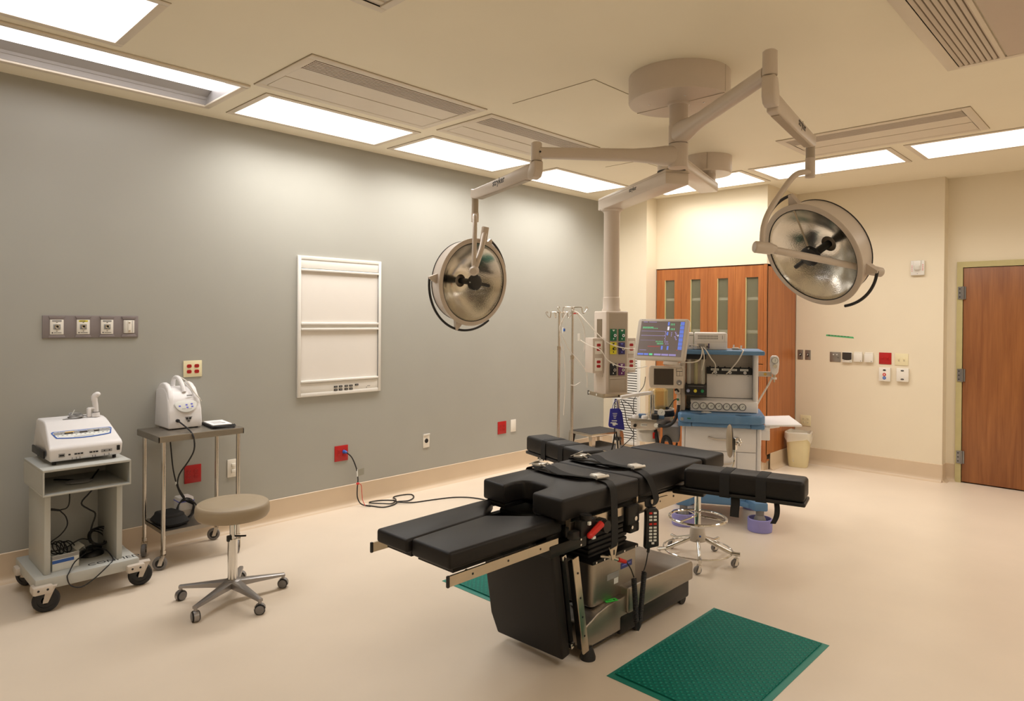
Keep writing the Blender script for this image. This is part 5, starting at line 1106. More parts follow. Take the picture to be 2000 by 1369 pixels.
    b = mb('black rubber', HMx); b.ring((0, 0, 0), 0.2775, 0.0042, M=Mx.Translation(V((0, 0, -0.113))), n=72); b.build('rear_seal', hs)
    b = mb('black rubber', HMx); b.ring((0, 0, 0), 0.2735, 0.0030, M=Mx.Translation(V((0, 0, 0.006))), n=72); b.build('front_seal', hs)
    b = mb('reflector'); pr = [(0.273, 0.004)] + [(0.272 * (1 - i / 14) + 0.045 * i / 14, -0.148 * (1 - (1 - i / 14) ** 2.0)) for i in range(15)]
    b.lathe(pr, M=HMx, n=96); b.build('reflector', t, smooth=60)
    b = mb('black plastic', HMx); b.lathe([(0, 0.032), (0.042, 0.032), (0.055, 0.024), (0.057, 0.002), (0.046, -0.014), (0.022, -0.026), (0.020, -0.150)], M=Mx.Identity(4), n=30)
    a = R(lever_ang); b.tube([(0.045 * math.cos(a), 0.045 * math.sin(a), 0.012), (0.130 * math.cos(a), 0.130 * math.sin(a), 0.018)], 0.0125, 10, 1)
    b.use('label silver')
    for q in (70, 180, 270): b.ball((0.052 * math.cos(R(q)), 0.052 * math.sin(R(q)), 0.022), 0.006)
    b.build('bulb_hub', t)
    if rod_ang is not None:
        a = R(rod_ang); b = mb('rail steel', HMx); b.tube([(0.05 * math.cos(a), 0.05 * math.sin(a), 0.0), (0.272 * math.cos(a), 0.272 * math.sin(a), -0.002)], 0.005, 8, 1); b.build('support_rod', t)
    for (a0, a1) in arcs:
        b = mb('black rubber', HMx); b.ring((0, 0, 0), 0.345, 0.0085, M=Mx.Translation(V((0, 0, -0.05))), n=30, a0=R(a0), a1=R(a1)); b.build('grip_rail', t)
    for q in brks:
        a = R(q); b = mb('boom enamel', HMx); M = Mx.Rotation(a, 4, 'Z') @ Mx.Translation(V((0, 0, -0.05)))
        b.put([(0.280, -0.035, -0.012), (0.280, 0.035, -0.012), (0.352, 0.008, -0.008), (0.352, -0.008, -0.008), (0.290, -0.035, 0.018), (0.290, 0.035, 0.018), (0.352, 0.008, 0.012), (0.352, -0.008, 0.012)], [[3, 2, 1, 0], [4, 5, 6, 7], [0, 1, 5, 4], [1, 2, 6, 5], [2, 3, 7, 6], [3, 0, 4, 7]], M); b.build('rail_bracket', t)
    return t

lamp('left surgical lamp hanging in front of the grey wall', (2.500, 2.640), (2.300, 2.963), (2.640, 2.530, 2.578, 2.425),
     (1.491, 3.221), (2.492, 2.475), (2.335, 2.275), (1.505, 3.200, 1.850), (0.985, -0.045, -0.12), (0, 0, 1),
     [(1.491, 3.215, 2.300), (1.545, 3.168, 2.305), (1.610, 3.108, 2.285), (1.665, 3.060, 2.220), (1.700, 3.025, 2.10), (1.722, 3.000, 1.98), (1.728, 2.995, 1.915)], (1.742, 2.983, 1.908), (0.66, -0.70, -0.12),
     [(1.735, 2.990, 1.915), (1.728, 3.02, 1.96), (1.690, 3.095, 2.055), (1.600, 3.205, 2.165), (1.575, 3.235, 2.185)], ((1.570, 3.238, 2.185), (0.15, 0.05, 1)),
     [(178, 308), (20, 62)], (178, 256, 62), -8, None, ((-1, 1), 0.52))
lamp('right surgical lamp hanging in front of the wood cabinets and cream wall', (2.644, 2.752), (3.692, 2.975), (2.808, 2.695, 2.712, 2.560),
     (3.552, 3.843), (2.600, 2.600), (2.500, 2.395), (3.575, 3.815, 1.960), (-0.322, -0.819, -0.476), (0, 0, 1),
     [(3.553, 3.84, 2.415), (3.545, 3.79, 2.418), (3.520, 3.70, 2.385), (3.490, 3.59, 2.275), (3.468, 3.50, 2.17), (3.460, 3.455, 2.084), (3.461, 3.44, 1.985)], (3.475, 3.432, 1.976), (0.66, 0.74, -0.10),
     [(3.49, 3.45, 1.971), (3.56, 3.515, 1.953), (3.70, 3.68, 1.915), (3.82, 3.83, 1.882), (3.86, 3.885, 1.869)], ((3.865, 3.895, 1.866), (0.58, 0.80, -0.15)),
     [(96, 130), (-82, -24)], (96, -24, 215), 205, 92, ((-1, 1), 0.62))

# equipment boom
c2 = (2.04, 5.515); hub = (2.312, 4.463); tb = (1.352, 5.046)
eb = thing('equipment_boom', 'ceiling equipment boom with drop column and grey outlet head', 'boom', (tb[0], tb[1], 0.905))
b = mb('boom enamel'); b.lathe([(0, CZ - 0.0005), (0.212, CZ - 0.0005), (0.212, CZ - 0.140), (0.206, CZ - 0.152), (0, CZ - 0.153)], (c2[0], c2[1], 0), n=56); b.use('boom enamel dark'); b.box((c2[0] + 0.10, c2[1] - 0.188, CZ - 0.07), (0.003, 0.003, 0.14)); b.use('chrome'); b.ball((c2[0] + 0.09, c2[1] - 0.09, CZ - 0.153), 0.006); b.build('canopy', eb)
b = mb('boom enamel'); b.cyl((c2[0], c2[1], 2.82), (c2[0], c2[1], CZ - 0.150), 0.075, n=32); b.build('column', eb)
def beam(b, p, q, z0, z1, w, ov0, ov1, bev=0.012):
    p = V((p[0], p[1], 0)); q = V((q[0], q[1], 0)); d = (q - p).normalized(); M = basis(p, d, V((-d.y, d.x, 0)), V((0, 0, 1))); L_ = (q - p).length
    b.box(((L_ + ov1 - ov0) / 2, 0, (z0 + z1) / 2), (L_ + ov0 + ov1, w, z1 - z0), bev, 2, M=M); return M, L_
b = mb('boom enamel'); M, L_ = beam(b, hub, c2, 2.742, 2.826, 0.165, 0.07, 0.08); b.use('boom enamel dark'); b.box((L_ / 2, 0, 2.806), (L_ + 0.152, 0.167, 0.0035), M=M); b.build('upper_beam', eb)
b = mb('boom enamel'); b.cyl((hub[0], hub[1], 2.705), (hub[0], hub[1], 2.80), 0.105, n=40); b.use('print black'); b.cyl((hub[0], hub[1], 2.703), (hub[0], hub[1], 2.710), 0.1065, n=40); b.box((hub[0] + 0.05, hub[1] - 0.093, 2.73), (0.004, 0.004, 0.03)); b.build('elbow_joint', eb)
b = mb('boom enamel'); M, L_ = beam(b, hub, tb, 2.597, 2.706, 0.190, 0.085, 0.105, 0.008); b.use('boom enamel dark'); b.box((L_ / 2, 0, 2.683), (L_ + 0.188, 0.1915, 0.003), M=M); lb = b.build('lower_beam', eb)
d = (V((tb[0], tb[1], 0)) - V((hub[0], hub[1], 0))).normalized(); w = V((-d.y, d.x, 0)); w = -w if w.dot(V((1, -1, 0))) < 0 else w
xx = V((0, 0, 1)).cross(w); pM = V((hub[0], hub[1], 2.660)) + d * 0.48 + w * 0.0954; text('stryker', 0.048, basis(pM, xx, V((0, 0, 1)), w), 'print black', 'lettering', lb, 0.0004, 0.0008)
b = mb('boom enamel'); b.lathe([(0.100, 2.598), (0.098, 2.588), (0.078, 2.575), (0.072, 2.560), (0.070, 1.80), (0.074, 1.795), (0.076, 1.70), (0.084, 1.685), (0.084, 1.672), (0, 1.672)], (tb[0], tb[1], 0), n=44); b.build('drop_column', eb)
HT = frame((1.405, 4.895, 0), R(62)); HW, HD = 0.222, 0.25
b = mb('boom enamel', HT); b.bb(0, HW, 0, HD, 0.925, 1.672, 0.012, 3); hd_ = b.build('service_head', eb)
b = mb('boom enamel dark', HT); b.bb(0.030, HW - 0.012, -0.0015, 0.001, 0.945, 1.655); b.use('louver shadow'); b.bb(-0.0015, 0.001, 0.075, 0.185, 1.40, 1.60); b.use('boom enamel'); b.bb(-0.004, 0.001, 0.06, 0.20, 1.08, 1.13); b.build('front_panel', hd_)
def gang(label, x0, x1, y0, y1):
    b = mb('boom enamel', HT); b.bb(x0, x1, y0, y1, 1.118, 1.43, 0.004); g = b.build('outlet_box', hd_)
    for z in (1.345, 1.195):
        xm = (x0 + x1) / 2; F = HT @ basis((xm, y0 - 0.0003, z), (1, 0, 0), (0, 0, 1), (0, -1, 0))
        b = mb(None, F); plate(b, 0.07, 0.114, 0.006, 'plate white'); duplex(b, 0, 0.004, 'outlet red', 0.019); b.build('receptacle', g)
gang('left', -0.110, -0.0005, 0.035, 0.20); gang('right', HW + 0.0005, HW + 0.095, 0.035, 0.20)
for (x, z, m, km) in ((0.072, 1.460, 'gas green', 'label white'), (0.155, 1.459, 'gas green', 'label white'), (0.072, 1.341, 'gas yellow', 'print black'), (0.155, 1.340, 'gas navy', 'print lilac'), (0.072, 1.152, 'print black', 'label white'), (0.155, 1.151, 'gas purple', 'label white')):
    F = HT @ basis((x, -0.0018, z), (1, 0, 0), (0, 0, 1), (0, -1, 0)); b = mb(m, F); b.box((0, 0, 0.004), (0.062, 0.106, 0.008), 0.002); b.use('chrome' if km != 'print black' else 'print black'); b.cyl((0.004, -0.004, 0.008), (0.004, -0.004, 0.028), 0.013, n=16); b.use('print black' if km != 'print black' else 'gas yellow'); b.cyl((0.004, -0.004, 0.028), (0.004, -0.004, 0.0285), 0.007, n=12)
    b.use(km); b.prism([(-0.014, 0.046), (0.014, 0.046), (0, 0.030)], 0.008, 0.0086); b.box((0, -0.034, 0.0084), (0.008, 0.012, 0.001)); b.build('gas_outlet', hd_)
b = mb('boom enamel dark', HT); b.bb(0.045, 0.185, -0.004, 0.0, 0.955, 1.065, 0.003); b.use('machine beige'); b.bb(0.04, 0.195, -0.008, 0.0, 1.070, 1.078); b.build('blank_cover', hd_)
b = mb('rail steel', HT); b.bb(-0.03, HW + 0.09, -0.045, -0.033, 0.903, 0.938, 0.004); b.bb(-0.045, -0.033, -0.03, HD + 0.02, 0.903, 0.938, 0.004); b.cyl((-0.030, -0.030, 0.903), (-0.030, -0.030, 0.938), 0.0155, n=16)
b.bb(0.02, 0.04, -0.04, 0.03, 0.915, 0.928); b.bb(HW - 0.03, HW - 0.01, -0.04, 0.03, 0.915, 0.928); b.bb(-0.04, 0.03, 0.2, 0.22, 0.915, 0.928)
b.use('print black')
for x in (0.11, 0.22): b.cyl((x, -0.045, 0.920), (x, -0.0465, 0.920), 0.009, n=10)
b.box((-0.039, HD + 0.022, 0.920), (0.016, 0.008, 0.04)); b.use('label white')
for y in (HD, 0.09): b.cyl((-0.045, y, 0.92), (-0.0465, y, 0.92), 0.010, n=10)
b.build('accessory_rail', hd_)

# ---- IV poles
def iv(label, x, y, h, hooks, rot, coll):
    t = thing('iv_pole', label, 'iv pole', (x, y, 0), 0, 'steel iv poles by the grey wall')
    b = mb('polished steel'); b.cyl((x, y, 0.06), (x, y, coll), 0.0135, n=18); b.build('pole', t)
    b = mb('rail steel'); b.cyl((x, y, coll - 0.03), (x, y, coll + 0.01), 0.0175, n=18); b.build('collar', t)
    b = mb('polished steel'); b.cyl((x, y, coll - 0.05), (x, y, h), 0.0098, n=16); b.build('inner_pole', t)
    for k in range(hooks):
        a = rot + k * 2 * PI / hooks; c_, s_ = math.cos(a), math.sin(a); r_ = 0.125
        b = mb('polished steel'); b.tube([(x, y, h - 0.012), (x + 0.02 * c_, y + 0.02 * s_, h), (x + r_ * 0.66 * c_, y + r_ * 0.66 * s_, h), (x + r_ * 0.70 * c_, y + r_ * 0.70 * s_, h - 0.02), (x + r_ * 0.76 * c_, y + r_ * 0.76 * s_, h - 0.052), (x + r_ * 0.92 * c_, y + r_ * 0.92 * s_, h - 0.045), (x + r_ * 1.12 * c_, y + r_ * 1.12 * s_, h - 0.008), (x + r_ * 1.0 * c_, y + r_ * 1.0 * s_, h + 0.004), (x + r_ * 0.96 * c_, y + r_ * 0.96 * s_, h - 0.012)], 0.0042, 7, 4); b.build('hook', t)
    for k in range(5):
        a = rot + 0.3 + k * 2 * PI / 5; c_, s_ = math.cos(a), math.sin(a)
        b = mb('brushed steel'); b.tube([(x, y, 0.085), (x + 0.08 * c_, y + 0.08 * s_, 0.08), (x + 0.23 * c_, y + 0.23 * s_, 0.06)], 0.010, 8, 3); b.cyl((x + 0.225 * c_, y + 0.225 * s_, 0.045), (x + 0.225 * c_, y + 0.225 * s_, 0.06), 0.006, n=8); l = b.build('base_leg', t)
        b = mb('black rubber'); o = V((x + 0.225 * c_, y + 0.225 * s_, 0.023)); b.cyl(o - V((s_, -c_, 0)) * 0.009, o + V((s_, -c_, 0)) * 0.009, 0.023, n=16); b.build('wheel', l)
    return t
iv('steel iv pole standing nearer the grey wall, the left one', 0.690, 5.100, 1.665, 4, R(20), 1.32)
iv('steel iv pole with tubing on its hooks, the right one of the pair', 1.000, 4.925, 1.708, 4, R(44), 1.25)
b = mb('tube clear')
b.tube([(1.00, 4.915, 1.68), (1.065, 4.85, 1.68), (1.105, 4.895, 1.62), (1.135, 4.93, 1.50), (1.138, 4.935, 1.36), (1.13, 4.93, 1.30)], 0.004, 6)
b.tube([(0.985, 4.90, 1.68), (0.95, 4.85, 1.60), (0.93, 4.83, 1.45), (0.945, 4.85, 1.34), (0.96, 4.86, 1.22), (0.965, 4.87, 1.0), (0.955, 4.86, 0.7)], 0.004, 6)
b.tube([(0.965, 4.88, 1.66), (0.93, 4.82, 1.52), (0.955, 4.85, 1.42), (0.99, 4.905, 1.30), (1.06, 4.96, 1.20), (1.11, 5.0, 1.10), (1.115, 5.005, 0.96)], 0.004, 6)
b.tube([(1.00, 4.905, 0.985), (1.03, 4.93, 0.98), (1.065, 4.965, 1.01)], 0.004, 6)
b.use('label white'); b.cyl((0.955, 4.85, 1.47), (0.955, 4.85, 1.52), 0.012, n=10); b.use('print blue'); b.cyl((0.967, 4.845, 1.485), (0.967, 4.845, 1.51), 0.010, n=8); b.use('signal red'); b.box((1.035, 4.935, 1.652), (0.05, 0.03, 0.012), 0.003)
b.use('bag film'); b.box((1.045, 4.965, 1.43), (0.03, 0.008, 0.07), 0.003)
tag(b.build('infusion_tubing'), 'clear infusion tubing with blue and red clips hanging on the right iv pole', 'tubing')
b = mb('hose white')
b.tube([(1.01, 4.915, 1.675), (1.15, 4.82, 1.655), (1.28, 4.80, 1.56), (1.40, 4.83, 1.44), (1.47, 4.88, 1.38), (1.54, 4.98, 1.345), (1.63, 5.04, 1.34), (1.74, 5.02, 1.36)], 0.0042, 6)
b.tube([(1.21, 4.78, 1.41), (1.30, 4.79, 1.365), (1.40, 4.82, 1.33), (1.455, 4.86, 1.24), (1.52, 4.94, 1.185), (1.62, 5.00, 1.175), (1.70, 4.98, 1.18), (1.80, 4.95, 1.20)], 0.0048, 6)
tag(b.build('gas_hose'), 'thin white hoses draped across the grey boom head', 'hose')

# ---- step stool
ss = thing('step_stool', 'two-step steel stool with black rubber treads beside the iv poles', 'step stool', (0.33, 6.2, 0), R(-10))
T = frame((0.33, 6.2, 0), R(-10))
def step(b, x0, x1, y0, y1, z):
    b.bb(x0, x1, y0, y1, z - 0.035, z - 0.004, 0.006)
b = mb('polished steel', T); step(b, -0.19, 0.19, -0.24, 0.24, 0.335); b.build('top_frame', ss)
b = mb('rubber tread', T); b.bb(-0.180, 0.180, -0.23, 0.23, 0.3305, 0.335, 0.002); b.build('top_tread', ss)
for (x, y, dx, dy) in ((0.165, -0.215, 0.03, -0.02), (-0.165, -0.215, -0.03, -0.02), (0.165, 0.215, 0.03, 0.02), (-0.165, 0.215, -0.03, 0.02)):
    b = mb('polished steel', T); vs = []
    for (z, k, h) in ((0.0, 1.0, 0.014), (0.305, 0.0, 0.028)):
        for (a, c) in ((-1, -1), (1, -1), (1, 1), (-1, 1)): vs.append((x + dx * k + a * h, y + dy * k + c * h, z))
    b.put(vs, [[3, 2, 1, 0], [4, 5, 6, 7], [0, 1, 5, 4], [1, 2, 6, 5], [2, 3, 7, 6], [3, 0, 4, 7]]); b.build('leg', ss)
b = mb('polished steel', T); step(b, -0.13, 0.42, -0.19, 0.19, 0.18)
for (x, y) in ((0.40, -0.17), (0.40, 0.17)): b.bb(x - 0.014, x + 0.014, y - 0.014, y + 0.014, 0, 0.15)
b.use('print black'); b.cyl((0.4205, 0.06, 0.158), (0.422, 0.06, 0.158), 0.008, n=10); b.build('lower_step', ss)
b = mb('rubber tread', T); b.bb(-0.125, 0.412, -0.18, 0.18, 0.1755, 0.180, 0.002); b.build('lower_tread', ss)

# ---- pole with blue pouch below the boom head
sp_ = thing('accessory_stand', 'slim cream stand under the boom head with black tripod clamp', 'stand', (1.548, 4.886, 0))
b = mb('machine beige'); b.cyl((1.548, 4.886, 0.02), (1.548, 4.886, 0.900), 0.0165, n=16); b.build('pole', sp_)
b = mb('black metal'); b.lathe([(0, 0), (0.10, 0), (0.10, 0.012), (0.02, 0.026), (0, 0.026)], (1.548, 4.886, 0), n=28); b.build('base', sp_)
b = mb('black plastic'); b.box((1.558, 4.876, 0.560), (0.045, 0.05, 0.03), 0.006); b.tube([(1.530, 4.865, 0.60), (1.52, 4.855, 0.50), (1.50, 4.835, 0.40)], 0.007, 7, 2); b.tube([(1.545, 4.865, 0.62), (1.560, 4.868, 0.50), (1.570, 4.87, 0.38)], 0.006, 7, 2); b.tube([(1.535, 4.86, 0.90), (1.528, 4.86, 0.75), (1.530, 4.862, 0.60)], 0.0045, 6, 2); b.build('clamp', sp_)
pc = thing('cloth_pouch', 'indigo blue cloth pouch with white print hanging below the boom head', 'pouch', (1.55, 4.86, 0.64))
fx = V((0.72, 0.69, 0)); PM = basis((1.548, 4.858, 0.728), fx, (0, 0, 1), fx.cross(V((0, 0, 1))))
b = mb('cloth indigo', PM); b.prism([(-0.052, 0.092), (0.030, 0.096), (0.052, 0.060), (0.075, -0.085), (0.060, -0.092), (-0.060, -0.068), (-0.066, -0.05)], -0.012, 0.008, 0.005, 2); b.tube([(-0.035, 0.09, 0), (-0.02, 0.14, 0), (0.0, 0.175, 0.0)], 0.003, 6); b.tube([(0.02, 0.09, 0), (0.012, 0.14, 0), (0.0, 0.175, 0)], 0.003, 6); b.build('pouch', pc)
b = mb('label white', PM)
for k, (w_, x) in enumerate(((0.040, -0.012), (0.034, -0.012), (0.026, -0.012), (0.020, -0.012))): b.box((x, 0.052 - k * 0.014, 0.0085), (w_, 0.004, 0.0006))
b.box((-0.016, -0.012, 0.0085), (0.045, 0.007, 0.0006)); b.box((-0.024, -0.030, 0.0085), (0.05, 0.008, 0.0006)); b.box((-0.01, -0.040, 0.0085), (0.045, 0.010, 0.0006)); b.box((-0.018, -0.050, 0.0085), (0.022, 0.008, 0.0006)); b.build('printing', pc)
b = mb('black rubber'); b.tube([(1.57, 4.90, 0.89), (1.60, 4.91, 0.82), (1.62, 4.92, 0.70), (1.66, 4.95, 0.62), (1.70, 4.90, 0.60), (1.62, 4.85, 0.50), (1.55, 4.82, 0.42)], 0.0035, 6); b.tube([(1.585, 4.905, 0.895), (1.66, 4.90, 0.86), (1.76, 4.80, 0.83), (1.85, 4.70, 0.82)], 0.0035, 6); b.tube([(1.66, 4.96, 0.90), (1.665, 4.95, 0.75), (1.67, 4.95, 0.55), (1.68, 4.94, 0.40)], 0.003, 6); b.tube([(1.72, 5.05, 1.10), (1.71, 5.04, 1.02), (1.675, 5.0, 0.95), (1.66, 4.96, 0.90)], 0.003, 6)
tag(b.build('hanging_leads'), 'tangle of thin dark leads hanging under the boom head', 'cable')

# ================================================================== ANAESTHESIA MACHINE (local frame: front faces -y)
AO = (2.456, 5.0, 0.0); AR = R(29); AT = frame(AO, AR)
am = thing('anaesthesia_machine', 'white and blue anaesthesia machine on casters with lilac wheel guards', 'anaesthesia machine', AO, AR)
def A(m): return mb(m, AT)
def AP(x, y, z): return AT @ V((x, y, z))
b = A('machine blue'); b.bb(-0.315, 0.315, -0.06, 0.55, 0.145, 0.235, 0.02, 3); b.prism([(0.18, -0.06), (0.31, -0.06), (0.34, -0.17), (0.24, -0.19)], 0.150, 0.215, 0.012); b.prism([(-0.31, -0.06), (-0.18, -0.06), (-0.24, -0.19), (-0.34, -0.17)], 0.150, 0.215, 0.012); b.prism([(0.12, -0.05), (0.22, -0.05), (0.24, -0.12), (0.20, -0.12)], 0.150, 0.19, 0.008); b.build('base', am)
for (x, y) in ((0.282, -0.150), (-0.282, -0.150), (0.29, 0.48), (-0.29, 0.48)):
    b = A('lilac plastic'); b.lathe([(0.074, 0.002), (0.088, 0.002), (0.090, 0.02), (0.090, 0.092), (0.087, 0.096), (0.080, 0.096), (0.078, 0.090), (0.076, 0.02), (0.074, 0.002)], (x, y, 0), n=40); g = b.build('wheel_guard', am)
    b = A('caster grey'); o = (x, y, 0.062); b.cyl((x - 0.02, y, 0.062), (x + 0.02, y, 0.062), 0.060, n=28); b.ball((x, y, 0.07), 0.062, (0.75, 1, 0.9)); b.cyl((x, y, 0.10), (x, y, 0.155), 0.030, n=16); b.build('caster', g)
b = A('machine white'); b.bb(-0.300, 0.296, 0.012, 0.52, 0.232, 0.770, 0.012); b.bb(0.268, 0.300, -0.004, 0.10, 0.24, 0.765, 0.010, 3); b.bb(-0.302, -0.278, -0.004, 0.10, 0.24, 0.765, 0.010, 3); b.build('cabinet', am)
b = A('machine white'); b.bb(-0.276, 0.264, 0.000, 0.06, 0.560, 0.748, 0.006); d = b.build('drawer', am)
b = A('machine beige'); b.tube([(-0.095, -0.002, 0.668), (-0.06, -0.018, 0.660), (0.0, -0.022, 0.656), (0.10, -0.018, 0.660), (0.13, -0.002, 0.668)], 0.009, 10, 3); b.build('handle', d)
b = A('machine white'); b.bb(-0.276, 0.118, 0.000, 0.06, 0.240, 0.556, 0.006); d = b.build('drawer', am)
b = A('machine beige'); b.tube([(-0.06, -0.002, 0.472), (0.0, -0.020, 0.465), (0.06, -0.018, 0.467), (0.09, -0.002, 0.474)], 0.008, 10, 3); b.build('handle', d)
b = A('machine white'); b.bb(0.121, 0.264, 0.000, 0.06, 0.240, 0.556, 0.006); b.build('side_panel', am)
b = A('machine blue')
b.prism([(-0.335, 0.40), (-0.335, -0.03), (-0.315, -0.085), (-0.22, -0.105), (-0.16, -0.095), (-0.12, -0.11), (0.10, -0.11), (0.14, -0.095), (0.21, -0.105), (0.295, -0.085), (0.325, -0.03), (0.325, 0.40)], 0.790, 0.862, 0.016, 3); b.build('worktop', am)
b = A('machine blue'); b.bb(-0.225, 0.215, -0.075, 0.10, 0.758, 0.791, 0.008); b.bb(-0.33, -0.227, -0.06, 0.10, 0.752, 0.792, 0.010); b.bb(0.217, 0.320, -0.06, 0.10, 0.752, 0.792, 0.010); b.build('writing_shelf', am)
b = A('machine blue dark'); b.prism([(-0.235, -0.088), (-0.115, -0.100), (-0.13, -0.06), (-0.22, -0.055)], 0.8615, 0.8640); b.prism([(0.10, -0.098), (0.22, -0.088), (0.20, -0.055), (0.12, -0.06)], 0.8615, 0.8640); b.use('label silver'); b.box((-0.300, -0.0905, 0.815), (0.024, 0.006, 0.024), M=Mx.Identity(4)); b.use('gas green'); b.box((-0.245, -0.1005, 0.822), (0.03, 0.003, 0.008)); b.build('hand_recess', am)
b = A('bag film'); b.ball((-0.115, -0.03, 0.866), 0.035, (1.2, 0.8, 0.25)); tag(b.build('clear_mask'), 'small clear plastic wrapper on the blue worktop of the anaesthesia machine', 'wrapper')
# upper column
b = A('machine beige'); b.bb(-0.275, 0.245, 0.20, 0.42, 0.862, 1.325, 0.006); b.build('upper_body', am)
b = A('machine white'); b.tube([(0.262, 0.09, 0.862), (0.262, 0.09, 1.328)], 0.020, 14, 1); b.bb(0.244, 0.280, 0.09, 0.42, 0.862, 1.326, 0.006); b.build('side_post', am)
b = A('machine beige'); b.bb(-0.318, -0.278, 0.05, 0.42, 0.862, 1.326, 0.012); b.build('side_post', am)
b = A('machine white'); b.prism([(0.045, 0.866), (0.060, 0.866), (0.20, 0.866), (0.20, 0.965), (0.11, 0.965), (0.055, 0.948)], -0.238, 0.274, 0.006, M=basis((0, 0, 0), (0, 1, 0), (0, 0, 1), (1, 0, 0)) ); gp = b.build('gauge_panel', am)
for k in range(7):
    x = -0.197 + k * 0.0600; GM = AT @ basis((x, 0.0495, 0.908), (1, 0, 0), (0, 0.07, 1), (0, -1, 0.07)); b = mb('print grey', GM)
    b.lathe([(0, 0), (0.0285, 0), (0.0285, 0.006), (0.0245, 0.008), (0.0245, 0.004)], M=Mx.Identity(4), n=28); b.use('print black'); b.lathe([(0.0255, 0.0078), (0.0248, 0.009), (0.0235, 0.0078)], M=Mx.Identity(4), n=28); b.use('label white'); b.cyl((0, 0, 0.003), (0, 0, 0.0048), 0.0242, n=28); b.use('print black'); a = 0.9 + 0.5 * math.sin(k * 2.1); b.box((0, 0.004, 0.0052), (0.002, 0.02, 0.0006), M=Mx.Rotation(a - 1.6, 4, 'Z')); b.cyl((0, 0, 0.0048), (0, 0, 0.0062), 0.003, n=8); b.build('pressure_gauge', gp)
b = A('print black'); b.ring((-0.248, 0.046, 0.928), 0.010, 0.004, (0, 1, 0), 18, 6); b.tube([(-0.243, 0.045, 0.915), (-0.255, 0.044, 0.900), (-0.248, 0.044, 0.885), (-0.236, 0.044, 0.888)], 0.004, 6); b.build('key_hook', gp)
b = A('machine white'); b.bb(-0.110, 0.243, 0.145, 0.205, 0.968, 1.160, 0.004); b.use('print grey'); b.cyl((-0.03, 0.1445, 1.148), (-0.03, 0.1435, 1.148), 0.004, n=8); b.cyl((0.21, 0.1445, 1.148), (0.21, 0.1435, 1.148), 0.004, n=8); b.build('front_panel', am)
b = A('print black'); b.bb(-0.110, 0.238, 0.125, 0.205, 1.163, 1.213, 0.003)
for x in (-0.085, -0.02, 0.03, 0.10, 0.15, 0.215): b.cyl((x, 0.14, 1.213), (x, 0.14, 1.224), 0.005, n=8)
vp = b.build('vaporizer_bar', am)
for (x, w_) in ((-0.048, 0.062), (0.064, 0.118), (0.178, 0.062)):
    b = A('label white'); b.box((x, 0.1245, 1.198), (w_, 0.002, 0.016)); b.use('print grey'); b.box((x, 0.1233, 1.198), (w_ * 0.8, 0.0006, 0.005)); b.build('label_plate', vp)
    b = A('machine white'); b.cyl((x + 0.006, 0.126, 1.176), (x + 0.006, 0.112, 1.176), 0.0115, n=18); b.use('print black'); b.cyl((x + 0.006, 0.112, 1.176), (x + 0.006, 0.1113, 1.176), 0.004, n=10); b.build('knob', vp)
# flow meters
b = A('print black'); b.bb(-0.275, -0.118, 0.04, 0.20, 1.282, 1.326, 0.003); b.build('flowmeter_header', am)
b = A('print black'); b.bb(-0.277, -0.116, 0.0, 0.20, 0.996, 1.080, 0.006); b.use('print grey'); b.box((-0.197, -0.0008, 1.068), (0.12, 0.001, 0.002)); fm = b.build('flowmeter_block', am)
b = A('machine beige'); b.bb(-0.270, -0.125, 0.10, 0.20, 1.080, 1.282); b.build('flowmeter_back', fm)
for (x, m) in ((-0.250, 'clear acrylic'), (-0.197, 'flow tube'), (-0.145, 'clear acrylic')):
    b = A(m); b.cyl((x, 0.065, 1.081), (x, 0.065, 1.281), 0.014, n=16); b.use({-0.250: 'knob blue', -0.197: 'knob yellow', -0.145: 'gas green'}[x]); b.cyl((x + 0.010, 0.072, 1.081), (x + 0.010, 0.072, 1.281), 0.003, n=8); b.build('flow_tube', fm)
for (x, m) in ((-0.255, 'knob blue'), (-0.200, 'knob yellow'), (-0.146, 'knob green')):
    b = A(m); b.lathe([(0, 0.022), (0.011, 0.022), (0.0135, 0.016), (0.0135, 0.0)], M=AT.inverted() @ AT @ basis((x, 0.0, 1.032), (1, 0, 0), (0, 0, 1), (0, -1, 0)), n=18); b.build('knob', fm)
b = A('machine blue'); b.bb(-0.318, 0.318, -0.045, 0.42, 1.326, 1.360, 0.010, 3); b.build('top_shelf', am)
# ventilator display on its arm
VM = AT @ basis((-0.425, -0.115, 1.145), (math.cos(R(6)), math.sin(R(6)), 0), (0, 0.05, 1), (math.sin(R(6)), -math.cos(R(6)), 0.05))
b = mb('machine beige', VM); b.prism([(-0.128, -0.070), (-0.120, -0.088), (0.128, -0.088), (0.134, -0.080), (0.134, 0.080), (0.128, 0.088), (-0.120, 0.088), (-0.132, 0.070), (-0.136, 0.0)], -0.030, 0.022, 0.007, 3); vd = b.build('ventilator_display', am)
b = mb('screen dark', VM); b.box((-0.020, 0.002, 0.0225), (0.152, 0.128, 0.0016)); b.build('screen', vd)
for (x, y, w_, h_) in ((0.100, 0.058, 0.044, 0.018), (0.090, 0.028, 0.020, 0.034), (0.112, 0.028, 0.020, 0.034)):
    b = mb('print black', VM); b.box((x, y, 0.0226), (w_ + 0.004, h_ + 0.004, 0.001)); b.use('machine beige'); b.box((x, y, 0.0235), (w_, h_, 0.003), 0.001); b.build('key', vd)
b = mb('caster grey', VM); b.lathe([(0, 0.042), (0.016, 0.042), (0.020, 0.036), (0.021, 0.022)], M=Mx.Translation(V((0.100, -0.042, 0))), n=22); b.use('label white'); b.ball((0.098, -0.046, 0.042), 0.006, (1, 1, 0.3)); b.build('dial', vd)
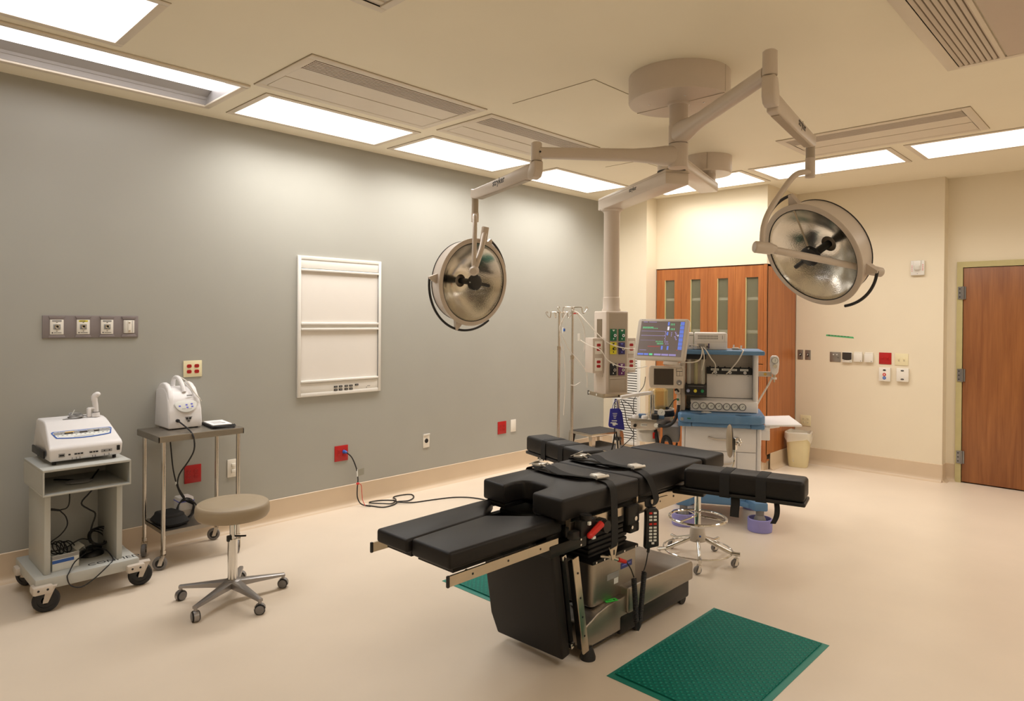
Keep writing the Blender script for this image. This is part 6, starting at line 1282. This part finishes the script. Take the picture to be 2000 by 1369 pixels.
b = mb('print grey', VM); b.box((0.112, 0.079, 0.0224), (0.02, 0.004, 0.0006)); b.build('printed_mark', vd)
b = A('machine beige'); b.bb(-0.36, -0.315, 0.0, 0.10, 1.00, 1.25, 0.01); b.bb(-0.43, -0.335, -0.09, 0.06, 1.10, 1.14, 0.008); b.bb(-0.345, -0.312, 0.02, 0.08, 0.86, 1.00, 0.008); b.use('gas green'); b.cyl((-0.335, 0.018, 0.955), (-0.335, 0.010, 0.955), 0.010, n=14); b.use('black plastic'); b.tube([(-0.33, 0.0, 1.02), (-0.345, -0.01, 1.04), (-0.36, -0.01, 1.03)], 0.008, 8, 2); b.use('machine beige'); b.cyl((-0.328, 0.0, 0.915), (-0.328, 0.0, 0.94), 0.016, n=14); b.build('display_arm', am)
# breathing system on the left
b = A('brushed steel'); tp = [(-0.735, 0.02), (-0.500, 0.00), (-0.380, 0.40), (-0.600, 0.42)]; b.prism(tp, 0.765, 0.785, 0.004); b.use('machine beige'); b.prism([(-0.715, 0.04), (-0.51, 0.02), (-0.40, 0.38), (-0.59, 0.40)], 0.700, 0.765, 0.006); ab = b.build('absorber_head', am)
b = A('label white'); b.box((-0.600, 0.0285, 0.735), (0.060, 0.003, 0.022), M=Mx.Identity(4)); b.use('print grey'); b.box((-0.600, 0.0265, 0.735), (0.045, 0.001, 0.008)); b.use('black plastic'); b.cyl((-0.675, 0.038, 0.728), (-0.675, 0.005, 0.728), 0.013, n=14); b.use('label white'); b.cyl((-0.505, 0.05, 0.74), (-0.505, -0.002, 0.74), 0.018, n=16); b.build('port_row', ab)
b = A('clear acrylic'); b.lathe([(0.098, 0.700), (0.098, 0.60), (0.088, 0.585), (0, 0.585)], (-0.575, 0.16, 0), n=32); b.use('machine white'); b.lathe([(0.085, 0.66), (0.085, 0.59), (0, 0.59)], (-0.575, 0.16, 0), n=28); b.use('signal red'); b.box((-0.525, 0.066, 0.645), (0.02, 0.002, 0.05)); b.build('absorber_canister', ab)
b = A('amber acrylic'); b.lathe([(0.082, 0.79), (0.082, 0.995), (0.070, 1.010), (0, 1.012)], (-0.505, 0.30, 0), n=32); b.build('bellows_dome', ab)
b = A('black rubber'); b.lathe([(0.105, 0.785), (0.105, 0.81), (0.098, 0.826), (0.086, 0.835), (0.05, 0.835), (0.05, 0.86), (0, 0.86)], (-0.470, 0.29, 0), n=32); b.use('machine beige'); b.ring((-0.470, 0.29, 0.838), 0.098, 0.006, n=32); b.build('bellows_base', ab)
b = A('chrome'); b.cyl((-0.545, 0.06, 0.785), (-0.545, 0.06, 1.015), 0.0145, n=18); b.cyl((-0.53, 0.055, 0.83), (-0.53, 0.055, 0.985), 0.009, n=14); b.build('post', ab)
b = A('machine white'); b.tube([(-0.545, 0.055, 0.998), (-0.66, 0.0, 0.985), (-0.785, -0.06, 0.965)], 0.0155, 14, 2); b.build('bag_arm', ab)
b = A('black plastic'); b.cyl((-0.515, 0.03, 0.785), (-0.515, 0.03, 0.822), 0.030, n=20); b.use('machine blue dark'); b.box((-0.625, 0.11, 0.80), (0.06, 0.05, 0.03), 0.008); b.use('machine white')
for (x, y) in ((-0.675, 0.06), (-0.600, 0.04)): b.lathe([(0, 0.812), (0.022, 0.810), (0.028, 0.800), (0.028, 0.785)], (x, y, 0), n=20)
b.build('valve', ab)
GM = AT @ basis((-0.468, 0.055, 0.838), (1, 0, 0), (0, 0.25, 1), (0, -1, 0.25)); b = mb('machine blue dark', GM); b.box((0, -0.035, -0.01), (0.05, 0.03, 0.03), 0.006); b.use('label white'); b.cyl((0, 0, -0.012), (0, 0, 0.004), 0.030, n=28); b.use('print black'); b.box((0.004, 0.006, 0.0045), (0.002, 0.022, 0.0008), M=Mx.Rotation(R(-40), 4, 'Z')); b.build('airway_gauge', ab)
b = A('black rubber'); b.tube([(-0.328, 0.0, 0.918), (-0.335, -0.01, 0.86), (-0.365, -0.02, 0.78), (-0.42, -0.015, 0.74), (-0.49, 0.01, 0.738)], 0.013, 10, 5); b.build('breathing_hose', ab)
b = A('caster grey'); b.prism([(-0.46, 0.05), (-0.32, 0.04), (-0.32, 0.40), (-0.40, 0.42)], 0.60, 0.735, 0.02); b.build('mount_bracket', ab)
b = A('black rubber'); b.tube([(-0.52, 0.10, 0.70), (-0.50, 0.06, 0.62), (-0.48, 0.04, 0.50), (-0.47, 0.05, 0.38), (-0.44, 0.06, 0.34), (-0.40, 0.06, 0.42), (-0.385, 0.05, 0.54), (-0.40, 0.04, 0.62), (-0.44, 0.04, 0.64), (-0.46, 0.04, 0.55), (-0.46, 0.05, 0.42)], 0.016, 9, 5); b.tube([(-0.34, 0.05, 0.60), (-0.36, 0.04, 0.48), (-0.345, 0.05, 0.38)], 0.008, 8); b.build('corrugated_hose', ab)
b = A('black rubber'); b.tube([(-0.42, 0.10, 0.86), (-0.40, 0.08, 0.89), (-0.37, 0.05, 0.94), (-0.345, 0.02, 0.96)], 0.004, 6); b.build('sensor_lead', ab)
# right side: regulator and folding tray
b = A('machine beige'); b.bb(0.28, 0.385, 0.10, 0.125, 1.152, 1.192, 0.004); b.use('print orange'); b.cyl((0.335, 0.10, 1.172), (0.335, 0.098, 1.172), 0.012, n=12); b.build('regulator_bracket', am)
RM = AT @ basis((0.400, 0.07, 1.235), (1, 0, 0), (0, 0, 1), (0, -1, 0)); b = mb('machine white', RM); b.prism([(-0.030, 0.072), (-0.016, 0.088), (0.016, 0.088), (0.030, 0.072), (0.034, 0.02), (0.026, -0.045), (0.012, -0.062), (-0.012, -0.062), (-0.026, -0.045), (-0.034, 0.02)], -0.03, 0.022, 0.008, 3); rg = b.build('suction_regulator', am)
b = mb('print grey', RM); b.cyl((0, 0.050, 0.020), (0, 0.050, 0.028), 0.025, n=26); b.use('label white'); b.cyl((0, 0.050, 0.028), (0, 0.050, 0.0288), 0.021, n=26); b.use('print black'); b.box((0.002, 0.052, 0.0292), (0.002, 0.018, 0.0006), M=Mx.Identity(4)); b.build('vacuum_gauge', rg)
b = mb('chrome', RM); b.cyl((0, 0.006, 0.022), (0, 0.006, 0.044), 0.015, n=18); b.build('knob', rg)
b = mb('rail steel', RM); b.cyl((0, -0.062, -0.005), (0, -0.088, -0.005), 0.010, n=12); b.use('machine white'); b.cyl((0, -0.085, -0.005), (0, -0.100, -0.005), 0.018, n=16); b.use('rail steel'); b.cyl((0, -0.10, -0.005), (0, -0.122, -0.005), 0.006, n=10); b.build('outlet_nipple', rg)
b = A('hose white'); b.tube([(0.385, 0.085, 1.150), (0.36, 0.10, 1.09), (0.30, 0.13, 0.97), (0.272, 0.14, 0.905)], 0.007, 8, 4); b.build('suction_hose', rg)
b = A('gas navy'); b.bb(0.281, 0.292, 0.16, 0.30, 1.02, 1.15); b.build('side_pad', am)
b = A('machine white'); b.prism([(0.335, 0.08), (0.620, 0.16), (0.595, 0.70), (0.365, 0.58)], 0.758, 0.774, 0.005); b.build('folding_tray', am)
b = A('machine white'); b.bb(0.296, 0.375, 0.10, 0.18, 0.645, 0.720, 0.006); b.cyl((0.345, 0.13, 0.715), (0.345, 0.13, 0.752), 0.032, n=20); b.prism([(0.35, 0.10), (0.46, 0.22), (0.46, 0.30), (0.34, 0.17)], 0.735, 0.758, 0.004); b.bb(0.297, 0.310, 0.10, 0.14, 0.60, 0.66); b.build('tray_bracket', am)

# modules on the top shelf
mo = thing('monitor_module_rack', 'white module rack with vent slots on the top blue shelf', 'medical device', AP(-0.085, 0.15, 1.36), AR)
b = A('machine white'); b.bb(-0.212, 0.042, 0.02, 0.30, 1.3605, 1.497, 0.010, 2); b.build('case', mo)
b = A('print grey')
for k in range(14):
    for (z, n_) in ((1.470, 1), (1.452, 1)): b.box((-0.180 + k * 0.0112, 0.0196, z), (0.007, 0.001, 0.013))
b.box((0.005, 0.0196, 1.462), (0.004, 0.001, 0.03)); b.box((-0.08, 0.0196, 1.425), (0.25, 0.001, 0.0012)); b.box((0.02, 0.0196, 1.455), (0.0012, 0.001, 0.06)); b.build('vent_slots', mo)
b = A('light grey plastic'); b.bb(-0.19, -0.098, 0.012, 0.022, 1.367, 1.413, 0.003); b.use('gas navy'); b.bb(-0.104, -0.095, 0.010, 0.021, 1.372, 1.412); b.use('print black'); b.box((-0.112, 0.0115, 1.385), (0.008, 0.002, 0.018)); b.box((-0.165, 0.0115, 1.388), (0.012, 0.002, 0.012)); b.build('connector_module', mo)
m2 = thing('monitor_module_rack', 'narrow white module left of the vented rack, half behind the monitor', 'medical device', AP(-0.255, 0.15, 1.36), AR)
b = A('machine white'); b.bb(-0.298, -0.218, 0.03, 0.28, 1.3605, 1.495, 0.008, 2); b.build('case', m2)
b = A('print black'); b.box((-0.245, 0.0295, 1.392), (0.014, 0.002, 0.012)); b.use('print grey'); b.box((-0.235, 0.0295, 1.475), (0.03, 0.001, 0.006)); b.build('socket', m2)
cr = thing('patient_cables', 'bunch of white monitor cables hanging from the module rack', 'cable', AP(-0.15, 0.0, 1.36), AR)
for pts, r_ in (([(-0.165, 0.01, 1.39), (-0.15, -0.03, 1.37), (-0.16, -0.07, 1.30), (-0.20, -0.09, 1.27), (-0.27, -0.09, 1.262), (-0.31, -0.08, 1.265)], 0.0048), ([(-0.16, 0.01, 1.385), (-0.145, -0.04, 1.36), (-0.135, -0.055, 1.30), (-0.142, -0.04, 1.24), (-0.150, -0.02, 1.20)], 0.004), ([(-0.15, 0.01, 1.39), (-0.12, -0.04, 1.36), (-0.085, -0.05, 1.30), (-0.05, 0.02, 1.25), (-0.048, 0.09, 1.20), (-0.07, 0.10, 1.165)], 0.0048), ([(-0.17, 0.01, 1.392), (-0.19, -0.02, 1.395), (-0.22, -0.03, 1.40), (-0.25, 0.0, 1.395)], 0.0035)):
    b = A('hose white'); b.tube(pts, r_, 7, 4); b.build('cable', cr)
b = A('print grey'); b.box((-0.155, 0.0, 1.40), (0.05, 0.02, 0.02), 0.005); b.build('connector', cr)
pb = thing('sensor_probe', 'small grey and white sensor with cable lying on right end of the blue shelf', 'sensor', AP(0.11, 0.15, 1.36), AR)
b = A('light grey plastic'); b.box((0.11, 0.12, 1.370), (0.055, 0.04, 0.020), 0.008); b.use('label white'); b.cyl((0.095, 0.13, 1.378), (0.097, 0.13, 1.400), 0.006, n=10); b.cyl((0.150, 0.14, 1.361), (0.156, 0.14, 1.395), 0.007, n=10); b.build('body', pb)
b = A('hose white'); b.tube([(0.045, 0.12, 1.372), (0.07, 0.11, 1.366), (0.09, 0.12, 1.368)], 0.003, 6); b.tube([(0.13, 0.12, 1.366), (0.15, 0.06, 1.368), (0.158, -0.035, 1.364), (0.15, -0.062, 1.345), (0.12, -0.02, 1.28), (0.06, 0.07, 1.19), (0.04, 0.10, 1.165)], 0.0048, 7, 5); b.build('cable', pb)

# patient monitor
mu = R(8); mx = V((math.cos(mu), math.sin(mu), 0)); mb_ = V((-math.sin(mu), math.cos(mu), 0)); tl = R(17)
mup = V((0, 0, 1)) * math.cos(tl) + mb_ * math.sin(tl); mn = mx.cross(mup)
MC = V((2.107, 4.676, 1.438)); MM = basis(MC, mx, mup, mn)
pm = thing('patient_monitor', 'flat patient monitor with lit vital sign screen beside the anaesthesia machine', 'monitor', (MC.x, MC.y, 1.265), mu)
b = mb('light grey plastic', MM); b.prism([(-0.215, -0.150), (-0.205, -0.170), (0.205, -0.170), (0.215, -0.150), (0.215, 0.150), (0.205, 0.170), (-0.205, 0.170), (-0.215, 0.150)], -0.022, 0.022, 0.012, 3); b.prism([(-0.15, -0.12), (0.15, -0.12), (0.13, 0.10), (-0.13, 0.10)], -0.055, -0.02, 0.01); b.build('case', pm)
b = mb('screen lcd', MM); b.box((0.002, 0.004, 0.0222), (0.368, 0.288, 0.0016)); scn = b.build('screen', pm)
b = mb('print grey', MM); b.box((-0.175, 0.160, 0.0222), (0.012, 0.005, 0.0006)); b.box((-0.155, 0.160, 0.0222), (0.02, 0.003, 0.0006)); b.build('printed_mark', pm)
def S_(b, u, v, w, h): b.box((-0.182 + u * 0.368 + w * 0.184, -0.140 + (1 - v) * 0.288 - h * 0.144, 0.0232), (w * 0.368, h * 0.288, 0.0006))
b = mb('lcd green', MM)
for k in range(9): S_(b, 0.05 + k * 0.028, 0.165, 0.020, 0.022); S_(b, 0.05 + k * 0.040, 0.20, 0.03, 0.012)
for k in range(5): S_(b, 0.40 + k * 0.034, 0.56, 0.010, 0.045); S_(b, 0.43 + k * 0.03, 0.62, 0.012, 0.045)
for k in range(3): S_(b, 0.69 + k * 0.035, 0.06, 0.012, 0.055); S_(b, 0.70 + k * 0.035, 0.20, 0.014, 0.05)
S_(b, 0.28, 0.925, 0.075, 0.05); S_(b, 0.90, 0.10, 0.02, 0.02); b.build('green_readout', scn)
b = mb('lcd violet', MM); S_(b, 0.03, 0.285, 0.57, 0.008); S_(b, 0.03, 0.41, 0.57, 0.010); S_(b, 0.03, 0.55, 0.35, 0.004)
for k in range(6): S_(b, 0.58 + 0.012 * (k % 2), 0.30 + k * 0.045, 0.022, 0.022); S_(b, 0.80 + 0.016 * (k % 3), 0.30 + k * 0.04, 0.03, 0.026)
for k in range(3): S_(b, 0.60 + k * 0.03, 0.56, 0.010, 0.05); S_(b, 0.62 + k * 0.028, 0.63, 0.012, 0.03); S_(b, 0.72, 0.31 + k * 0.045, 0.02, 0.025)
for k in range(3): S_(b, 0.39 + k * 0.17, 0.925, 0.155, 0.05)
S_(b, 0.05, 0.02, 0.10, 0.012); S_(b, 0.18, 0.02, 0.18, 0.012); S_(b, 0.04, 0.83, 0.16, 0.010); b.build('violet_readout', scn)
b = mb('lcd blue', MM)
for k in range(7): S_(b, 0.905, 0.015 + k * 0.114, 0.09, 0.100)
S_(b, 0.62, 0.02, 0.04, 0.10); S_(b, 0.62, 0.30, 0.035, 0.10); S_(b, 0.53, 0.70, 0.04, 0.11); S_(b, 0.66, 0.70, 0.04, 0.11); S_(b, 0.01, 0.925, 0.135, 0.05); S_(b, 0.16, 0.925, 0.10, 0.05); b.build('blue_keys', scn)
b = mb('lcd white', MM); S_(b, 0.625, 0.15, 0.038, 0.105); S_(b, 0.87, 0.38, 0.018, 0.045); b.build('white_readout', scn)
b = mb('lcd red', MM); S_(b, 0.22, 0.71, 0.28, 0.03); S_(b, 0.88, 0.79, 0.03, 0.03); b.build('red_readout', scn)
b = mb('machine beige'); q = AP(-0.35, 0.12, 1.30); e = MC - mn * 0.05
b.tube([e - V((0, 0, 0.06)), e.lerp(q, 0.5) - V((0, 0, 0.09)), q - V((0, 0, 0.02)), AP(-0.300, 0.2, 1.28)], 0.022, 10, 4); b.build('mount_arm', pm)
b = mb('machine beige', MM); b.box((0.10, -0.185, -0.01), (0.12, 0.03, 0.04), 0.006); b.build('mount_bracket', pm)

# ---- waste bin
wx, wy = 2.100, 7.520; wr = R(14); WT = frame((wx, wy, 0), wr)
bn = thing('waste_bin', 'beige plastic waste bin with clear liner beside the wood cabinet', 'waste bin', (wx, wy, 0), wr)
def rect_loop(w_, d_, r_, z):
    pts = []; w_ *= 0.90; d_ *= 0.90
    for (sx_, sy_, a0) in ((1, 1, 0), (-1, 1, 90), (-1, -1, 180), (1, -1, 270)):
        for k in range(5):
            a = R(a0 + 22.5 * k); pts.append((sx_ * (w_ / 2 - r_) + r_ * math.cos(a), sy_ * (d_ / 2 - r_) + r_ * math.sin(a), z))
    return pts
def shell(b, loops, close=True):
    n = len(loops[0]); vs = [p for l in loops for p in l]
    fs = [[j * n + k, j * n + (k + 1) % n, (j + 1) * n + (k + 1) % n, (j + 1) * n + k] for j in range(len(loops) - 1) for k in range(n)]
    if close: fs.append(list(range(n))[::-1])
    b.put(vs, fs)
b = mb('bin plastic', WT); shell(b, [rect_loop(0.205, 0.19, 0.05, 0.001), rect_loop(0.215, 0.20, 0.05, 0.015), rect_loop(0.275, 0.255, 0.055, 0.345), rect_loop(0.292, 0.27, 0.06, 0.350), rect_loop(0.294, 0.272, 0.06, 0.368), rect_loop(0.284, 0.262, 0.055, 0.370), rect_loop(0.270, 0.25, 0.05, 0.35), rect_loop(0.20, 0.185, 0.045, 0.02)]); b.put(rect_loop(0.20, 0.185, 0.045, 0.02), [list(range(20))]); b.build('can', bn)
b = mb('bag film', WT); L1 = []
for (w_, d_, z, am_) in ((0.302, 0.280, 0.295, 0.012), (0.306, 0.284, 0.330, 0.006), (0.300, 0.278, 0.376, 0.004), (0.272, 0.25, 0.385, 0.008), (0.258, 0.24, 0.34, 0.012), (0.21, 0.20, 0.08, 0.015)):
    l = rect_loop(w_, d_, 0.055, z); L1.append([(p[0] + am_ * math.sin(i * 2.7 + z * 40) * 0.4, p[1] + am_ * math.cos(i * 1.9 + z * 30) * 0.4, p[2] + (am_ * 2.2 * math.sin(i * 1.3)) * (1 if z < 0.31 else 0.4)) for i, p in enumerate(l)])
shell(b, L1, False); b.build('liner', bn)

# ================================================================== CAMERA, LIGHT, EXPOSURE
cam = bpy.data.cameras.new('camera'); co = bpy.data.objects.new('camera', cam); COL.objects.link(co)
cam.sensor_width = 36.0; cam.lens = 1316.961 / 2000 * 36.0; cam.shift_x = 0.0; cam.shift_y = -(684.5 - 630.0) / 2000.0; cam.clip_start = 0.05
co.matrix_world = Mx([[0.7193052, -0.009472, 0.6946296, 4.97], [0.6946563, -0.000643, -0.7193415, 0.0], [0.0072602, 0.9999549, 0.0061173, 1.6], [0.0, 0.0, 0.0, 1.0]])
SC.camera = co
w = bpy.data.worlds.new('world'); w.use_nodes = True; SC.world = w
w.node_tree.nodes['Background'].inputs['Color'].default_value = (1.0, 0.93, 0.84, 1); w.node_tree.nodes['Background'].inputs['Strength'].default_value = 0.0
for nm, s in (('lens glow', 2.0), ('lens glow cool', 2.0), ('lens trough', 3.6)):
    MATS[nm].node_tree.nodes['Principled BSDF'].inputs['Emission Strength'].default_value = s
SC.view_settings.view_transform = 'Standard'; SC.view_settings.look = 'None'; SC.view_settings.exposure = 0.0; SC.view_settings.gamma = 1.0; SC.view_settings.use_curve_mapping = False
